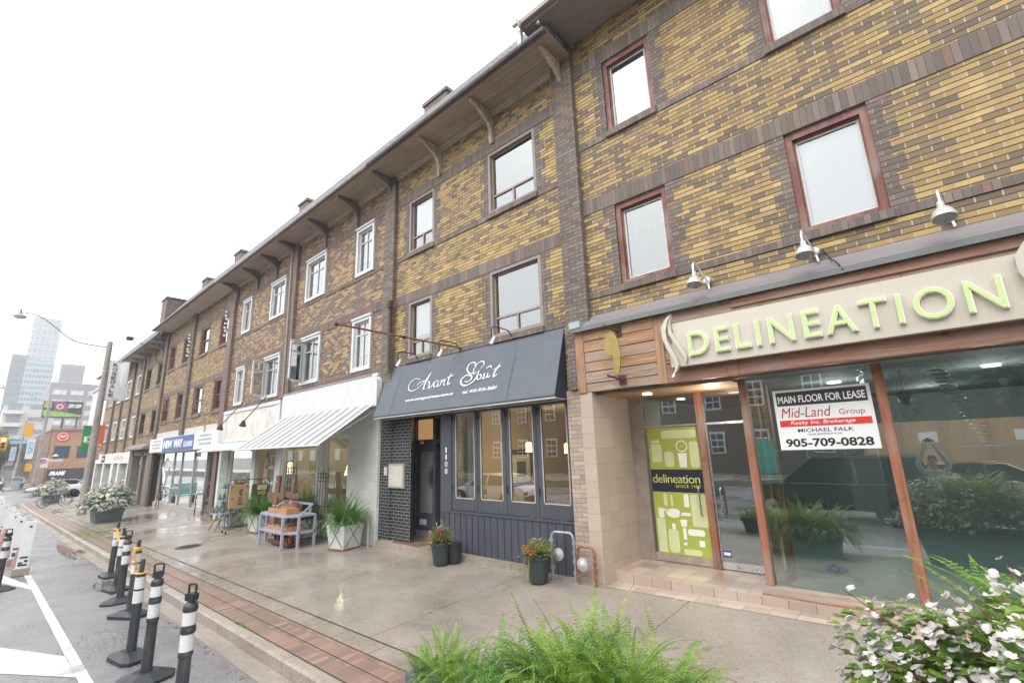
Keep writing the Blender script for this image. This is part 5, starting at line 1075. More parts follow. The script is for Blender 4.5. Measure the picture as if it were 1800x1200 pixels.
# striped awning
aw = thing('shop_awning', 'grey and white striped canvas awning pulled out over the white shop', 'awning', (-13.2, -1, 2.6))
m = MB(); n = 40; vs = []
for i in range(n+1):
    x = lerp(-15.85, -10.42, i/n); vs += [(x, -.30, 3.56), (x, -1.0, 3.05+.012*math.sin(i)), (x, -1.68, 2.58), (x, -1.70, 2.55)]
m.add(vs, [(4*i+j, 4*i+4+j, 4*i+5+j, 4*i+1+j) for i in range(n) for j in range(3)]); m.build('canvas', STRIPES, aw, smooth=True, recalc=False)
m = MB(); m.tube([(-15.87, -1.70, 2.56), (-10.40, -1.70, 2.56)], .025, 8)
m.build('front_bar', WHITE, aw)
for x in (-15.6, -10.55): m = MB(); m.tube([(x, -.12, 3.45), (x, -.9, 2.99), (x, -1.68, 2.56)], .018, 6); m.build('folding_arm', WHITE, aw)
aw = thing('shop_awning', 'weathered grey canopy under the marble panel', 'awning', (-19.4, -.5, 2.6))
m = MB(); n = 24; vs = []
for i in range(n+1): x = lerp(-22.3, -16.2, i/n); vs += [(x, -.05, 2.96), (x, -.95, 2.66), (x, -.96, 2.60+.012*math.sin(i*2.1))]
m.add(vs, [(3*i+j, 3*i+3+j, 3*i+4+j, 3*i+1+j) for i in range(n) for j in range(2)]); m.build('canvas', M('weathered_canvas', (.52, .51, .49), .8, var=.14, scale=3, dirt=(.3, .3, .3, .6)), aw, recalc=False)
m = MB(); m.tube([(-22.3, -.95, 2.60), (-16.2, -.95, 2.60)], .02, 6); m.build('front_bar', GALV, aw)

# ------------------------------------------------------------------ D: cleaners building, E: dark windows, F: white windows
D = thing('brick_building', 'weathered yellow brick building with red sash windows over the blue cleaners sign', 'building', (-28.5, 0, -.15), 'row of brick shop buildings')
wD = [(x0, x1, z0, z1) for z0, z1 in ((7.5, 9.0), (4.44, 5.92)) for x0, x1 in ((-24.4, -23.2), (-27.5, -26.15), (-30.6, -29.15), (-33.5, -32.3))]
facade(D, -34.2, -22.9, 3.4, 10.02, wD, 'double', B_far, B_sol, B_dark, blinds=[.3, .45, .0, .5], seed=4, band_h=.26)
floor_slabs(D, -34.1, -23, (3.6, 7, 10)); shell(D, -34.2, -22.95, -.9, 10.0, B_dark)
rf = eaves(D, -34.2, -22.7, 10.02, soffit=PALE_SOF, gut=M('red_gutter', (.16, .07, .065), .4), frieze=False); chimney(rf, -27.4, -26.4, 1.1, 2.1, 11.5, 13.5); chimney(rf, -35.2, -34.0, -.45, .85, 9.9, 12.3); chimney(rf, -33.2, -32.2, 1.1, 2.0, 11.5, 13.5)
pilaster(D, -29.0, -28.45, 3.4, 10.02); pilaster(D, -34.5, -33.95, -.8, 10.02)
m = MB(); m.box(-34.0, -29.1, -.03, 0, 3.54, 3.85); m.box(-28.3, -25.2, -.03, 0, 3.54, 3.85); m.box(-24.9, -23.0, -.03, 0, 3.54, 3.85); m.build('peeling_boards', M('peeling_white_boards', (.52, .5, .48), .7, var=.1, dirt=(.33, .3, .27, .8), stretch=(1, 1, 4)), D)
sg = thing('shop_sign', 'white box sign with blue centre panel reading cleaners', 'shop sign', (-28.2, -.2, 2.75))
m = MB(); m.box(-33.9, -22.15, -.30, .0, 2.75, 3.50); m.build('sign_box', M('white_sign_face', (.66, .67, .68), .4, var=.04), sg, bevel=.015)
m = MB(); m.box(-30.95, -25.45, -.312, -.302, 2.78, 3.48); m.build('blue_panel', BLUE_S, sg)
m = MB(); put_text(m, 'NEW', -30.75, -29.05, 2.93, 3.33, wallp(-.316), shear=.12, bold=.05); put_text(m, 'WAY', -28.75, -27.2, 2.93, 3.33, wallp(-.316), shear=.12, bold=.05); put_text(m, 'CLEANERS', -27.05, -25.6, 2.93, 3.19, wallp(-.316), shear=.12, bold=.03); m.build('lettering', WHITE_T, sg)
m = MB(); rn = random.Random(5)
for xa_, xb_ in ((-33.5, -31.3), (-25.0, -22.7)):
    for r_, z in enumerate((3.30, 3.12, 2.94)):
        x = xa_ + (.35 if r_ != 1 else .1)
        while x < xb_-.3: w = rn.uniform(.06, .16); m.box(x, x+w, -.305, -.301, z, z+rn.uniform(.08, .11)); x += w+.04
m.build('faded_print', GREYTXT, sg)
Y = .2
m = MB(); m.box(-33.2, -24.6, .05, .4, -.8, .10); m.build('concrete_sill', M('grey_shop_sill', (.36, .34, .32), .6, dirt=(.24, .2, .18, .6)), D)
m = MB()
for a in (-33.24, -30.4, -28.95, -26.86, -24.92): m.box(a, a+.10, .15, .26, .10, 2.75)
m.box(-30.3, -28.95, .15, .26, .86, .94); m.box(-30.3, -28.95, .15, .26, 1.75, 1.83); m.box(-34.0, -22.9, .0, .3, 2.68, 3.4); m.build('window_frame', M('grey_aluminium_frame', (.42, .40, .39), .4, metal=.3), D)
for a, d in ((-33.14, -30.4), (-30.3, -28.95), (-28.85, -26.86), (-26.76, -24.92)): m = MB(); m.quad((a, .2, .1), (d, .2, .1), (d, .2, 2.7), (a, .2, 2.7)); m.build('shop_window', GLASS, D, recalc=False)
m = MB(); m.quad((-24.85, .25, .1), (-23.4, 1.4, .1), (-23.4, 1.4, 2.7), (-24.85, .25, 2.7)); m.build('shop_window', GLASS, D, recalc=False)
m = MB(); m.box(-29.9, -29.4, .24, .26, 1.83, 2.68); m.box(-30.2, -29.5, .24, .26, .94, 1.75); m.build('blue_poster', M('bright_blue_poster', (.03, .24, .52), .4, var=.06, bump=0), D); m = MB(); m.box(-30.3, -29.0, .24, .26, .1, .86); m.build('cyan_panel', M('cyan_panel', (.16, .50, .58), .4, bump=0), D)
m = MB(); m.box(-32.9, -30.7, .24, .26, 1.35, 1.75); m.build('orange_poster', M('orange_poster', (.50, .19, .09), .5, var=.2, bump=0), D)
m = MB(); dia = [(-31.9, 1.0+.45), (-31.2, 1.95), (-31.9, 2.45), (-32.6, 1.95)]
for i in range(4):
    a, b2 = dia[i], dia[(i+1) % 4]; m.tube([(a[0], .19, a[1]), (b2[0], .19, b2[1])], .03, 5)
m.tube([(-32.6, .19, 1.95), (-31.9, .19, .95), (-31.2, .19, 1.95)], .03, 5); m.build('diamond_emblem', WHITE_T, D)
m = MB(); m.box(-28.85, -24.9, .34, .38, 1.0, 2.68); m.build('shop_blind', M('grey_green_blind', (.46, .49, .48), .7, var=.05), D)
m = MB(); m.box(-33, -24.9, .8, 1.3, .1, .55); rn = random.Random(2); m.box(-33.2, -23, 3.5, 3.6, 0, 3.4); m.build('counter', M('pale_counter', (.5, .52, .55), .6), D)
m = MB()
for k in range(26):
    x = rn.uniform(-32.8, -25.2); z = rn.choice((.15, .45, .75, 1.1)); m.box(x, x+rn.uniform(.2, .45), .5, .7, z, z+rn.uniform(.1, .28))
m.build('window_display', M('window_goods', (.38, .42, .46), .6, var=.9, scale=5), D)
m = MB(); m.box(-34.2, -33.25, -.0, 1.9, 2.68, 2.75); m.box(-33.35, -33.24, .3, 1.9, -.8, 2.7); m.box(-23.4, -22.95, -.02, .3, -.8, 3.4); m.box(-34.2, -22.95, 1.9, 2.0, -.8, 2.7); m.build('entry_wall', B_street, D)
m = MB(); m.box(-34.2, -22.95, .4, 1.9, -.6, -.12); m.build('entry_floor', STEPM, D)
pipe_n = [0]
def gas_pipe(x, y, label, mat, h=.8, w=.5, meter=None, reg=None, ang=0.0):
    """riser with an elbow loop and a regulator"""
    z = WALK(x, y); t = thing('gas_pipe', label, 'gas meter', (x, y, z), 'gas pipes along the wall'); dx, dy = math.cos(ang)*w, math.sin(ang)*w
    m = MB(); m.tube([(x, y, z-.02), (x, y, z+h*.86), (x+dx*.06, y+dy*.06, z+h*.96), (x+dx*.16, y+dy*.16, z+h), (x+dx*.84, y+dy*.84, z+h), (x+dx*.94, y+dy*.94, z+h*.96), (x+dx, y+dy, z+h*.86), (x+dx, y+dy, z-.02)], .021, 8)
    m.build('pipe', mat, t, smooth=True)
    m = MB()
    for (px_, py_, hs) in ((x, y, (.25, .55, .82)), (x+dx, y+dy, (.2, .42, .6, .8))):
        for hh in hs: m.lathe([(.02, -.028), (.034, -.026), (.034, .026), (.02, .028)], (px_, py_, z+h*hh), 8)
    m.build('coupling', mat, t)
    if meter:
        m = MB(); c = (x+dx*.38, y+dy*.38-.05, z+h*.55); rt = Matrix.Rotation(R(90), 3, 'X'); m.lathe([(0, -.04), (.05, -.04), (.06, -.02), (.095, -.016), (.10, .0), (.095, .016), (.06, .022), (.035, .045), (.0, .05)], c, 18, rt)
        for k in range(8): a = k*math.pi/4; m.lathe([(.008, -.024), (.008, .024)], (c[0]+.085*math.cos(a), c[1], c[2]+.085*math.sin(a)), 6, rt)
        m.build('regulator', meter, t, smooth=True)
    return t
gas_pipe(-24.3, -.25, 'rusty gas pipe loop in front of the cleaners window', RUSTD, .95, .55, None, ang=.3)
t = gas_pipe(-31.6, -.12, 'rusty gas pipe loop at the end of the cleaners sill beside a grey meter', RUST, .75, .5, M('grey_meter', (.34, .32, .31), .5), ang=.0)

Eb = thing('brick_building', 'weathered brick building with dark narrow windows over a recessed dark entry', 'building', (-37, 0, -.3), 'row of brick shop buildings')
wE = [(x0, x1, z0, z1) for z0, z1 in ((6.92, 8.43), (3.95, 5.43)) for x0, x1 in ((-39.1, -37.85), (-36.0, -35.0))]
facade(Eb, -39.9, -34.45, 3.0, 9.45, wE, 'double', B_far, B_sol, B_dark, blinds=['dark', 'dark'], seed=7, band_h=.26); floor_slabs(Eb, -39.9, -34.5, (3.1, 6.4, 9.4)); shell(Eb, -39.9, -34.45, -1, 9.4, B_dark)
eaves(Eb, -39.9, -34.5, 9.45, gut=M('brown_gutter', (.14, .11, .10), .5), frieze=False)
for x in (-35.2, -37.0, -38.8): bracket(Eb, x, 9.43, mat=M('pale_grey_bracket', (.34, .32, .31), .7))
pilaster(Eb, -40.2, -39.75, -.8, 9.4)
m = MB(); m.box(-39.8, -34.6, -.5, .0, 3.0, 3.12); m.hexa([(-39.8, -.5, 3.12), (-34.6, -.5, 3.12), (-34.6, 0, 3.12), (-39.8, 0, 3.12)], [(-39.6, -.15, 3.35), (-34.8, -.15, 3.35), (-34.8, 0, 3.35), (-39.6, 0, 3.35)]); m.build('entry_canopy', M('grey_brown_canopy', (.22, .17, .16), .6), Eb)
m = MB(); m.box(-39.8, -39.3, -.1, .6, -.9, 3.0); m.box(-37.0, -36.6, -.05, .6, -.9, 3.0); m.box(-39.3, -34.5, -.05, .3, 2.65, 3.0); m.box(-36.6, -35.5, 1.0, 1.1, -.9, 2.7); m.box(-35.4, -34.6, -.1, 1.1, -.9, 2.7); m.build('entry_wall', M('grey_brown_render', (.19, .155, .135), .7), Eb)
m = MB(); m.box(-39.3, -37.0, .35, .42, -.6, 2.0); d = m.build('door', M('blue_grey_door', (.30, .36, .40), .35), Eb); m = MB(); m.tube([(-37.3, .3, .4), (-37.3, .3, .8)], .02, 6); m.build('handle', STEEL, d)
m = MB(); m.box(-36.5, -35.6, .7, .76, -.6, 2.2); m.build('door', M('dark_bronze_door', (.05, .045, .042), .4), Eb)
m = MB(); m.box(-39.2, -37.1, .3, .4, 2.08, 2.62); m.build('sign_panel', M('pale_light_box', (.55, .57, .58), .5), Eb)
m = MB(); m.box(-40, -34.5, .05, 1.1, -.9, -.33); m.build('step', STEPM, Eb)
Fb = thing('brick_building', 'far end brick building with white window frames over the white shopfront', 'building', (-46.5, 0, -.5), 'row of brick shop buildings')
wF = [(x0, x1, z0, z1) for z0, z1 in ((6.88, 8.3), (3.93, 5.4)) for x0, x1 in ((-41.85, -40.6), (-45.4, -43.9), (-48.7, -47.3), (-52.2, -50.9))]
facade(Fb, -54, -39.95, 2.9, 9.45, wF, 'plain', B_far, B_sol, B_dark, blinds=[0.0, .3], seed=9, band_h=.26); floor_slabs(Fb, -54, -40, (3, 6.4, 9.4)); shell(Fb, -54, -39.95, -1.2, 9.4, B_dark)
eaves(Fb, -54, -39.9, 9.45, gut=M('brown_gutter', (.14, .11, .10), .5), frieze=False, soffit=PALE_SOF)
for x in (-41, -43, -45, -47): bracket(Fb, x, 9.43, mat=M('pale_grey_bracket', (.34, .32, .31), .7))
pilaster(Fb, -46.6, -46.1, 2.9, 9.4); pilaster(Fb, -43.2, -42.7, 2.9, 9.4); pilaster(Fb, -50, -49.5, 2.9, 9.4)
m = MB(); m.box(-54, -40.2, -.12, .1, 2.2, 2.95); m.box(-40.6, -40.2, -.1, .3, -1.2, 2.2); m.box(-43.9, -43.3, -.1, .3, -1.2, 2.2); m.box(-46.5, -45.6, -.1, .3, -1.2, 2.2); m.box(-50, -49.4, -.1, .3, -1.2, 2.2); m.box(-54, -53.4, -.1, .3, -1.2, 2.2); m.box(-54, -40.2, -.05, .3, -1.2, -.15); m.build('white_shopfront', WHITE_OLD, Fb)
for a, d in ((-43.3, -40.6), (-45.6, -43.9), (-49.4, -46.5), (-53.4, -50)): m = MB(); m.quad((a, .2, -.15), (d, .2, -.15), (d, .2, 2.2), (a, .2, 2.2)); m.build('shop_window', GLASS, Fb, recalc=False)
m = MB(); m.box(-54, -40.2, 1.6, 1.7, -1, 2.9); m.box(-43.2, -40.8, .5, .6, -.1, .8); m.build('shop_wall', M('blue_grey_display', (.25, .32, .42), .7, var=.5, scale=2), Fb)
m = MB(); rn = random.Random(3); x = -45.3
for k in range(7):
    h = rn.uniform(.2, .34); m.box(x, x+.07, -.14, -.121, 2.45, 2.45+h); m.box(x, x+.3, -.14, -.121, 2.45+h*(k % 3)/2.2, 2.5+h*(k % 3)/2.2); x += .52
m.build('gold_lettering', M('gold_leaf', (.6, .42, .05), .35, metal=.3), Fb)
m = MB(); m.box(-50.6, -49.3, -.15, -.121, 2.3, 2.8); m.build('black_plaque', BLACK_T, Fb); m = MB(); m.box(-50.3, -49.6, -.155, -.151, 2.5, 2.62); m.build('plaque_print', WHITE_T, Fb)
lt = thing('floodlight', 'small black floodlight on an arm above the far gutter', 'lamp', (-38, -1, 9.8)); m = MB(); m.tube([(-37.6, -.6, 9.6), (-37.9, -1.0, 10.2), (-38.3, -1.3, 10.25)], .025, 6); m.build('arm', BLACKP, lt); m = MB(); m.box(-38.6, -38.2, -1.5, -1.15, 10.15, 10.35); m.build('lamp_head', BLACKP, lt)
# string of bulbs hanging at the red windows
for (x, y, z0, lab) in ((-23.25, -.12, 7.7, 'string of round white bulbs hanging at the red window nearest the white windows'), (-28.7, -.2, 7.6, 'string of round white bulbs hanging on the pilaster between red windows')):
    t = thing('bulb_string', lab, 'string lights', (x, y, z0)); m = MB(); m.tube([(x, y, z0), (x+.05, y, z0+1.35)], .008, 4); m.build('wire', BLACKP, t); m = MB()
    for k in range(7): m.lathe([(0, -.07), (.05, -.05), (.07, 0), (.05, .05), (0, .07)], (x+.08*math.sin(k*2), y-.03, z0+.1+k*.19), 8)
    m.build('bulb', M('white_bulb', (.7, .68, .64), .3), t, smooth=True)

# ------------------------------------------------------------------ delineator posts
def delineator_ridged():
    t = thing('delineator_post', 'x', 'traffic post', (0, 0, 0), 'black and white delineator posts along the kerb')
    m = MB(); a, h = .235, .055; o1 = [(a*math.cos(R(22.5+45*k))*1.25, a*math.sin(R(22.5+45*k))) for k in range(8)]; o2 = [(x*.93, y*.93) for x, y in o1]; o3 = [(x*.45, y*.5) for x, y in o1]
    vs = [(x, y, .0) for x, y in o1] + [(x, y, h*.6) for x, y in o1] + [(x, y, h*.75) for x, y in o2] + [(x, y, .095) for x, y in o3]
    m.add(vs, [(8*j+k, 8*j+(k+1) % 8, 8*j+8+(k+1) % 8, 8*j+8+k) for j in range(3) for k in range(8)] + [tuple(range(24, 32)), tuple(range(7, -1, -1))]); m.build('base', RUBBER, t)
    m = MB(); m.lathe([(.058, .08), (.062, .11), (.057, .13), (.054, .60), (.062, .605), (.064, .625), (.056, .645), (.056, .80), (.064, .805), (.065, .835), (.062, .84), (.062, .865), (.055, .87), (.055, .985), (.062, .99), (.065, 1.015), (.06, 1.045), (.042, 1.065), (.03, 1.07), (.03, 1.09), (.0, 1.09)], n=18); m.build('post', POST_BLK, t, smooth=True)
    for z0, z1 in ((.650, .795), (.872, .985)): m = MB(); m.lathe([(.0585, z0), (.0585, z1)], n=18); m.build('reflective_band', REFL_W, t, smooth=True, recalc=False)
    m = MB(); m.prism([(-.05, 1.08), (.05, 1.08), (.055, 1.13), (.05, 1.145), (-.05, 1.145), (-.055, 1.13)], -.032, .032); m.tube([(-.043, 0, 1.14), (-.046, 0, 1.215), (-.035, 0, 1.225), (.035, 0, 1.225), (.046, 0, 1.215), (.043, 0, 1.14)], .011, 7); m.build('handle', RUBBER, t, bevel=.004)
    return t
def delineator_plain():
    t = thing('delineator_post', 'x', 'traffic post', (0, 0, 0), 'black and white delineator posts along the kerb')
    m = MB(); w, l = .17, .30
    o1 = [(-l, -w*.7), (-l*.7, -w), (l*.7, -w), (l, -w*.7), (l, w*.7), (l*.7, w), (-l*.7, w), (-l, w*.7)]; o2 = [(x*.93, y*.9) for x, y in o1]; o3 = [(x*.35, y*.55) for x, y in o1]
    vs = [(x, y, .0) for x, y in o1] + [(x, y, .045) for x, y in o1] + [(x, y, .055) for x, y in o2] + [(x, y, .10) for x, y in o3]
    m.add(vs, [(8*j+k, 8*j+(k+1) % 8, 8*j+8+(k+1) % 8, 8*j+8+k) for j in range(3) for k in range(8)] + [tuple(range(24, 32)), tuple(range(7, -1, -1))]); m.build('base', RUBBER, t)
    m = MB(); m.lathe([(.055, .08), (.055, 1.0), (.05, 1.01), (.026, 1.015), (.028, 1.15), (.02, 1.18), (.0, 1.185)], n=18); m.build('post', POST_BLK, t, smooth=True)
    for z0, z1 in ((.655, .80), (.825, .965)): m = MB(); m.lathe([(.0585, z0), (.0585, z1)], n=18); m.build('reflective_band', REFL_W, t, smooth=True, recalc=False)
    return t
pr = delineator_ridged(); pp = delineator_plain()
def put(first, proto, x, y, rz, tilt, label):
    o = proto if first else copy_tree(proto); o.location = (x, y, ROAD(x)+.002); o.rotation_euler = (tilt[0], tilt[1], rz); o['label'] = label; return o
put(True, pr, -5.60, -5.23, R(25), (0.0, 0.0), 'nearest black and white delineator post with a loop handle')
put(False, pr, -7.15, -5.17, R(70), (0, 0), 'ridged delineator post just behind the nearest one, handle seen edge-on')
put(False, pr, -11.55, -4.71, R(80), (0, 0), 'ridged delineator post third from the far end of the row')
put(False, pr, -15.15, -6.15, R(60), (R(1), R(2)), 'delineator post standing left of the white lane line by the barricades')
put(True, pp, -8.07, -5.15, R(10), (0, 0), 'delineator post with a yellow collar, in front of the one with wound chain')
put(False, pp, -10.32, -4.78, R(30), (0, 0), 'delineator post with yellow chain wound round its neck')
put(False, pp, -12.75, -4.58, R(10), (0, 0), 'delineator post with a yellow collar, second from the far end of the row')
put(False, pp, -14.48, -4.42, R(5), (R(-1), 0), 'farthest delineator post of the kerb row, chained to its neighbour')
def torus(mb, c, r, t, rot, sx=1.0, n=10, k=6):
    vs = []
    for i in range(n):
        a = 2*math.pi*i/n
        for j in range(k):
            b = 2*math.pi*j/k; p = Vector(((r+t*math.cos(b))*math.cos(a)*sx, (r+t*math.cos(b))*math.sin(a), t*math.sin(b))); vs.append(rot @ p + Vector(c))
    mb.add(vs, [(i*k+j, ((i+1) % n)*k+j, ((i+1) % n)*k+(j+1) % k, i*k+(j+1) % k) for i in range(n) for j in range(k)])
def chain(pts, name, label, rings=()):
    m = MB(); P = spline(pts, 8); d = 0; last = P[0]; k = 0
    for a, b in zip(P, P[1:]):
        if (b-last).length > .045:
            dr = (b-last).normalized(); q = dr.to_track_quat('X', 'Z').to_matrix(); torus(m, (last+b)/2, .022, .007, q @ Matrix.Rotation(R(90*(k % 2)), 3, 'X'), 1.5); last = b; k += 1
    for c, r in rings: torus(m, c, r, .013, Matrix.Identity(3), 1.0, 16, 6)
    o = m.build(name, YCHAIN, None, smooth=True); tag(o, label, 'chain'); return o
za, zb_ = ROAD(-12.75)+1.02, ROAD(-14.48)+1.02
chain([(-12.75, -4.58, za), (-13.2, -4.54, za-.14), (-13.7, -4.49, za-.18), (-14.1, -4.45, za-.1), (-14.48, -4.42, zb_)], 'plastic_chain', 'yellow plastic chain slung between the two farthest kerb posts', [((-12.75, -4.58, za), .06), ((-14.48, -4.42, zb_), .05)])
zc = ROAD(-10.32)
chain([(-10.27, -4.80, zc+1.06), (-10.22, -4.84, zc+1.0), (-10.20, -4.84, zc+.93), (-10.215, -4.82, zc+.86), (-10.22, -4.80, zc+.78), (-10.21, -4.78, zc+.70)], 'plastic_chain', 'short yellow chain hanging from the neck of a delineator post', [((-10.32, -4.78, zc+1.02), .055), ((-10.32, -4.78, zc+1.05), .05)])
m = MB(); torus(m, (-8.07, -5.15, ROAD(-8.07)+1.012), .058, .012, Matrix.Identity(3), 1.0, 18, 6); o = m.build('plastic_ring', YCHAIN, None, smooth=True); tag(o, 'yellow plastic ring round the neck of the thick delineator post', 'ring')

# ------------------------------------------------------------------ white barricade boards beside the lane line
bar = thing('barricade', 'x', 'barricade', (0, 0, 0), 'white barricade boards along the lane line')
m = MB(); m.box(-.03, .03, -.11, .11, .12, 1.22); m.build('upright_board', M('white_barricade_plastic', (.74, .75, .76), .4, var=.05, scale=5), bar, bevel=.01)
m = MB(); m.box(-.16, .16, -.15, .15, 0, .16); m.build('concrete_foot', KERBM, bar, bevel=.015)
m = MB(); m.box(-.035, -.03, -.085, .085, .20, .46)
m.box(.0305, .0345, -.08, .08, .21, .25); m.box(.0305, .0345, -.08, -.01, .26, .30); m.box(.0305, .0345, .02, .08, .29, .34); m.box(.0305, .0345, -.07, .07, .38, .42); m.box(.0305, .0345, -.02, .03, 1.08, 1.12); m.build('black_bracket', BLACKP, bar)
m = MB(); m.obox((-.30, -.13, .36), (.04, .07, .5), Matrix.Rotation(R(-8), 3, 'X')); m.build('rear_board', M('orange_white_barricade', (.62, .36, .31), .5, var=.3, scale=3), bar)
m = MB(); m.box(-.35, -.03, -.016, .016, .98, 1.06); m.box(-.35, -.03, -.016, .016, .5, .58); m.build('rail', M('white_barricade_rail', (.7, .7, .7), .45), bar)
rn = random.Random(6)
BL = ['nearest white barricade board, black marks at its foot', 'second white barricade board from the near end', 'third white barricade board from the near end', 'fourth white barricade board from the near end', 'fifth white barricade board from the near end', 'sixth white barricade board from the near end', 'seventh white barricade board from the near end', 'eighth white barricade board from the near end', 'ninth white barricade board from the near end', 'tenth white barricade board, farthest of the row']
for k in range(10):
    x = -16.9-2.2*k; o = bar if k == 0 else copy_tree(bar); o.location = (x, -5.74+rn.gauss(0, .02), ROAD(x)+.004); o.rotation_euler = (R(rn.gauss(0, 1)), 0, R(rn.gauss(0, 4))); o['label'] = BL[k]

# ------------------------------------------------------------------ plants
def frond(mb, p0, dirv, length, droop, width, rn, n=16, twist=0.0, up=Vector((0, 0, 1))):
    """fern frond: arching stem with paired leaflets"""
    d = Vector(dirv).normalized(); p = Vector(p0); pts = [p.copy()]; seg = length/n
    for i in range(n):
        d = (d + Vector((rn.gauss(0, .03), rn.gauss(0, .03), -droop*(.2+1.3*i/n)/n))).normalized(); p = p + d*seg; pts.append(p.copy())
    for i in range(1, n):
        t = i/n; w = width*math.sin(math.pi*min(1, .12+.9*t))**.7*(1-t*.55); dd = (pts[i+1]-pts[i-1]).normalized(); sd = dd.cross(up)
        if sd.length < .05: sd = Vector((1, 0, 0))
        sd.normalize(); nn = sd.cross(dd).normalized()
        for s in (-1, 1):
            lw = seg*.78; tip = pts[i] + sd*s*w + dd*w*.28 + nn*(rn.uniform(-.1, .22)*w - .05*w); a = pts[i]; b = a + dd*lw; mid = lerp(a, tip, .55)
            mb.quad(a, mid - dd*lw*.28, tip, mid + dd*lw*.62)
    for i in range(0, n-1, 2):
        a, b = pts[i], pts[min(i+2, n)]; sd = Vector((.0035, .002, 0)); mb.quad(a-sd, a+sd, b+sd*.6, b-sd*.6)
def fern(mb, c, R_, n, rn, length=(.45, .8), spread=1.0, up=.9, droop=1.1, width=.055, nseg=18):
    for k in range(n):
        a = rn.uniform(0, 6.283); r = R_*math.sqrt(rn.random())*.55; t = rn.random()
        base = Vector((c[0]+r*math.cos(a), c[1]+r*math.sin(a), c[2]+rn.uniform(-.03, .08)))
        a2 = a + rn.gauss(0, .6); el = up*(1-t*.6); d = Vector((math.cos(a2)*spread*(.25+.75*t), math.sin(a2)*spread*(.25+.75*t), el))
        frond(mb, base, d, rn.uniform(*length), droop*rn.uniform(.5, 1.3), width*rn.uniform(.8, 1.25), rn, nseg)
def leaf(mb, c, d, size, rn, curl=.2):
    d = Vector(d).normalized(); s = d.cross(Vector((0, 0, 1)))
    if s.length < .1: s = Vector((1, 0, 0))
    s.normalize(); n = s.cross(d); p = Vector(c); a = p + d*size; w = size*.42; m1 = p + d*size*.35; m2 = p+d*size*.72; l = n*size*curl
    mb.add([p, m1-s*w+l, m2-s*w*.8+l, a, m2+s*w*.8+l, m1+s*w+l, p+d*size*.5], [(0, 6, 2, 1), (6, 3, 2), (0, 5, 4, 6), (6, 4, 3)])
def flower(mb, c, size, rn, nrm=None):
    nrm = Vector(nrm or (rn.gauss(0, .6), rn.gauss(0, .6), .8)).normalized(); q = nrm.to_track_quat('Z', 'X').to_matrix(); a0 = rn.uniform(0, 6)
    for k in range(4):
        a = a0 + k*1.5708; big = k % 2 == 0; s = size*rn.uniform(.8, 1.15)*(1.0 if big else .72); w = s*(.62 if big else .42); cup = rn.uniform(.1, .6)
        u = Vector((math.cos(a), math.sin(a), 0)); v = Vector((-math.sin(a), math.cos(a), 0)); z = Vector((0, 0, 1))
        P = [Vector((0, 0, 0))] + [u*s*(.5-.5*math.cos(b_*.9)) + v*w*math.sin(b_) + z*s*cup*(.5-.5*math.cos(b_*.9)) for b_ in (.5, 1.1, 1.7, 2.4, 3.14, 3.9, 4.6, 5.2, 5.8)]
        P = [Vector((0, 0, 0))] + [u*s*(.52+.5*math.cos(b_)) + v*w*math.sin(b_) + z*s*cup*(.52+.5*math.cos(b_))**2 for b_ in (-2.2, -1.5, -.9, -.35, .35, .9, 1.5, 2.2)]
        mb.add([Vector(c)+q @ p for p in P], [(0, 1, 2, 3), (0, 3, 4, 5), (0, 5, 6), (0, 6, 7, 8)])
def begonia(t, c, half, h, nfl, nlf, seed, lf=.075, ff=.032, stems=60, face=False):
    """mound of begonias: leaves and clustered white flowers on a domed box-shaped volume"""
    rn = random.Random(seed); L, F, S = MB(), MB(), MB()
    def pt(shell):
        a = rn.uniform(0, 6.283); e = math.asin(rn.uniform(-.25, 1)); r = shell if shell else rn.uniform(.45, 1)**.6
        bump = 1 + .16*math.sin(a*5+seed) + .12*math.sin(e*7+a*3)
        p = Vector((math.cos(a)*math.cos(e)*half[0]*r*bump, math.sin(a)*math.cos(e)*half[1]*r*bump, math.sin(e)*h*r*bump)); return Vector(c)+p, p
    for k in range(nlf):
        p, o = pt(rn.uniform(.55, 1.0)); d = Vector((o.x/half[0]+rn.gauss(0, .5), o.y/half[1]+rn.gauss(0, .5), rn.uniform(-.4, .5))); leaf(L, p, d, lf*rn.uniform(.6, 1.35), rn, rn.uniform(-.1, .3))
    for k in range(stems):
        p, o = pt(rn.uniform(1.0, 1.18)); b = Vector(c)+o*.35; S.tube([b, lerp(b, p, .5)+Vector((rn.gauss(0, .02), rn.gauss(0, .02), .03)), p], [.005, .004, .003], 5, cap=False)
        for q in range(rn.randint(2, 5)): flower(F, p+Vector((rn.gauss(0, .022), rn.gauss(0, .022), rn.gauss(0, .018))), ff*rn.uniform(.7, 1.25), rn)
        for q in range(3): leaf(L, lerp(b, p, rn.uniform(.5, .95)), (rn.gauss(0, 1), rn.gauss(0, 1), rn.uniform(-.2, .6)), lf*rn.uniform(.4, .8), rn)
    for k in range(nfl):
        p, o = pt(rn.uniform(.88, 1.02))
        if face and (o.x/half[0]*.7 + o.y/half[1]*.9) > rn.uniform(-.9, 1.0): continue
        nq = (o.x/half[0]+rn.gauss(0, .4), o.y/half[1]+rn.gauss(0, .4), o.z/h+.4)
        for q in range(rn.randint(1, 4)): flower(F, p+Vector((rn.gauss(0, .028), rn.gauss(0, .028), rn.gauss(0, .022))), ff*rn.uniform(.7, 1.25), rn, nq)
    L.build('foliage', F_LEAF, t, recalc=False); F.build('flowers', F_PETAL, t, recalc=False); S.build('stems', STEM, t, smooth=True, recalc=False)
PLANTER = M('grey_blue_planter', (.09, .11, .13), .6, var=.12, scale=3, dirt=(.16, .16, .15, .5))
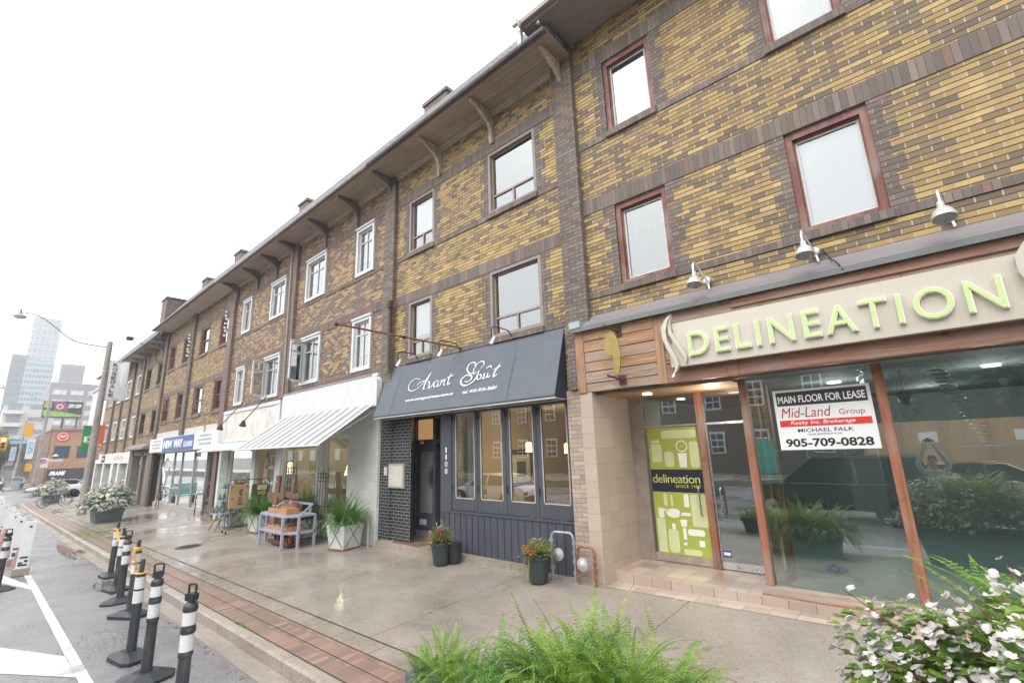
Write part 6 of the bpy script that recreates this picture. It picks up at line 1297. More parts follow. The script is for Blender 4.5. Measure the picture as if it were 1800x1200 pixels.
def planter_box(name, label, cx, cy, lx, ly, h, group='street planters along the kerb', rz=0):
    z = WALK(cx, cy); t = thing(name, label, 'planter', (cx, cy, z), group)
    m = MB(); a, b = lx/2, ly/2; k = .86
    m.hexa([(cx-a*k, cy-b*k, z+.002), (cx+a*k, cy-b*k, z+.002), (cx+a*k, cy+b*k, z+.002), (cx-a*k, cy+b*k, z+.002)], [(cx-a, cy-b, z+h), (cx+a, cy-b, z+h), (cx+a, cy+b, z+h), (cx-a, cy+b, z+h)]); m.build('box', PLANTER, t, bevel=.01)
    m = MB(); m.box(cx-a-.02, cx+a+.02, cy-b-.02, cy-b+.03, z+h-.04, z+h+.03); m.box(cx-a-.02, cx+a+.02, cy+b-.03, cy+b+.02, z+h-.04, z+h+.03); m.box(cx-a-.02, cx-a+.03, cy-b+.03, cy+b-.03, z+h-.04, z+h+.03); m.box(cx+a-.03, cx+a+.02, cy-b+.03, cy+b-.03, z+h-.04, z+h+.03); m.build('rim', PLANTER, t)
    m = MB(); m.box(cx-a+.03, cx+a-.03, cy-b+.03, cy+b-.03, z+h-.05, z+h-.01); m.build('soil', SOIL, t); return t, z+h
# near fern planter
t, zt_ = planter_box('fern_planter', 'planter overflowing with big bright green ferns beside the kerb', -2.10, -3.66, 1.25, .56, .44)
rn = random.Random(21); m = MB()
for cx, cy, r, n_, ln in ((-1.66, -3.62, .42, 100, (.46, .76)), (-2.02, -3.68, .46, 130, (.48, .80)), (-2.38, -3.7, .38, 90, (.40, .68))): fern(m, (cx, cy, zt_-.02), r, n_, rn, ln, 1.15, .85, 1.9, .058, 28)
m.build('fronds', F_FERN, t, recalc=False)
m = MB()
for cx, cy, r, n_ in ((-1.75, -3.72, .55, 120), (-2.3, -3.76, .55, 120), (-2.72, -3.8, .3, 70)): fern(m, (cx, cy, zt_-.04), r, n_, rn, (.42, .68), 1.4, .5, 2.4, .055, 22)
m.build('lower_fronds', F_FERN2, t, recalc=False)
t, zt_ = planter_box('fern_planter', 'low planter of shorter ferns at the bottom edge beside the brick paving', -3.35, -3.80, .8, .45, .30)
m = MB(); fern(m, (-3.2, -3.80, zt_-.02), .42, 90, rn, (.26, .42), 1.0, .9, 1.5, .045, 22); fern(m, (-3.6, -3.82, zt_-.02), .34, 60, rn, (.24, .38), 1.0, .9, 1.5, .045, 22)
m.build('fronds', F_FERN, t, recalc=False)
# near flower planter
t, zt_ = planter_box('flower_planter', 'planter of white begonias and ferns at the kerb before the salon window', .42, -3.62, 1.6, .66, .55)
begonia(t, (.38, -3.66, zt_+.20), (.86, .60), .62, 1500, 4200, 5, lf=.068, ff=.027, stems=110, face=True)
rn = random.Random(9); m = MB()
for k in range(80):
    a = rn.uniform(0, 6.28); frond(m, (.42+rn.uniform(-.28, .3), -3.5+rn.uniform(-.25, .25), zt_+.50), (math.cos(a)*.8, math.sin(a)*.8, 1.1), rn.uniform(.5, .85), rn.uniform(1.0, 2.0), .062, rn, 26)
m.build('fronds', F_FERN, t, recalc=False)
# the planters farther along the kerb
t, zt_ = planter_box('flower_planter', 'large blue-grey planter of white begonias by the concrete lamp pole', -27.3, -2.75, 1.55, .95, .52)
begonia(t, (-27.3, -2.75, zt_+.25), (1.0, .85), .72, 420, 1500, 15, lf=.10, ff=.05, stems=70)
m = MB(); fern(m, (-26.75, -3.0, zt_-.05), .5, 70, random.Random(3), (.3, .5), 1.1, .6, 1.5, .06, 12); m.build('fronds', F_FERN, t, recalc=False)
t, zt_ = planter_box('flower_planter', 'farther blue-grey planter of white begonias beside parked bicycles', -50.0, -2.75, 1.55, .95, .52)
begonia(t, (-50, -2.75, zt_+.25), (1.05, .85), .75, 260, 800, 16, lf=.11, ff=.06, stems=40); m = MB(); fern(m, (-49.4, -3.0, zt_-.05), .5, 50, random.Random(4), (.35, .55), 1.1, .6, 1.5, .07, 10); m.build('fronds', F_FERN, t, recalc=False)
t, zt_ = planter_box('flower_planter', 'smallest distant planter of white begonias near the grey bin', -86.5, -3.0, 1.5, .9, .5); begonia(t, (-86.5, -3, zt_+.2), (.95, .7), .6, 100, 300, 17, lf=.12, ff=.07, stems=10)
m = MB(); t = thing('planter_plinth', 'low concrete block under the large begonia planter', 'plinth', (-27.3, -2.75, WALK(-27.3, -2.75)))
m.box(-28.2, -26.4, -3.3, -2.2, WALK(-27.3, -2.7)-.05, WALK(-27.3, -2.7)+.03); m.build('block', KERBM, t, bevel=.01)
# pots beside the restaurant
def pot(x, y, label, seed, kind):
    z = WALK(x, y); t = thing('flower_pot', label, 'flower pot', (x, y, z), 'dark pots by the restaurant front')
    m = MB(); m.lathe([(.13, .004), (.15, .02), (.195, .36), (.21, .37), (.215, .42), (.19, .42), (.185, .36), (.0, .36)], (x, y, z), 16); m.build('pot', M('dark_green_pot', (.028, .04, .045), .35, var=.15), t, smooth=True); rn = random.Random(seed)
    L, F = MB(), MB(); c = Vector((x, y, z+.42))
    for k in range(420 if kind else 380):
        a = rn.uniform(0, 6.28); e = rn.uniform(-.35, 1.3); r = rn.uniform(.08, .27 if kind else .30); p = c + Vector((math.cos(a)*math.cos(e)*r, math.sin(a)*math.cos(e)*r, math.sin(e)*r*(1.0 if kind else .75)+.02)); leaf(L, p, (math.cos(a)+rn.gauss(0, .4), math.sin(a)+rn.gauss(0, .4), rn.uniform(-.3, .7)), rn.uniform(.03, .065), rn)
    for k in range(5):
        a = rn.uniform(2.5, 6.2); 
        for q in range(16): leaf(L, c + Vector((math.cos(a)*(.2+.004*q), math.sin(a)*(.2+.004*q), .02-.024*q)), (math.cos(a), math.sin(a), -.8), .032, rn)
    L.build('foliage', F_MIX if not kind else F_MIX, t, recalc=False)
    for k in range(14):
        a = rn.uniform(3.3, 6.2); r = rn.uniform(.1, .26); flower(F, c + Vector((math.cos(a)*r, math.sin(a)*r, rn.uniform(.0, .2))), .03, rn)
    if kind:
        for k in range(10): flower(F, c+Vector((.08+rn.gauss(0, .03), -.1+rn.gauss(0, .03), .24+rn.gauss(0, .02))), .035, rn)
    F.build('flowers', F_PINK if kind else F_RED, t, recalc=False)
    if kind:
        m = MB(); 
        for (dx, dy, h) in ((.02, .0, .42), (-.12, -.02, .36), (.04, .03, .33)): m.tube([c, c+Vector((dx*.6, dy, h*.6)), c+Vector((dx, dy, h))], [.006, .005, .012], 6)
        m.build('dry_stems', M('straw_stem', (.34, .26, .13), .7), t); m = MB()
        for q in range(7): leaf(m, c+Vector((.03, -.02, .12)), (rn.gauss(0, .4), rn.gauss(0, .4), 1), .2, rn); 
        m.build('kale_leaves', M('blue_green_leaf', (.2, .33, .28), .5), t, recalc=False)
    return t
pot(-7.5, -.52, 'tall dark pot with pink flowers and dry stems beside the restaurant step', 31, True); pot(-5.08, -.50, 'dark pot with orange-red flowers and trailing leaves beside the gas meters', 32, False)
m = MB(); x, y = -7.36, -.30; m.lathe([(.11, .004), (.13, .02), (.16, .36), (.17, .38), (.14, .38), (.0, .36)], (x, y, WALK(x, y)), 14); o = m.build('empty_pot', RUBBER, None, smooth=True); tag(o, 'plain black pot tucked behind the pink flower pot', 'flower pot')
gas_pipe(-4.98, -.24, 'grey galvanised gas pipe with a round regulator behind the orange flower pot', GALV, .74, .42, M('grey_regulator', (.42, .43, .44), .5, metal=.3), ang=.1)
gas_pipe(-4.46, -.26, 'rusty gas pipe with a pale round regulator in front of the beige brick pier', RUST, .56, .30, M('pale_regulator', (.46, .46, .45), .5, metal=.3), ang=.06)
gas_pipe(-10.82, -.30, 'peeling white gas pipe loop in front of the white painted pier', PEELED, .62, .30, None, ang=.1)

# ------------------------------------------------------------------ goods outside the white shop
def wooden_planter(x, y, s, h, label, seed, rz, leafy=True, dark=False):
    z = WALK(x, y); t = thing('fern_tub', label, 'planter', (0, 0, 0), 'white wooden fern tubs outside the shops'); m = MB(); a, b = s*.40, s*.5
    m.hexa([(-a, -a, .03), (a, -a, .03), (a, a, .03), (-a, a, .03)], [(-b, -b, h), (b, -b, h), (b, b, h), (-b, b, h)]); m.build('tub', GREENWHITE, t, bevel=.008)
    m = MB()
    for sx in (-1, 1): m.tube([(sx*a*.9, -a-.008, .06), (0, -(a+b)/2*1.0-.008, h*.62), (-sx*b*.5, -b-.006, h*.95)], .008, 5); m.tube([(a+.008, sx*a*.9, .06), ((a+b)/2+.008, 0, h*.62), (b+.006, -sx*b*.5, h*.95)], .008, 5)
    m.build('rusty_wire', RUSTD, t); m = MB(); m.box(-a-.015, a+.015, -a-.015, a+.015, .0, .035); m.build('rusty_base', RUST, t)
    m = MB(); rn = random.Random(seed); fern(m, (0, 0, h-.02), s*.6, 90, rn, (.55, .95), .75, 1.25, 1.5, .065, 16); fern(m, (0, 0, h+.02), s*.7, 110, rn, (.42, .75), 1.3, .7, 2.6, .065, 14); m.build('fronds', F_FERN2 if not dark else foliage('dark_broad_leaves', [(.3, (.03, .09, .02)), (.6, (.08, .17, .03)), (.75, (.16, .26, .05))]), t, recalc=False)
    t.location = (x, y, z); t.rotation_euler = (0, 0, rz); return t
wooden_planter(-10.98, -.62, .62, .56, 'white wooden tub of big ferns nearest the white painted pier', 41, R(12))
wooden_planter(-13.55, -.42, .58, .52, 'white wooden tub of dark ferns behind the lavender stand', 42, R(5), dark=True)
wooden_planter(-16.3, -.55, .60, .54, 'white wooden tub of ferns between the clothes rail and the lavender stand', 43, R(8))
wooden_planter(-18.7, -.55, .60, .48, 'white wooden tub of ferns behind the plant stand', 44, R(10))
# lavender stand with crates
sx0, sy0 = -13.15, -1.15; z = WALK(sx0, sy0)
t = thing('display_stand', 'lavender painted two-tier display stand outside the white shop', 'display stand', (sx0, sy0, z))
hw, hd = 1.0, .36
lp = [(-hw, -hd*.2), (-hw*.72, -hd), (hw*.72, -hd), (hw, -hd*.2), (hw, hd), (-hw, hd)]
for i, (px_, py_) in enumerate(lp): m = MB(); m.box(sx0+px_*.97-.03, sx0+px_*.97+.03, sy0+py_*.95-.03, sy0+py_*.95+.03, z+.004, z+.76); m.build('leg', LAV, t, bevel=.004)
for zz in (.36, .76): m = MB(); m.prism([(sx0+a, sy0+b) for a, b in lp], z+zz, z+zz+.05, 'xy'); m.build('shelf', LAV, t)
m = MB(); m.box(sx0-hw*.8, sx0+hw*.8, sy0+hd-.04, sy0+hd, z+1.0, z+1.05)
for a in (-1, 1): m.tube(spline([(sx0+a*hw*.95, sy0-hd*.2, z+.80), (sx0+a*hw*.93, sy0+.05, z+.86), (sx0+a*hw*.84, sy0+hd-.03, z+1.03)], 4), .025, 6); m.box(sx0+a*hw*.7-.03, sx0+a*hw*.7+.03, sy0+hd-.05, sy0+hd, z+.8, z+1.02)
m.build('gallery_rail', LAV, t)
def crate(cx, cy, cz, w, d, h, label, mat, contents=None):
    t = thing('wooden_tray', label, 'tray', (cx, cy, cz), 'wooden trays on the lavender stand'); m = MB(); tk = .018
    m.box(cx-w/2, cx+w/2, cy-d/2, cy-d/2+tk, cz, cz+h); m.box(cx-w/2, cx+w/2, cy+d/2-tk, cy+d/2, cz, cz+h); m.box(cx-w/2, cx-w/2+tk, cy-d/2+tk, cy+d/2-tk, cz, cz+h); m.box(cx+w/2-tk, cx+w/2, cy-d/2+tk, cy+d/2-tk, cz, cz+h); m.box(cx-w/2+tk, cx+w/2-tk, cy-d/2+tk, cy+d/2-tk, cz, cz+.02); m.build('tray', mat, t, bevel=.003)
    if contents:
        m = MB(); rn = random.Random(len(label))
        for k in range(10): x = cx-w/2+.06+k*(w-.12)/10; m.mi = k % 3; m.box(x, x+(w-.12)/11, cy-d/2+.04, cy+d/2-.04, cz+.022, cz+h+rn.uniform(-.02, .05))
        m.build('contents', contents, t)
BOOKS = [M('book_red', (.35, .08, .07), .6), M('book_cream', (.5, .45, .36), .6), M('book_brown', (.2, .12, .08), .6)]
crate(sx0+.05, sy0-.08, z+.812, 1.15, .32, .13, 'honey coloured wooden tray on the top of the lavender stand', WOOD_CRATE); crate(sx0-.1, sy0+.2, z+.812, .9, .16, .2, 'small dark wooden tray behind the honey coloured one', WOOD_CROSS, BOOKS); crate(sx0+.1, sy0-.02, z+.412, 1.2, .44, .10, 'shallow wooden tray of packets on the lower shelf', WOOD_CRATE, BOOKS)
t = thing('goods_crate', 'dark crate of red and black jars on the ground under the lavender stand', 'crate', (sx0+.1, sy0, z)); m = MB(); m.box(sx0-.5, sx0+.7, sy0-.2, sy0+.2, z+.05, z+.09); m.box(sx0-.5, sx0+.7, sy0-.2, sy0-.18, z+.09, z+.16); m.build('rack', RUSTD, t); m = MB(); rn = random.Random(12)
for k in range(16): m.mi = rn.choice((0, 1, 1)); m.lathe([(.0, 0), (.035, .0), (.035, .12), (.02, .14), (0, .14)], (sx0-.44+k*.07, sy0+rn.uniform(-.08, .08), z+.092), 8)
m.build('jars', [M('red_jar', (.5, .06, .03), .3), M('dark_jar', (.05, .03, .03), .3)], t, smooth=True)
# wooden crosses and wire trellises standing behind
def cross(x, y, h, arm, label, tilt):
    z = WALK(x, y); t = thing('wooden_cross', label, 'wooden cross', (0, 0, 0), 'wooden crosses behind the lavender stand'); m = MB(); m.box(-.10, .10, -.035, .035, 0, h)
    m.box(-arm, -.10, -.03, .03, h*.62, h*.62+.16); m.box(.10, arm, -.03, .03, h*.62, h*.62+.16); m.build('beam', WOOD_CROSS, t, bevel=.006); m = MB()
    for zz in (h*.35, h*.42, h*.5, h*.9): m.lathe([(0, 0), (.022, .0), (.025, -.02), (0, -.03)], (0, -.036, zz), 8, Matrix.Rotation(R(-90), 3, 'X'))
    m.build('stud', WHITE_T, t); t.location = (x, y, z); t.rotation_euler = (R(-5), 0, tilt); return t
cross(-15.0, -.75, 1.72, .42, 'rust brown wooden post with white studs beside the olive suitcase', R(12)); cross(-13.95, -.75, 1.75, .62, 'rust brown wooden cross with a honey arm behind the lavender stand', R(-8))
def trellis(x, y, w, h, label):
    z = WALK(x, y); t = thing('wire_trellis', label, 'trellis', (x, y, z), 'wrought iron trellises in front of the shop window'); m = MB()
    for k in range(5): xx = x-w/2+w*k/4; m.tube([(xx, y, z), (xx, y, z+h*(1 if k in (0, 4) else .93+.04*(k == 2)))], .009, 5)
    for zz in (.15, .45, .8): m.tube([(x-w/2, y, z+h*zz), (x+w/2, y, z+h*zz)], .009, 5)
    m.build('bars', RUSTD, t); m = MB()
    for k in range(4): torus(m, (x-w/2+w*(k+.5)/4, y, z+h*.88), w/9, .007, Matrix.Rotation(R(90), 3, 'X'), 1, 12, 5)
    m.build('scrolls', RUSTD, t)
trellis(-14.9, -.32, .75, 2.1, 'rusty wire trellis with scrolls left of the white shop post'); trellis(-12.9, -.28, .6, 1.9, 'rusty wire trellis right of the wooden crosses')
# clothes rail with two suitcases
rx, ry = -17.05, -.72; z = WALK(rx, ry); t = thing('clothes_rail', 'grey metal clothes rail on castors holding two old suitcases', 'clothes rail', (rx, ry, z)); x0, x1 = rx-.62, rx+.62
rot_ = Matrix.Rotation(R(86), 3, 'Z')
def rr(u, v, w): p = rot_ @ Vector((u*.82, v*.8, 0)); return (rx+p.x, ry+p.y, z+w)
m = MB(); m.tube([rr(-.75, 0, .12), rr(-.75, 0, 1.56), rr(-.70, 0, 1.61), rr(.70, 0, 1.61), rr(.75, 0, 1.56), rr(.75, 0, .12)], .017, 7); m.build('rail', M('blue_grey_tube', (.16, .18, .24), .4, metal=.4), t); m = MB(); m.tube([rr(-.75, 0, .12), rr(.75, 0, .12)], .017, 6); m.tube([rr(-.75, -.25, .10), rr(-.75, .25, .10)], .017, 6); m.tube([rr(.75, -.25, .10), rr(.75, .25, .10)], .017, 6); m.build('foot_bar', M('grey_tube', (.25, .25, .26), .4, metal=.4), t)
for u in (-.75, .75):
    for v in (-.25, .25): m = MB(); m.lathe([(0, -.015), (.04, -.015), (.04, .015), (0, .015)], rr(u, v, .042), 10, Matrix.Rotation(R(90), 3, 'X')); m.tube([rr(u, v, .05), rr(u, v, .11)], .012, 5); m.build('castor', BLACKP, t)
def suitcase(u0, u1, z0, z1, mat, label, text):
    t = thing('suitcase', label, 'suitcase', rr((u0+u1)/2, 0, z0), 'old suitcases hung on the clothes rail'); m = MB(); c = Vector(rr((u0+u1)/2, -.02, (z0+z1)/2)); m.obox(c, ((u1-u0)*.82, .15, z1-z0), rot_); m.build('case', mat, t, bevel=.02, smooth=True)
    m = MB(); m.tube([rr(u0+.2, -.02, z1), rr(u0+.22, -.02, z1+.05), rr(u1-.22, -.02, z1+.05), rr(u1-.2, -.02, z1)], .012, 6); m.build('handle', RUSTD, t); m = MB()
    for u in (u0+.06, u1-.1): m.obox(Vector(rr(u, -.125, z1-.06)), (.05, .012, .07), rot_)
    m.obox(Vector(rr(u0+.10, -.125, (z0+z1)/2-.04)), (.04, .012, .06), rot_); m.build('latch', M('old_brass', (.25, .17, .07), .4, metal=.6), t); m = MB()
    put_text(m, text, 0, 1, 0, 1, lambda a, b, w: rr(u0+(u1-u0)*(.46+.2*b), -.121, z1-.12-(z1-z0-.22)*a), bold=.02); m.build('lettering', BLACK_T, t, recalc=False)
suitcase(-.70, -.02, .72, 1.46, M('tan_suitcase', (.40, .27, .14), .55, var=.1, scale=3), 'tan suitcase lettered TRAP DOOR hanging on the clothes rail', 'TRAP DOOR')
t = thing('suitcase', 'dark olive suitcase hanging beside the tan one', 'suitcase', rr(.42, 0, .62), 'old suitcases hung on the clothes rail'); m = MB(); m.obox(Vector(rr(.40, -.02, 1.08)), (.48, .16, .74), rot_); m.build('case', M('olive_suitcase', (.07, .085, .04), .6), t, bevel=.02, smooth=True); m = MB(); m.tube([rr(.25, -.02, 1.5), rr(.27, -.02, 1.57), rr(.53, -.02, 1.57), rr(.55, -.02, 1.5)], .012, 6); m.build('handle', RUSTD, t); m = MB(); m.obox(Vector(rr(.45, -.13, 1.34)), (.3, .008, .16), rot_); m.build('paper_label', M('old_paper', (.5, .43, .28), .7), t); m = MB(); m.obox(Vector(rr(.45, -.13, 1.16)), (.26, .008, .1), rot_); m.build('honey_label', WOOD_CRATE, t)
# plant stand beside the rail
px0, py0 = -18.2, -1.0; z = WALK(px0, py0); t = thing('plant_stand', 'three-tier wire stand of small glass jars and green plants', 'plant stand', (px0, py0, z)); m = MB()
for s in (-1, 1): m.tube([(px0+s*.45, py0, z), (px0+s*.3, py0, z+.6), (px0+s*.12, py0, z+1.35)], .012, 5); m.tube([(px0+s*.3, py0-.35, z), (px0+s*.2, py0-.1, z+.6), (px0+s*.1, py0, z+1.3)], .012, 5)
m.build('frame', RUSTD, t)
for zz, w in ((.55, .42), (.95, .28), (1.3, .16)): m = MB(); m.lathe([(0, 0), (w, 0), (w, .03), (0, .03)], (px0, py0, z+zz), 14); m.build('tier', LAV, t)
m = MB(); rn = random.Random(7)
for zz, w, n_ in ((.58, .36, 12), (.98, .22, 8), (1.33, .1, 4)):
    for k in range(n_): a = 6.28*k/n_; m.lathe([(0, 0), (.045, 0), (.045, .10), (.02, .13), (.02, .17), (0, .17)], (px0+w*math.cos(a), py0+w*math.sin(a), z+zz), 8)
m.build('glass_jars', M('dark_glass_jar', (.12, .14, .17), .1, var=.5, scale=20), t, smooth=True); m = MB(); fern(m, (px0-.1, py0-.1, z+.62), .3, 36, rn, (.2, .36), 1.2, .6, 1.4, .05, 8); fern(m, (px0+.1, py0-.2, z+.3), .3, 24, rn, (.25, .4), 1.2, .4, 1.5, .05, 8); m.build('plants', F_FERN, t, recalc=False)

# ------------------------------------------------------------------ lamp poles, banners, signs
def lamp_pole(x, y, top, arm, name_label, r0=.19, r1=.125):
    z = WALK(x, y) if x > -54 else -.55; t = thing('street_lamp', name_label, 'street lamp', (x, y, z), 'concrete street lamps along the kerb'); m = MB(); m.tube([(x, y, z), (x, y, lerp(z, top, .5)), (x, y, top)], [r0, (r0+r1)/2, r1], 14); m.build('pole', POLEM, t, smooth=True)
    m = MB()
    for zz in (top-.35, top-1.7, top-3.3, top-5.2): r = lerp(r1, r0, (top-zz)/(top-z))+.012; m.lathe([(r, -.03), (r, .03)], (x, y, zz), 14)
    m.build('band', GALV, t, recalc=False)
    P = spline([(x, a, b) for a, b in arm], 6); m = MB(); m.tube(P, [lerp(.045, .028, i/(len(P)-1)) for i in range(len(P))], 8); m.build('arm', GALV, t, smooth=True)
    m = MB(); k = len(P)//3; m.tube([tuple(P[k]), (x, lerp(P[k].y, y, .6), lerp(P[k].z, top-1.9, .5)-.1), (x, y-.1, top-1.9)], .010, 5); m.build('stay_wire', GALV, t)
    e = P[-1]; m = MB(); m.lathe([(.0, .16), (.07, .15), (.09, .06), (.16, .02), (.27, -.06), (.28, -.09), (.24, -.10), (.0, -.10)], (e.x, e.y, e.z-.12), 16); h = m.build('lamp_head', M('grey_lamp_head', (.30, .27, .26), .5), t, smooth=True)
    m = MB(); m.lathe([(.24, -.10), (.20, -.17), (.0, -.20)], (e.x, e.y, e.z-.12), 14); m.build('lens', M('frosted_lens', (.6, .62, .62), .2), h, smooth=True); m = MB(); m.lathe([(.04, 0), (.05, .1), (.03, .16), (0, .16)], (e.x, e.y, e.z+.03), 8); m.build('photocell', M('red_brown_cell', (.22, .1, .08), .6), h)
    return t, z
lamp_pole(-34, -2.78, 9.02, [(-2.9, 8.70), (-3.81, 8.76), (-4.41, 8.93), (-5.05, 9.45), (-5.65, 9.92), (-6.19, 10.06), (-6.46, 10.02)], 'nearest tall concrete street lamp with a curved arm and fabric banner')
lamp_pole(-70, -2.62, 9.1, [(-2.7, 8.8), (-3.88, 9.35), (-5.02, 10.1), (-5.98, 10.32), (-6.22, 10.25)], 'second concrete street lamp beside the yellow traffic signals')
lamp_pole(-105, -2.7, 9.0, [(-2.8, 8.7), (-3.9, 9.3), (-5.0, 10.0), (-6.3, 10.2)], 'third concrete street lamp, farthest along the kerb')
bn = thing('street_banner', 'pale grey street banner lettered ROSEDALE hanging on the lamp pole', 'banner', (-34, -2.3, 5.7))
m = MB(); n = 10; vs = []
for i in range(n+1): yy = lerp(-2.64, -1.76, i/n); xx = -34+.03*math.sin(i*.9); vs += [(xx, yy, 5.72), (xx, yy, 7.93)]
m.add(vs, [(2*i, 2*i+2, 2*i+3, 2*i+1) for i in range(n)]); m.build('cloth', M('pale_grey_cloth', (.74, .75, .77), .8, var=.06, scale=1.2, bump=.05), bn, recalc=False)
m = MB()
for k, ch in enumerate('ROSEDALE'): z1 = 7.80-k*.245; put_text(m, ch, -2.50, -2.28, z1-.18, z1, lambda u, v, w: (-33.955, u, v), bold=.02)
m.build('lettering', M('navy_lettering', (.03, .035, .07), .5, bump=0), bn, recalc=False)
m = MB()
for zz in (7.95, 5.70): m.tube([(-34, -2.75, zz), (-34, -1.72, zz)], .02, 6)
m.build('bracket', GALV, bn)
# pictorial grey houses printed on the banner
m = MB(); rn = random.Random(3)
for k in range(9): y0 = -2.28+k*.055; m.quad((-33.945, y0, 5.8), (-33.945, y0+.04, 5.8), (-33.945, y0+.04, 6.4+rn.random()*1.1), (-33.945, y0, 6.3+rn.random()*1.0))
m.build('printed_motif', M('faint_grey_print', (.66, .67, .70), .8), bn, recalc=False)
t = thing('parking_sign_post', 'two small no parking signs on a thin post by the lamp pole', 'sign post', (-36, -2.35, -.35)); m = MB(); m.tube([(-36, -2.35, -.4), (-36, -2.35, 3.5)], .025, 6); m.build('post', GALV, t)
for z in (3.15, 2.68):
    m = MB(); m.box(-35.97, -35.955, -2.52, -2.20, z-.22, z+.2); s = m.build('sign_plate', WHITE, t); m = MB(); torus(m, (-35.95, -2.36, z+.04), .1, .016, Matrix.Rotation(R(90), 3, 'Y'), 1, 18, 5); m.obox((-35.95, -2.36, z+.04), (.01, .2, .025), Matrix.Rotation(R(45), 3, 'X')); m.build('red_ring', RED_T, s); m = MB(); m.box(-35.953, -35.95, -2.42, -2.37, z-.02, z+.1); m.box(-35.953, -35.95, -2.46, -2.26, z-.17, z-.13); m.build('black_print', BLACK_T, s)
bs = thing('projecting_sign', 'green shop sign with a white ring emblem and an orange edge strip', 'shop sign', (-50, -1, 3.1)); m = MB(); m.box(-50.06, -49.94, -1.62, -.78, 3.12, 5.2); m.build('green_panel', M('bright_green_panel', (.01, .24, .075), .45, bump=0), bs)
m = MB(); m.box(-50.06, -49.94, -.775, -.30, 3.12, 5.25); m.build('orange_strip', M('orange_red_panel', (.62, .12, .05), .45, bump=0), bs); m = MB(); torus(m, (-49.92, -1.2, 4.1), .26, .03, Matrix.Rotation(R(90), 3, 'Y'), 1, 18, 5); torus(m, (-49.92, -1.2, 4.1), .13, .03, Matrix.Rotation(R(90), 3, 'Y'), 1, 14, 5); m.box(-49.93, -49.9, -1.5, -1.35, 3.9, 4.35); m.box(-49.93, -49.9, -1.06, -.9, 3.9, 4.35); m.build('ring_emblem', WHITE_T, bs); m = MB(); m.box(-49.935, -49.92, -.7, -.38, 3.55, 3.72); m.box(-49.935, -49.92, -.7, -.38, 3.3, 3.42); m.build('yellow_print', M('pale_yellow_print', (.7, .5, .2), .5), bs); m = MB(); m.tube([(-50, 0, 5.0), (-50, -1.6, 5.0)], .03, 6); m.build('bracket', BLACKP, bs)
# traffic signals
YEL_S = M('yellow_signal_housing', (.66, .34, .015), .45, var=.06)
def signal(x, y, z, label, arm_y, lit=None, side=False):
    f_ = 1 if lit is not None else -1
    t = thing('traffic_signal', label, 'traffic light', (x, y, z), 'yellow traffic signals at the crossing'); m = MB(); m.box(x-.12, x+.12, y-.19, y+.19, z, z+1.05); m.box(x-.14*f_-.01, x-.14*f_+.01, y-.33, y+.33, z-.15, z+1.2); m.build('housing', YEL_S, t, bevel=.02)
    for k in range(3):
        m = MB(); m.lathe([(0, .02), (.13, .02), (.13, 0)], (x+.12*f_, y, z+.18+.34*k), 12, Matrix.Rotation(R(90), 3, 'Y')); m.lathe([(.14, 0), (.145, .2*f_)], (x+.12*f_, y, z+.18+.34*k), 12, Matrix.Rotation(R(90), 3, 'Y')); m.build('lens', (emit('amber_light', (1, .75, .3), 5) if lit == k else BLACKP), t, recalc=False)
    m = MB(); m.tube(spline([(x-.1, arm_y, z+.9), (x-.1, lerp(arm_y, y, .5), z+1.45), (x-.1, y, z+1.35), (x-.1, y, z+1.0)], 5), .035, 6); m.build('arm', GALV, t, smooth=True); return t
signal(-68, -3.85, 5.2, 'plain yellow back of a traffic signal beside the billboard', -2.65); signal(-69.5, -5.4, 3.95, 'lit yellow traffic signal at the left edge of the picture', -2.65, 2); signal(-69, -3.3, 1.75, 'low yellow signal box on the second lamp pole', -2.65).scale = (.7, .8, .6)
m = MB(); m.box(-70.02, -69.98, -4.95, -3.5, 4.45, 4.78); o = m.build('street_name_sign', M('blue_street_sign', (.25, .42, .62), .5), None); tag(o, 'pale blue street name plate beneath the traffic signals', 'street sign')
def small_banner(x, y, z0, z1, w, label, mat):
    t = thing('street_banner', label, 'banner', (x, y, z0), 'small street banners far along the kerb'); m = MB(); m.box(x-.01, x+.01, y, y+w, z0, z1); m.build('cloth', mat, t); m = MB(); m.tube([(x, y+w+.4, z1), (x, y-.05, z1)], .02, 5); m.build('bracket', GALV, t); m = MB(); m.box(x+.012, x+.02, y+.08, y+w-.08, z0+.5, z1-.35); m.build('blue_print', M('pale_blue_print', (.3, .45, .6), .6, var=.5, scale=6), t)
small_banner(-68, -3.75, 2.88, 4.92, .55, 'white street banner with blue print under the traffic signals', WHITE_OLD); small_banner(-100, -3.9, 2.9, 4.9, .6, 'pale street banner beyond the traffic signals', M('pale_banner', (.5, .52, .55), .8)); small_banner(-118, -4.1, 2.9, 4.9, .6, 'farthest pale street banner beside the trees', M('pale_banner', (.5, .52, .55), .8))

# ------------------------------------------------------------------ corner building, billboard and the far city
K = thing('brick_building', 'peach brick corner building with a black shop awning beyond the side street', 'building', (-90, 3, -.8), 'far buildings')
m = MB(); m.box(-110, -85, -.9, 22, -1, 6.5); m.build('wall', B_peach, K); m = MB(); m.box(-110.2, -84.8, -1.1, 22, 6.5, 6.75); m.build('cornice', M('brown_cornice', (.25, .15, .11), .6), K); m = MB(); m.box(-110, -85.05, -1.0, -.905, -1, 6.45); m.build('red_brick_front', B_street, K)
for y0, y1 in ((-.5, 1.05), (1.75, 3.4), (4.3, 5.6)):
    m = MB(); m.box(-84.99, -84.93, y0, y1, 3.0, 4.55); w = m.build('window', M('dark_steel_frame', (.05, .06, .07), .5), K); m = MB(); m.box(-84.929, -84.92, y0+.1, y1-.1, 3.1, 4.45); m.build('pane', M('dark_blue_glass', (.05, .07, .10), .08), w)
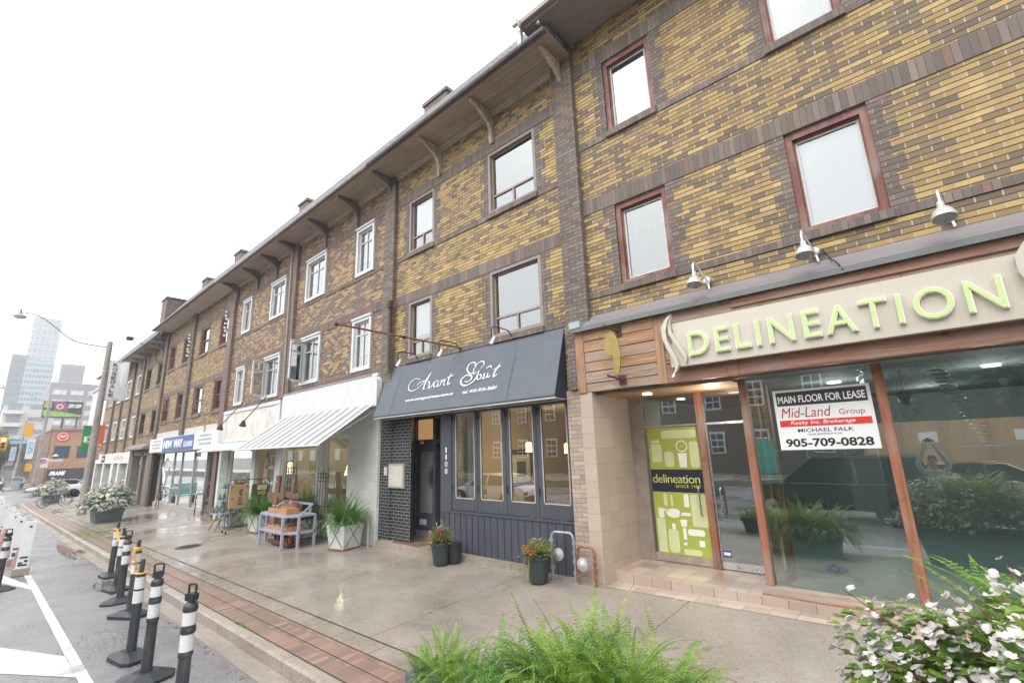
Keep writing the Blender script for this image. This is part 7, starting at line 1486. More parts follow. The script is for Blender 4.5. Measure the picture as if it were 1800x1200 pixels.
m = MB(); m.box(-84.98, -84.9, -.6, 2.2, -1, .35); m.box(-84.98, -84.9, 2.4, 6, -1, .35); m.build('white_shopfront', WHITE_OLD, K); m = MB(); m.box(-84.9, -84.86, .2, 1.6, -.9, .15); m.build('garage_door', M('grey_roller_door', (.28, .31, .34), .5), K)
t = thing('shop_awning', 'black awning lettered FRAME in white italics on the peach corner building', 'awning', (-84.5, 2, .3)); m = MB(); m.hexa([(-84.95, -.8, .3), (-84.2, -.8, .3), (-84.2, 6, .3), (-84.95, 6, .3)], [(-84.95, -.8, 1.65), (-84.5, -.8, 1.6), (-84.5, 6, 1.6), (-84.95, 6, 1.65)]); m.build('canopy', BLACKP, t); m = MB(); put_text(m, 'FRAME', -.55, .95, .85, 1.35, lambda u, v, w: (-84.5+.32*(1.6-v)/1.3+.04, u, v), shear=.3, bold=.04); m.build('lettering', WHITE_T, t, recalc=False)
t = thing('round_sign', 'round red wall sign with a white emblem on the peach building', 'sign', (-84.9, .1, 5.9)); m = MB(); m.lathe([(0, 0), (.62, 0), (.62, .12), (0, .12)], (-85.0, .12, 5.75), 24, Matrix.Rotation(R(90), 3, 'Y')); m.build('disc', RED_T, t); m = MB(); torus(m, (-84.86, .12, 5.75), .48, .035, Matrix.Rotation(R(90), 3, 'Y'), 1, 22, 5); m.tube(spline([(-84.86, -.15, 5.6), (-84.86, .0, 5.95), (-84.86, .12, 5.6), (-84.86, .3, 5.9), (-84.86, .38, 5.7)], 5), .045, 5); m.build('white_emblem', WHITE_T, t)
t = thing('hanging_sign', 'small white plaque hanging under a lamp on the peach building', 'sign', (-82, .2, 2.8)); m = MB(); m.box(-80.03, -79.97, -1.3, .1, 2.55, 2.85); m.build('plaque', M('grey_plaque', (.45, .46, .48), .6), t); m = MB(); m.tube([(-80, -2.6, 3.55), (-80, -.2, 3.55)], .03, 6); m.build('bracket', BLACKP, t); m = MB(); m.lathe([(.05, .25), (.25, .05), (.26, 0), (0, 0)], (-80, -.6, 3.2), 12); m.build('lamp_shade', WHITE, t)
t = thing('projecting_sign', 'square white sign with a dark stroke and red loops at the street corner', 'sign', (-75, -2, 1.9)); m = MB(); m.box(-75.05, -74.95, -2.42, -1.5, 1.92, 2.98); m.build('board', WHITE, t); m = MB(); m.tube([(-74.93, -2.25, 2.05), (-74.93, -2.1, 2.75)], .045, 5); m.box(-74.94, -74.92, -2.3, -1.75, 2.70, 2.8); m.build('dark_stroke', BLACK_T, t); m = MB(); torus(m, (-74.93, -1.95, 2.45), .11, .03, Matrix.Rotation(R(90), 3, 'Y'), 1, 14, 5); torus(m, (-74.93, -1.72, 2.55), .11, .03, Matrix.Rotation(R(90), 3, 'Y'), 1, 14, 5); m.build('red_loops', RED_T, t)
bb = thing('billboard', 'roof billboard with magenta, green and dark panels and a percent offer', 'billboard', (-88, 0, 6.75)); m = MB(); m.box(-88.25, -87.95, -2.1, 1.85, 8.45, 10.62); m.build('board', M('dark_board', (.04, .05, .06), .5, bump=0), bb)
m = MB(); m.quad((-87.93, -2.0, 8.55), (-87.93, 1.78, 8.55), (-87.93, 1.78, 8.8), (-87.93, .2, 9.1), (-87.93, -2.0, 9.4)); m.build('green_swoosh', M('lime_swoosh', (.24, .42, .10), .5, var=.3, scale=2, bump=0), bb, recalc=False)
m = MB(); m.quad((-87.935, -.9, 9.3), (-87.935, .4, 9.2), (-87.935, .1, 10.55), (-87.935, -1.1, 10.55)); m.build('magenta_panel', M('magenta_panel', (.30, .06, .16), .5, var=.3, scale=2, bump=0), bb, recalc=False); m = MB(); m.quad((-87.934, -2.0, 9.7), (-87.934, -1.25, 9.7), (-87.934, -1.25, 10.5), (-87.934, -2.0, 10.5)); m.build('olive_panel', M('olive_panel', (.30, .34, .10), .5, bump=0), bb, recalc=False)
m = MB(); torus(m, (-87.92, -.45, 9.85), .28, .10, Matrix.Rotation(R(90), 3, 'Y'), 1, 14, 6); m.build('pale_figure', M('pale_figure', (.5, .5, .42), .5, var=.3), bb); m = MB(); put_text(m, '25% OFF', .35, 1.7, 9.75, 10.25, lambda u, v, w: (-87.92, u, v), shear=.2, bold=.04); m.build('lettering', WHITE_T, bb, recalc=False)
m = MB()
for y in (-1.5, .1, 1.5): m.tube([(-88, y, 6.7), (-88, y, 8.5)], .06, 6); m.tube([(-90, y, 6.7), (-88.2, y, 9.5)], .04, 5)
m.box(-88.3, -87.3, -2.1, 1.85, 8.35, 8.42); m.build('steel_support', M('dark_steel', (.09, .10, .11), .5, metal=.3), bb)
P_ = thing('pale_building', 'pale grey plain block rising behind the far end of the brick row', 'building', (-97, 12, -1), 'far buildings'); m = MB(); m.box(-112, -95, 5.3, 24, -1, 14.5); m.build('wall', M('pale_render', (.50, .50, .50), .8, var=.05, scale=.3), P_); m = MB(); m.box(-112.2, -94.8, 5.1, 24, 14.5, 14.9); m.build('parapet', M('pale_render2', (.44, .44, .45), .8), P_); 
for z in (3.0, 6.3, 9.6, 12.6):
    for y in (9.0, 13.0, 17.0): m = MB(); m.box(-94.99, -94.93, y, y+1.4, z-1.2, z); m.build('window', M('dim_far_glass', (.2, .24, .28), .2), P_)
S_ = thing('apartment_slab', 'grey-brown concrete slab block with long horizontal window bands', 'building', (-165, 10, -1), 'far buildings'); m = MB(); m.box(-185, -160, 2.4, 34, -1, 22); m.build('wall', M('grey_brown_concrete', (.27, .245, .255), .8, var=.08, scale=.5), S_); m = MB()
for z in range(8):
    for y in range(9): m.box(-159.98, -159.9, 3.0+y*3.2, 5.4+y*3.2, 1.5+z*2.5, 2.7+z*2.5)
m.build('window_band', M('pale_window_band', (.50, .50, .52), .3, var=.4, scale=.6), S_); m = MB(); m.box(-178, -161, 3.7, 8.2, 22, 27); m.build('penthouse', M('pale_grey_cladding', (.40, .40, .42), .7, stretch=(1, 6, .2), var=.1), S_); m = MB()
for k in range(10): m.box(-160.98, -160.9, 3.75+k*.45, 4.0+k*.45, 22.5, 26.8)
m.build('louvre', M('grey_louvre', (.32, .32, .34), .7), S_)
Lw = thing('apartment_block', 'low cream apartment block with stacked balconies at the left', 'building', (-135, -1, -1), 'far buildings'); m = MB(); m.box(-150, -130, -5.0, 1.9, -2, 13.4); m.build('wall', M('cream_concrete', (.50, .47, .45), .8, var=.06, scale=.6), Lw); 
for z in range(5):
    m = MB(); m.box(-130.0, -129.0, -4.9, -2.4, 2.2+z*2.4, 2.9+z*2.4); m.build('balcony', M('white_balcony', (.58, .57, .56), .7), Lw)
    for a in ((-4.5, -2.6, 3.0+z*2.4, 4.3+z*2.4), (-1.6, 1.2, 3.3+z*2.4, 4.1+z*2.4)): m = MB(); m.box(-129.99, -129.93, *a); m.build('window', M('grey_far_window', (.22, .25, .28), .2), Lw)
TG = tower_glass('tower_curtain_wall', (.34, .38, .40), (.11, .16, .18), 2.6, 1.1, .42, .22); TG2 = tower_glass('pale_tower_wall', (.48, .49, .50), (.20, .23, .25), 3.0, 1.9, .5, .45); TG3 = tower_glass('grey_tower_side', (.17, .18, .20), (.10, .12, .14), 3.0, 3.0, .5, .3)
T_ = thing('glass_tower', 'tall pale glass tower rising behind a wider teal glass podium tower', 'building', (-310, 4, -1), 'far buildings'); m = MB(); m.box(-330, -300, .9, 10.4, -1, 69.5); m.build('upper_tower', TG2, T_); m = MB(); m.box(-318, -296, 1.0, 9.6, -1, 48.5); m.build('teal_tower', TG, T_); m = MB(); m.box(-318, -296.5, -3.6, .99, -1, 50.2); m.build('grey_wing', TG3, T_); m = MB()
for k in range(22): m.box(-299.98, -299.5, 1.1, 10.2, 49+k*.93, 49.3+k*.93)
m.build('balcony_edge', M('white_balcony_edge', (.62, .63, .64), .6), T_)
t = thing('glass_tower', 'faint distant tower at the left edge, half lost in cloud', 'building', (-420, -12, -1), 'far buildings'); m = MB(); m.box(-440, -420, -20, -11.5, -1, 75); m.build('wall', TG3, t)
def tree(x, y, h, r, label, mat, seed, z0=-1, trunk=.35, nl=1500, ls=.5, kind='street_tree', grp='street trees far along the road'):
    t = thing(kind, label, 'tree', (x, y, z0), grp); rn = random.Random(seed); m = MB(); m.tube([(x, y, z0), (x+.1, y, z0+h*.3), (x, y+.1, z0+h*.7)], [.2, .15, .06], 7); cl = []
    for k in range(9): a = rn.uniform(0, 6.28); c = Vector((x+math.cos(a)*r*rn.uniform(.2, .75), y+math.sin(a)*r*rn.uniform(.2, .75), z0+h*rn.uniform(trunk+.12, .92))); m.tube([(x, y, z0+h*rn.uniform(.25, .55)), lerp(Vector((x, y, z0+h*.6)), c, .5), c], [.09, .05, .02], 5); cl.append((c, r*rn.uniform(.3, .5)))
    m.build('trunk', BARK, t, smooth=True); m = MB()
    for k in range(nl):
        c, q = rn.choice(cl); d = Vector((rn.gauss(0, 1), rn.gauss(0, 1), rn.gauss(0, .75))).normalized(); p = c+d*q*rn.uniform(.5, 1.1); leaf(m, p, (d.x+rn.gauss(0, .6), d.y+rn.gauss(0, .6), rn.gauss(-.2, .6)), ls*rn.uniform(.5, 1.2), rn)
    m.build('crown', mat, t, recalc=False); return t
tree(-112, -4.3, 8.2, 2.6, 'olive street tree beyond the traffic signals', F_TREE2, 1, ls=.45); tree(-128, -6.3, 9.5, 3.2, 'taller olive street tree at the left edge', F_TREE2, 2, ls=.5); tree(-145, -3.0, 8, 2.8, 'greener street tree farther down the road', F_TREE2, 3, ls=.5); tree(-165, -8, 10, 4, 'farthest pale street tree over the road', F_TREE2, 5, ls=.6, nl=1100)
st = MB(); rn = random.Random(2)
R_ = thing('street_row', 'brown-grey low shop row stretching away beyond the corner building', 'building', (-150, 0, -1), 'far buildings'); m = MB(); m.box(-240, -111, -2.2, 10, -2, 6.2); m.build('wall', M('brown_grey_shops', (.24, .20, .18), .7, var=.3, scale=.3), R_); m = MB()
for k in range(16): m.box(-118-k*7.5, -113-k*7.5, -2.5, -2.2, .2, 1.4)
m.build('shop_fascia', M('mixed_fascia', (.34, .34, .36), .6, var=.6, scale=.2), R_)

# ------------------------------------------------------------------ vehicles
def car(label, cat, x, y, rz, col, kind='sedan', group='cars by the kerb', name='parked_car', z=None, roof_col=None):
    z = ROAD(x) if z is None else z; t = thing(name, label, cat, (0, 0, 0), group)
    L, W, belt, roof = dict(sedan=(4.7, .90, .92, 1.43), suv=(4.8, .96, 1.08, 1.82), truck=(5.4, .98, 1.15, 1.88))[kind]
    if kind == 'sedan': st = [(-2.35, .5, .72, .80), (-2.25, .38, .86, .90), (-1.3, .30, .93, 1), (0, .28, .92, 1), (1.0, .30, .90, 1), (1.9, .34, .80, .95), (2.28, .42, .68, .82), (2.36, .5, .6, .7)]; gh = [(-1.75, .93), (-1.15, 1.36), (-.3, 1.43), (.35, 1.40), (1.15, .92)]
    elif kind == 'suv': st = [(-2.4, .55, .95, .86), (-2.33, .42, 1.05, .94), (-1.3, .36, 1.10, 1), (0, .34, 1.09, 1), (1.0, .36, 1.07, 1), (1.9, .40, 1.0, .96), (2.3, .46, .88, .86), (2.4, .55, .76, .76)]; gh = [(-2.3, 1.06), (-2.05, 1.74), (-.8, 1.82), (.3, 1.78), (1.1, 1.08)]
    else: st = [(-2.7, .6, 1.08, .94), (-2.65, .5, 1.15, .98), (-1.3, .5, 1.16, 1), (0, .48, 1.16, 1), (1.0, .48, 1.16, 1), (2.2, .52, 1.12, .96), (2.6, .58, 1.05, .92), (2.68, .62, .9, .84)]; gh = [(-.9, 1.15), (-.85, 1.84), (-.1, 1.88), (.45, 1.84), (1.0, 1.16)]
    m = MB(); rings = []
    for sx, zb, zt2, wf in st: w = W*wf; rings.append([(sx, -w*.92, zb), (sx, -w, lerp(zb, zt2, .3)), (sx, -w*.99, lerp(zb, zt2, .75)), (sx, -w*.90, zt2), (sx, 0, zt2+.03), (sx, w*.90, zt2), (sx, w*.99, lerp(zb, zt2, .75)), (sx, w, lerp(zb, zt2, .3)), (sx, w*.92, zb)])
    n = 9; vs = [p for r in rings for p in r]; fs = [(i*n+j, i*n+j+1, (i+1)*n+j+1, (i+1)*n+j) for i in range(len(rings)-1) for j in range(n-1)] + [(i*n+n-1, i*n, (i+1)*n, (i+1)*n+n-1) for i in range(len(rings)-1)] + [tuple(range(n-1, -1, -1)), tuple(range((len(rings)-1)*n, len(rings)*n))]
    m.add(vs, fs); m.build('body', col, t, smooth=True)
    m = MB(); P = []
    for sx, zz in gh: w = W*(.90 if zz < roof-.4 else .72); P.append((sx, w, zz))
    vs = [(a, -w, zz) for a, w, zz in P] + [(a, w, zz) for a, w, zz in P]; k = len(P); m.add(vs, [(i, i+1, k+i+1, k+i) for i in range(k-1)] + [tuple(range(k)), tuple(range(2*k-1, k-1, -1))]); m.build('window_glass', M('dark_car_glass', (.015, .02, .024), .05, var=.1, bump=0), t)
    m = MB(); q = [P[1], P[2], P[3]]; vs = []
    for a, w, zz in q: vs += [(a, -w*1.02, zz+.006), (a, w*1.02, zz+.006)]
    m.add(vs, [(0, 2, 3, 1), (2, 4, 5, 3)])
    for s in (-1, 1):
        for i, j in ((0, 1), (3, 4)): a, b2 = P[i], P[j]; m.tube([(a[0], s*a[1]*1.01, a[2]), (b2[0], s*b2[1]*1.01, b2[2])], .035, 5)
        a = P[2]; m.tube([(a[0]+.1, s*a[1]*1.01, a[2]-.02), (a[0]+.12, s*W*.92, belt)], .04, 5); m.tube([P[1][:1]+(s*P[1][1]*1.02, P[1][2]), (P[3][0], s*P[3][1]*1.02, P[3][2])], .03, 5)
    m.build('roof', roof_col or col, t, recalc=False)
    for sx in (-1.42, 1.45):
        for s in (-1, 1):
            r = .33 if kind == 'sedan' else .38; rt = Matrix.Rotation(R(90*s), 3, 'X'); m = MB(); m.lathe([(r*.62, -.02), (r*.9, .0), (r, .03), (r, .19), (r*.9, .22), (0, .22)], (sx, s*(W-.02), r), 20, rt); wv = m.build('wheel', RUBBER, t, smooth=True); m = MB(); m.lathe([(0, -.03), (.06, -.03), (.08, -.01), (r*.55, -.005), (r*.62, -.03)], (sx, s*(W-.02), r), 14, rt); m.build('rim', ALU, wv, recalc=False)
            m = MB(); m.lathe([(r*1.02, .0), (r*1.16, -.01)], (sx, s*(W-.0), r+.01), 20, rt); m.build('wheel_arch', BLACKP, t, recalc=False)
    e1, e0 = st[-1][0], st[0][0]
    for s in (-1, 1): m = MB(); m.obox((e1-.10, s*W*.62, st[-1][2]-.06), (.2, .34, .13)); m.build('headlight', M('clear_headlight', (.6, .62, .65), .15), t, bevel=.02); m = MB(); m.obox((e0+.08, s*W*.68, st[0][2]-.08), (.16, .28, .18)); m.build('tail_light', M('red_tail_light', (.4, .02, .02), .2), t, bevel=.02); m = MB(); m.obox((.95, s*(W+.08), belt+.06), (.12, .18, .13)); m.build('mirror', col, t, bevel=.02)
    m = MB(); m.box(e1-.10, e1+.03, -W*.72, W*.72, .36, .50); m.box(e0-.03, e0+.1, -W*.78, W*.78, .38, .52); m.build('bumper', BLACKP, t, bevel=.02); m = MB(); m.box(e1-.02, e1+.012, -W*.42, W*.42, .52, .62); m.build('grille', BLACKP, t)
    m = MB()
    for s in (-1, 1): m.box(-1.4, 1.1, s*W*1.0-.008, s*W*1.0+.008, belt-.03, belt-.008)
    m.build('chrome_strip', STEEL, t); t.location = (x, y, z); t.rotation_euler = (0, 0, rz); return t
CARS = dict(white=M('white_car_paint', (.72, .73, .74), .18, var=.02, bump=0), black=M('black_car_paint', (.012, .014, .018), .08, var=.05, bump=0), maroon=M('maroon_car_paint', (.16, .03, .028), .1, var=.03, bump=0), grey=M('grey_car_paint', (.12, .13, .15), .12, var=.03, bump=0), silver=M('silver_car_paint', (.42, .44, .46), .2, metal=.4, var=.03, bump=0))
car('white pickup truck parked nose to the road behind the lamp pole', 'pickup truck', -57.5, .55, R(-90), CARS['white'], 'truck', z=-.68, group='cars seen down the street')
car('small grey car parked beside the white pickup truck', 'car', -66, -1.0, R(-90), CARS['silver'], 'sedan', z=-.68, group='cars seen down the street')
car('pale grey car far down the road beyond the planters', 'car', -96, -4.9, 0, CARS['silver'], 'sedan', group='cars seen down the street')
car('black sport utility car passing behind the photographer', 'car', -2.3, -9.6, R(180), CARS['black'], 'suv', group='cars across the street'); car('maroon sedan standing on the far side of the street', 'car', 1.2, -12.4, 0, CARS['maroon'], 'sedan', group='cars across the street')
car('dark grey sedan ahead of the black sport utility car', 'car', -8.6, -9.8, R(180), CARS['grey'], 'sedan', group='cars across the street'); car('white sedan opposite the restaurant', 'car', -15.5, -9.4, R(180), CARS['white'], 'sedan', group='cars across the street')
car('silver sedan farther along the street opposite the white shop', 'car', -23.5, -9.5, R(180), CARS['silver'], 'sedan', group='cars across the street')

# bicycles, table and chairs, bench in the distance
def bicycle(x, y, rz, label, col, z):
    t = thing('bicycle', label, 'bicycle', (0, 0, 0), 'bicycles parked on the pavement')
    for sx in (-.52, .52):
        m = MB(); torus(m, (sx, 0, .34), .32, .02, Matrix.Rotation(R(90), 3, 'X'), 1, 22, 5); w = m.build('wheel', RUBBER, t, smooth=True); m = MB()
        for k in range(8): a = k*.785; m.tube([(sx, 0, .34), (sx+.31*math.cos(a), 0, .34+.31*math.sin(a))], .004, 4)
        m.build('spokes', STEEL, w)
    m = MB(); m.tube([(-.52, 0, .34), (-.1, 0, .34), (-.22, 0, .8), (.36, 0, .82), (-.1, 0, .34)], .02, 6); m.tube([(-.52, 0, .34), (-.2, 0, .75)], .014, 5); m.tube([(.36, 0, .82), (.52, 0, .34)], .018, 6); m.build('frame', col, t); m = MB(); m.obox((-.24, 0, .92), (.26, .14, .06)); m.tube([(-.22, 0, .8), (-.24, 0, .9)], .015, 5); m.build('saddle', BLACKP, t, bevel=.015); m = MB(); m.tube([(.36, 0, .8), (.34, 0, .98)], .014, 5); m.tube([(.3, -.27, .98), (.36, -.1, 1.0), (.36, .1, 1.0), (.3, .27, .98)], .014, 6); m.build('handlebar', STEEL, t); t.location = (x, y, z); t.rotation_euler = (0, 0, rz)
bicycle(-44.5, -3.0, R(80), 'bicycle locked on the pavement between the two begonia planters', M('dark_bike_frame', (.05, .06, .08), .4), WALK(-44.5, -3)); bicycle(-46.5, -2.7, R(70), 'bicycle leaning nearest the farther begonia planter', M('steel_bike_frame', (.3, .32, .34), .4), WALK(-46.5, -2.7)); bicycle(-36.8, -.8, R(15), 'bicycle standing outside the recessed dark entry', M('dark_bike_frame', (.05, .06, .08), .4), WALK(-36.8, -.8))
def bistro(x, y, label):
    z = WALK(x, y); t = thing('cafe_chair', label, 'chair', (x, y, z), 'metal cafe seats by the dark entry'); m = MB(); m.lathe([(0, .44), (.2, .44), (.2, .46), (0, .46)], (x, y, z), 14); m.build('seat', BLACKP, t); 
    for a in range(4): m = MB(); q = a*1.57+.78; m.tube([(x+.15*math.cos(q), y+.15*math.sin(q), z+.44), (x+.2*math.cos(q), y+.2*math.sin(q), z)], .012, 5); m.build('leg', BLACKP, t)
    m = MB(); m.tube(spline([(x-.17, y+.1, z+.45), (x-.18, y+.12, z+.85), (x, y+.2, z+.9), (x+.18, y+.12, z+.85), (x+.17, y+.1, z+.45)], 5), .012, 5); m.build('backrest', BLACKP, t)
bistro(-39.2, -1.1, 'black metal cafe chair left of the small cafe table'); bistro(-37.6, -1.3, 'black metal cafe chair right of the small cafe table')
z = WALK(-38.4, -1.1); t = thing('cafe_table', 'small round grey cafe table between two black chairs', 'table', (-38.4, -1.1, z)); m = MB(); m.lathe([(0, .72), (.34, .72), (.34, .74), (0, .74)], (-38.4, -1.1, z), 18); m.build('table_top', GALV, t); m = MB(); m.lathe([(.2, 0), (.18, .02), (.025, .04), (.025, .72)], (-38.4, -1.1, z), 10); m.build('pedestal', BLACKP, t)
t = thing('bench', 'turquoise painted street bench behind the large begonia planter', 'bench', (-34.6, -1.6, WALK(-34.6, -1.6))); z = WALK(-34.6, -1.6); TQ = M('turquoise_paint', (.12, .42, .40), .5, var=.1, dirt=(.3, .5, .5, .4)); m = MB()
for k in range(4): m.box(-35.1+.11*k, -35.0+.11*k, -2.1, -.9, z+.43, z+.47)
m.build('seat', TQ, t); m = MB()
for k in range(5): m.box(-34.62, -34.58, -2.1, -.9, z+.55+.13*k, z+.66+.13*k)
m.build('backrest', TQ, t)
for y in (-2.0, -1.0): m = MB(); m.box(-35.1, -34.55, y-.03, y+.03, z+.003, z+.43); m.build('leg', BLACKP, t)
m = MB(); x, y = -84.6, -3.3; t = thing('litter_bin', 'grey street litter bin beyond the second begonia planter', 'bin', (x, y, -.55)); m.box(x-.35, x+.35, y-.35, y+.35, -.55, .5); m.build('bin_body', M('blue_grey_bin', (.26, .30, .34), .5), t, bevel=.04); m = MB(); m.box(x-.38, x+.38, y-.38, y+.38, .5, .75); m.build('lid', M('dark_bin_lid', (.12, .13, .15), .5), t, bevel=.05)

# ------------------------------------------------------------------ the other side of the street (seen in the shop glass)
O = thing('brick_townhouse', 'dark brick townhouse terrace with white sash windows across the street', 'building', (-14, -27, .1)); m = MB(); m.box(-34, -3.0, -34, -27, 0, 8.2); m.build('wall', brick('townhouse_brick', [(0, (.16, .085, .06)), (1, (.085, .05, .04))], (.2, .17, .15)), O); m = MB(); m.hexa([(-34.3, -34, 8.2), (-2.8, -34, 8.2), (-2.8, -26.6, 8.2), (-34.3, -26.6, 8.2)], [(-33, -31, 10.6), (-4, -31, 10.6), (-4, -30, 10.6), (-33, -30, 10.6)]); m.build('roof', B_slate, O)
for k in range(9):
    for z0, z1 in ((1.4, 3.0), (4.6, 6.3)):
        x = -32.5+k*3.4; m = MB(); m.box(x, x+1.1, -27, -26.93, z0, z1); w = m.build('window', WHITE, O); m = MB()
        for i in range(2):
            for j in range(3): m.box(x+.1+i*.48, x+.5+i*.48, -26.929, -26.92, z0+.1+j*(z1-z0-.15)/3, z0+(j+1)*(z1-z0-.15)/3)
        m.build('pane', M('dark_house_glass', (.03, .035, .04), .06, bump=0), w)
m = MB(); m.box(-8.6, -7.4, -26.95, -26.9, .1, 2.3); d = m.build('door', M('teal_door', (.02, .36, .32), .4), O); m = MB(); m.lathe([(0, 0), (.04, .0), (.04, .04), (0, .05)], (-7.55, -26.9, 1.15), 8, Matrix.Rotation(R(-90), 3, 'X')); m.build('handle', GOLD, d)
t = thing('hoarding', 'orange plywood hoarding with white notices across the street', 'hoarding', (2, -24.5, .16)); m = MB(); m.box(-2.5, 9, -24.6, -24.5, .16, 2.95); m.build('plywood', WOOD_HOARD, t); m = MB(); m.box(-.2, .5, -24.49, -24.48, 1.9, 2.4); m.box(3.2, 3.9, -24.49, -24.48, 1.9, 2.4); m.build('notice', WHITE_T, t); m = MB()
for k in range(8): m.box(-2.5+k*1.6, -2.4+k*1.6, -24.47, -24.40, .16, 2.95)
m.build('post', WOOD_CRATE, t)
t = thing('mesh_fence', 'low grey wire mesh fence before the hoarding across the street', 'fence', (0, -20, .16)); m = MB()
for k in range(13): m.tube([(-6+k*1.5, -20, .16), (-6+k*1.5, -20, 1.75)], .025, 5)
m.tube([(-6, -20, 1.75), (12, -20, 1.75)], .025, 5); m.tube([(-6, -20, .3), (12, -20, .3)], .02, 5); m.build('frame', GALV, t); m = MB()
for k in range(120): m.tube([(-6+k*.15, -20, .3), (-6+k*.15, -20, 1.75)], .004, 3, cap=False)
m.build('mesh', GALV, t)
for i, (x, y, h, r, lab) in enumerate(((-1.0, -27.5, 11, 3.6, 'dark dense tree behind the left end of the plywood hoarding'), (4.5, -28.5, 12.5, 4.2, 'tallest dark tree behind the plywood hoarding'), (10, -27, 11, 3.8, 'dark tree behind the right end of the plywood hoarding'))): tree(x, y, h, r, lab, F_TREE, 60+i, .1, .22, 1500, .6, 'broadleaf_tree', 'dark trees across the street')
O2 = thing('apartment_block', 'added tall dark brick block hiding the sky behind the trees across the street', 'building', (12, -33, .1)); m = MB(); m.box(-2.5, 40, -44, -33, 0, 17); m.build('wall', B_street, O2)  # added block, keeps bright sky out of the shop glass reflections
for k in range(9):
    for z in (2, 5.5, 9, 12.5): m = MB(); m.box(0+k*4.2, 1.4+k*4.2, -33, -32.9, z, z+1.7); m.build('window', M('dark_house_glass', (.03, .035, .04), .06, bump=0), O2)
T2 = thing('brick_townhouse', 'pale brick walk-up opposite the far end of the row', 'building', (-55, -27, .1)); m = MB(); m.box(-90, -36, -36, -26, -1, 9.5); m.build('wall', B_far, T2)
for k in range(14):
    for z in (1.5, 4.4, 7.0): m = MB(); m.box(-88+k*3.7, -86.6+k*3.7, -26, -25.93, z, z+1.5); m.build('window', WHITE, T2)
m = MB(); m.box(-90.3, -35.7, -36, -25.7, 9.5, 9.8); m.build('parapet', CREAM, T2)

# ------------------------------------------------------------------ photographer, seen only in the shop window
pz = ROAD(.05); pt = thing('person', 'person in a pale grey sweatshirt holding a camera high overhead with both hands', 'person', (.05, -7.2, pz))
def skin(name, joints, edges, mat, parent, sub=2, root=0):
    me = bpy.data.meshes.new(name); me.from_pydata([j[:3] for j in joints], edges, []); o = bpy.data.objects.new(name, me); COL.objects.link(o); md = o.modifiers.new('skin', 'SKIN'); sv = me.skin_vertices[0].data
    for i, j in enumerate(joints): sv[i].radius = (j[3], j[4] if len(j) > 4 else j[3]); sv[i].use_root = (i == root)
    s = o.modifiers.new('sub', 'SUBSURF'); s.levels = sub; s.render_levels = sub; md.use_smooth_shade = True; me.materials.append(mat); o.parent = parent; return o
SKIN = M('skin_tone', (.45, .26, .19), .5, var=.05, bump=.05)
J = [(0, 0, .95, .15, .11), (0, 0, 1.12, .14, .10), (0, -.01, 1.32, .17, .11), (0, -.01, 1.45, .10, .08), (0, 0, 1.53, .055), (0, .02, 1.60, .06), (0, .025, 1.68, .078, .095), (0, .015, 1.77, .07, .085), (0, .01, 1.80, .045, .055),
     (-.18, 0, 1.44, .065), (-.27, .14, 1.63, .05), (-.16, .26, 1.87, .042), (-.085, .31, 2.06, .033), (-.07, .325, 2.11, .034, .02), (.18, 0, 1.44, .065), (.27, .14, 1.63, .05), (.16, .26, 1.87, .042), (.085, .31, 2.06, .033), (.07, .325, 2.11, .034, .02),
     (-.1, 0, .86, .095), (-.12, .02, .5, .06), (-.12, -.01, .1, .042), (-.13, .13, .04, .04, .03), (.1, 0, .86, .095), (.12, .02, .5, .06), (.12, -.01, .1, .042), (.13, .13, .04, .04, .03)]
E_ = [(0, 1), (1, 2), (2, 3), (3, 4), (4, 5), (5, 6), (6, 7), (7, 8), (3, 9), (9, 10), (10, 11), (11, 12), (12, 13), (3, 14), (14, 15), (15, 16), (16, 17), (17, 18), (0, 19), (19, 20), (20, 21), (21, 22), (0, 23), (23, 24), (24, 25), (25, 26)]
skin('body', J, E_, SKIN, pt)
CL = M('grey_sweatshirt', (.30, .34, .35), .9, var=.1); Js = [(a, b, c, r*1.13, (q[0] if q else r)*1.13) for a, b, c, r, *q in [J[i] for i in (0, 1, 2, 3, 9, 10, 11, 14, 15, 16)]]; Js[0] = (0, 0, .90, .175, .135); skin('sweatshirt', Js, [(0, 1), (1, 2), (2, 3), (3, 4), (4, 5), (5, 6), (3, 7), (7, 8), (8, 9)], CL, pt)
JT = [(0, 0, .95, .165, .125), (-.1, 0, .86, .105), (-.12, .02, .5, .075), (-.12, -.01, .13, .06), (.1, 0, .86, .105), (.12, .02, .5, .075), (.12, -.01, .13, .06)]; skin('trousers', JT, [(0, 1), (1, 2), (2, 3), (0, 4), (4, 5), (5, 6)], M('dark_trousers', (.04, .045, .06), .9), pt)
for s in (-1, 1):
    m = MB(); m.obox((s*.13, .07, .045), (.10, .29, .09)); o = m.build('shoe', BLACKP, None, bevel=.03, smooth=True); o.parent = pt
    for k in range(4): L_ = (.075, .085, .08, .062)[k]; b = Vector((s*.075, .335+.0, 2.115+.0)) + Vector((s*(.012-.018*k)*-1, .012*k-.02, .02)); skin('finger', [(b.x, b.y, b.z, .0095), (b.x-s*.012, b.y+.012, b.z+L_*.45, .009), (b.x-s*.035, b.y+.015, b.z+L_*.8, .008), (b.x-s*.05, b.y+.012, b.z+L_*.85, .007)], [(0, 1), (1, 2), (2, 3)], SKIN, pt, 1)
    skin('thumb', [(s*.07, .30, 2.10, .011), (s*.045, .285, 2.13, .0105), (s*.03, .29, 2.165, .009)], [(0, 1), (1, 2)], SKIN, pt, 1)
m = MB(); rn = random.Random(2)
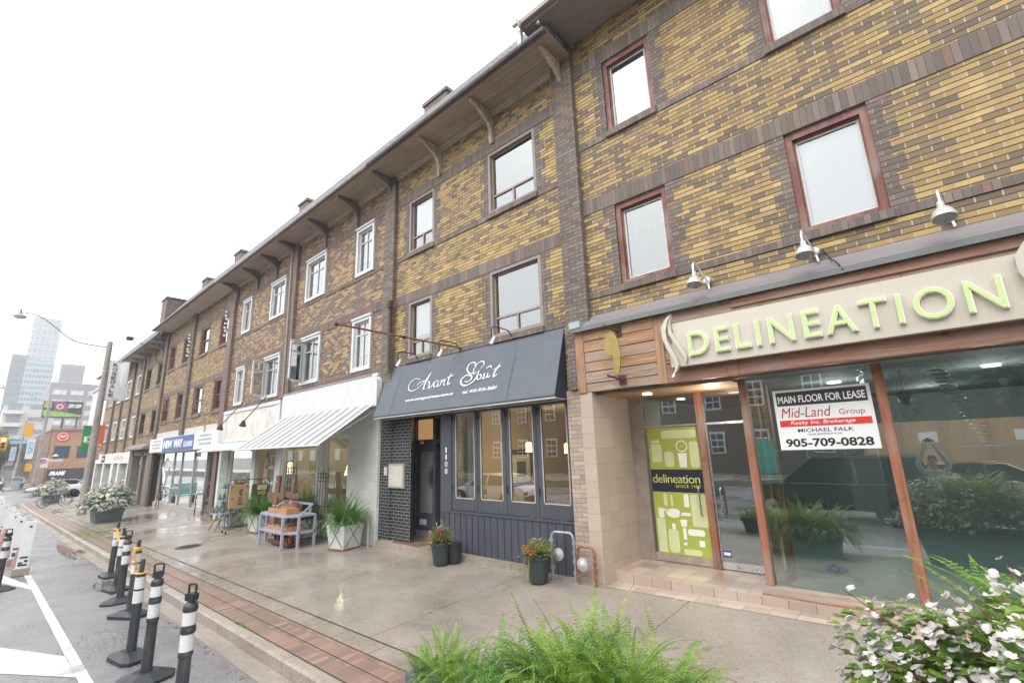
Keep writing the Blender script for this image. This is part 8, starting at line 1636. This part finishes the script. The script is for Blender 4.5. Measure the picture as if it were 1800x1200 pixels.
m.lathe([(.088, -.02), (.098, .04), (.088, .09), (.055, .125), (0, .135)], (0, 0, 1.70), 16, None, .86, 1.0); o = m.build('hair', M('short_brown_hair', (.06, .04, .028), .8, scale=40, bump=.5), None, smooth=True); o.parent = pt
m = MB(); m.lathe([(0, .03), (.014, .02), (.018, 0), (0, -.012)], (0, .125, 1.655), 8); o = m.build('nose', SKIN, None, smooth=True); o.parent = pt
m = MB()
for s in (-1, 1): m.lathe([(0, .008), (.012, 0), (0, -.008)], (s*.032, .108, 1.69), 8)
m.box(-.025, .025, .108, .116, 1.612, 1.62); o = m.build('face_features', M('dark_eyes', (.05, .03, .03), .4), None); o.parent = pt
for s in (-1, 1): m = MB(); m.lathe([(0, -.03), (.014, -.015), (.016, .012), (0, .03)], (s*.083, .02, 1.67), 8, None, .5, 1); o = m.build('ear', SKIN, None, smooth=True); o.parent = pt
cm = thing('hand_camera', 'small black camera held overhead by the person in the sweatshirt', 'camera', (.05, -6.92, pz+2.16)); m = MB(); m.box(.05-.065, .05+.065, -6.935, -6.885, pz+2.13, pz+2.215); m.box(.05-.025, .05+.03, -6.93, -6.89, pz+2.215, pz+2.235); m.build('camera_body', BLACKP, cm, bevel=.008); m = MB(); m.lathe([(.0, 0), (.03, 0), (.032, .04), (.0, .035)], (.05, -6.885, pz+2.172), 14, Matrix.Rotation(R(-90), 3, 'X')); m.build('camera_lens', BLACKP, cm, smooth=True)

# ------------------------------------------------------------------ rain haze over the whole street
m = MB(); m.box(-470, 40, -60, 70, -3.2, 82); hz = m.build('haze', [], None); hz['kind'] = 'stuff'
hm = bpy.data.materials.new('haze_air'); hm.use_nodes = True; hn = hm.node_tree.nodes
for n_ in list(hn): hn.remove(n_)
ho = hn.new('ShaderNodeOutputMaterial'); hv = hn.new('ShaderNodeVolumePrincipled'); hv.inputs['Color'].default_value = (.92, .95, 1, 1); hv.inputs['Density'].default_value = 0.0013; hv.inputs['Anisotropy'].default_value = 0.0
hm.node_tree.links.new(hv.outputs[0], ho.inputs['Volume']); hz.data.materials.append(hm)
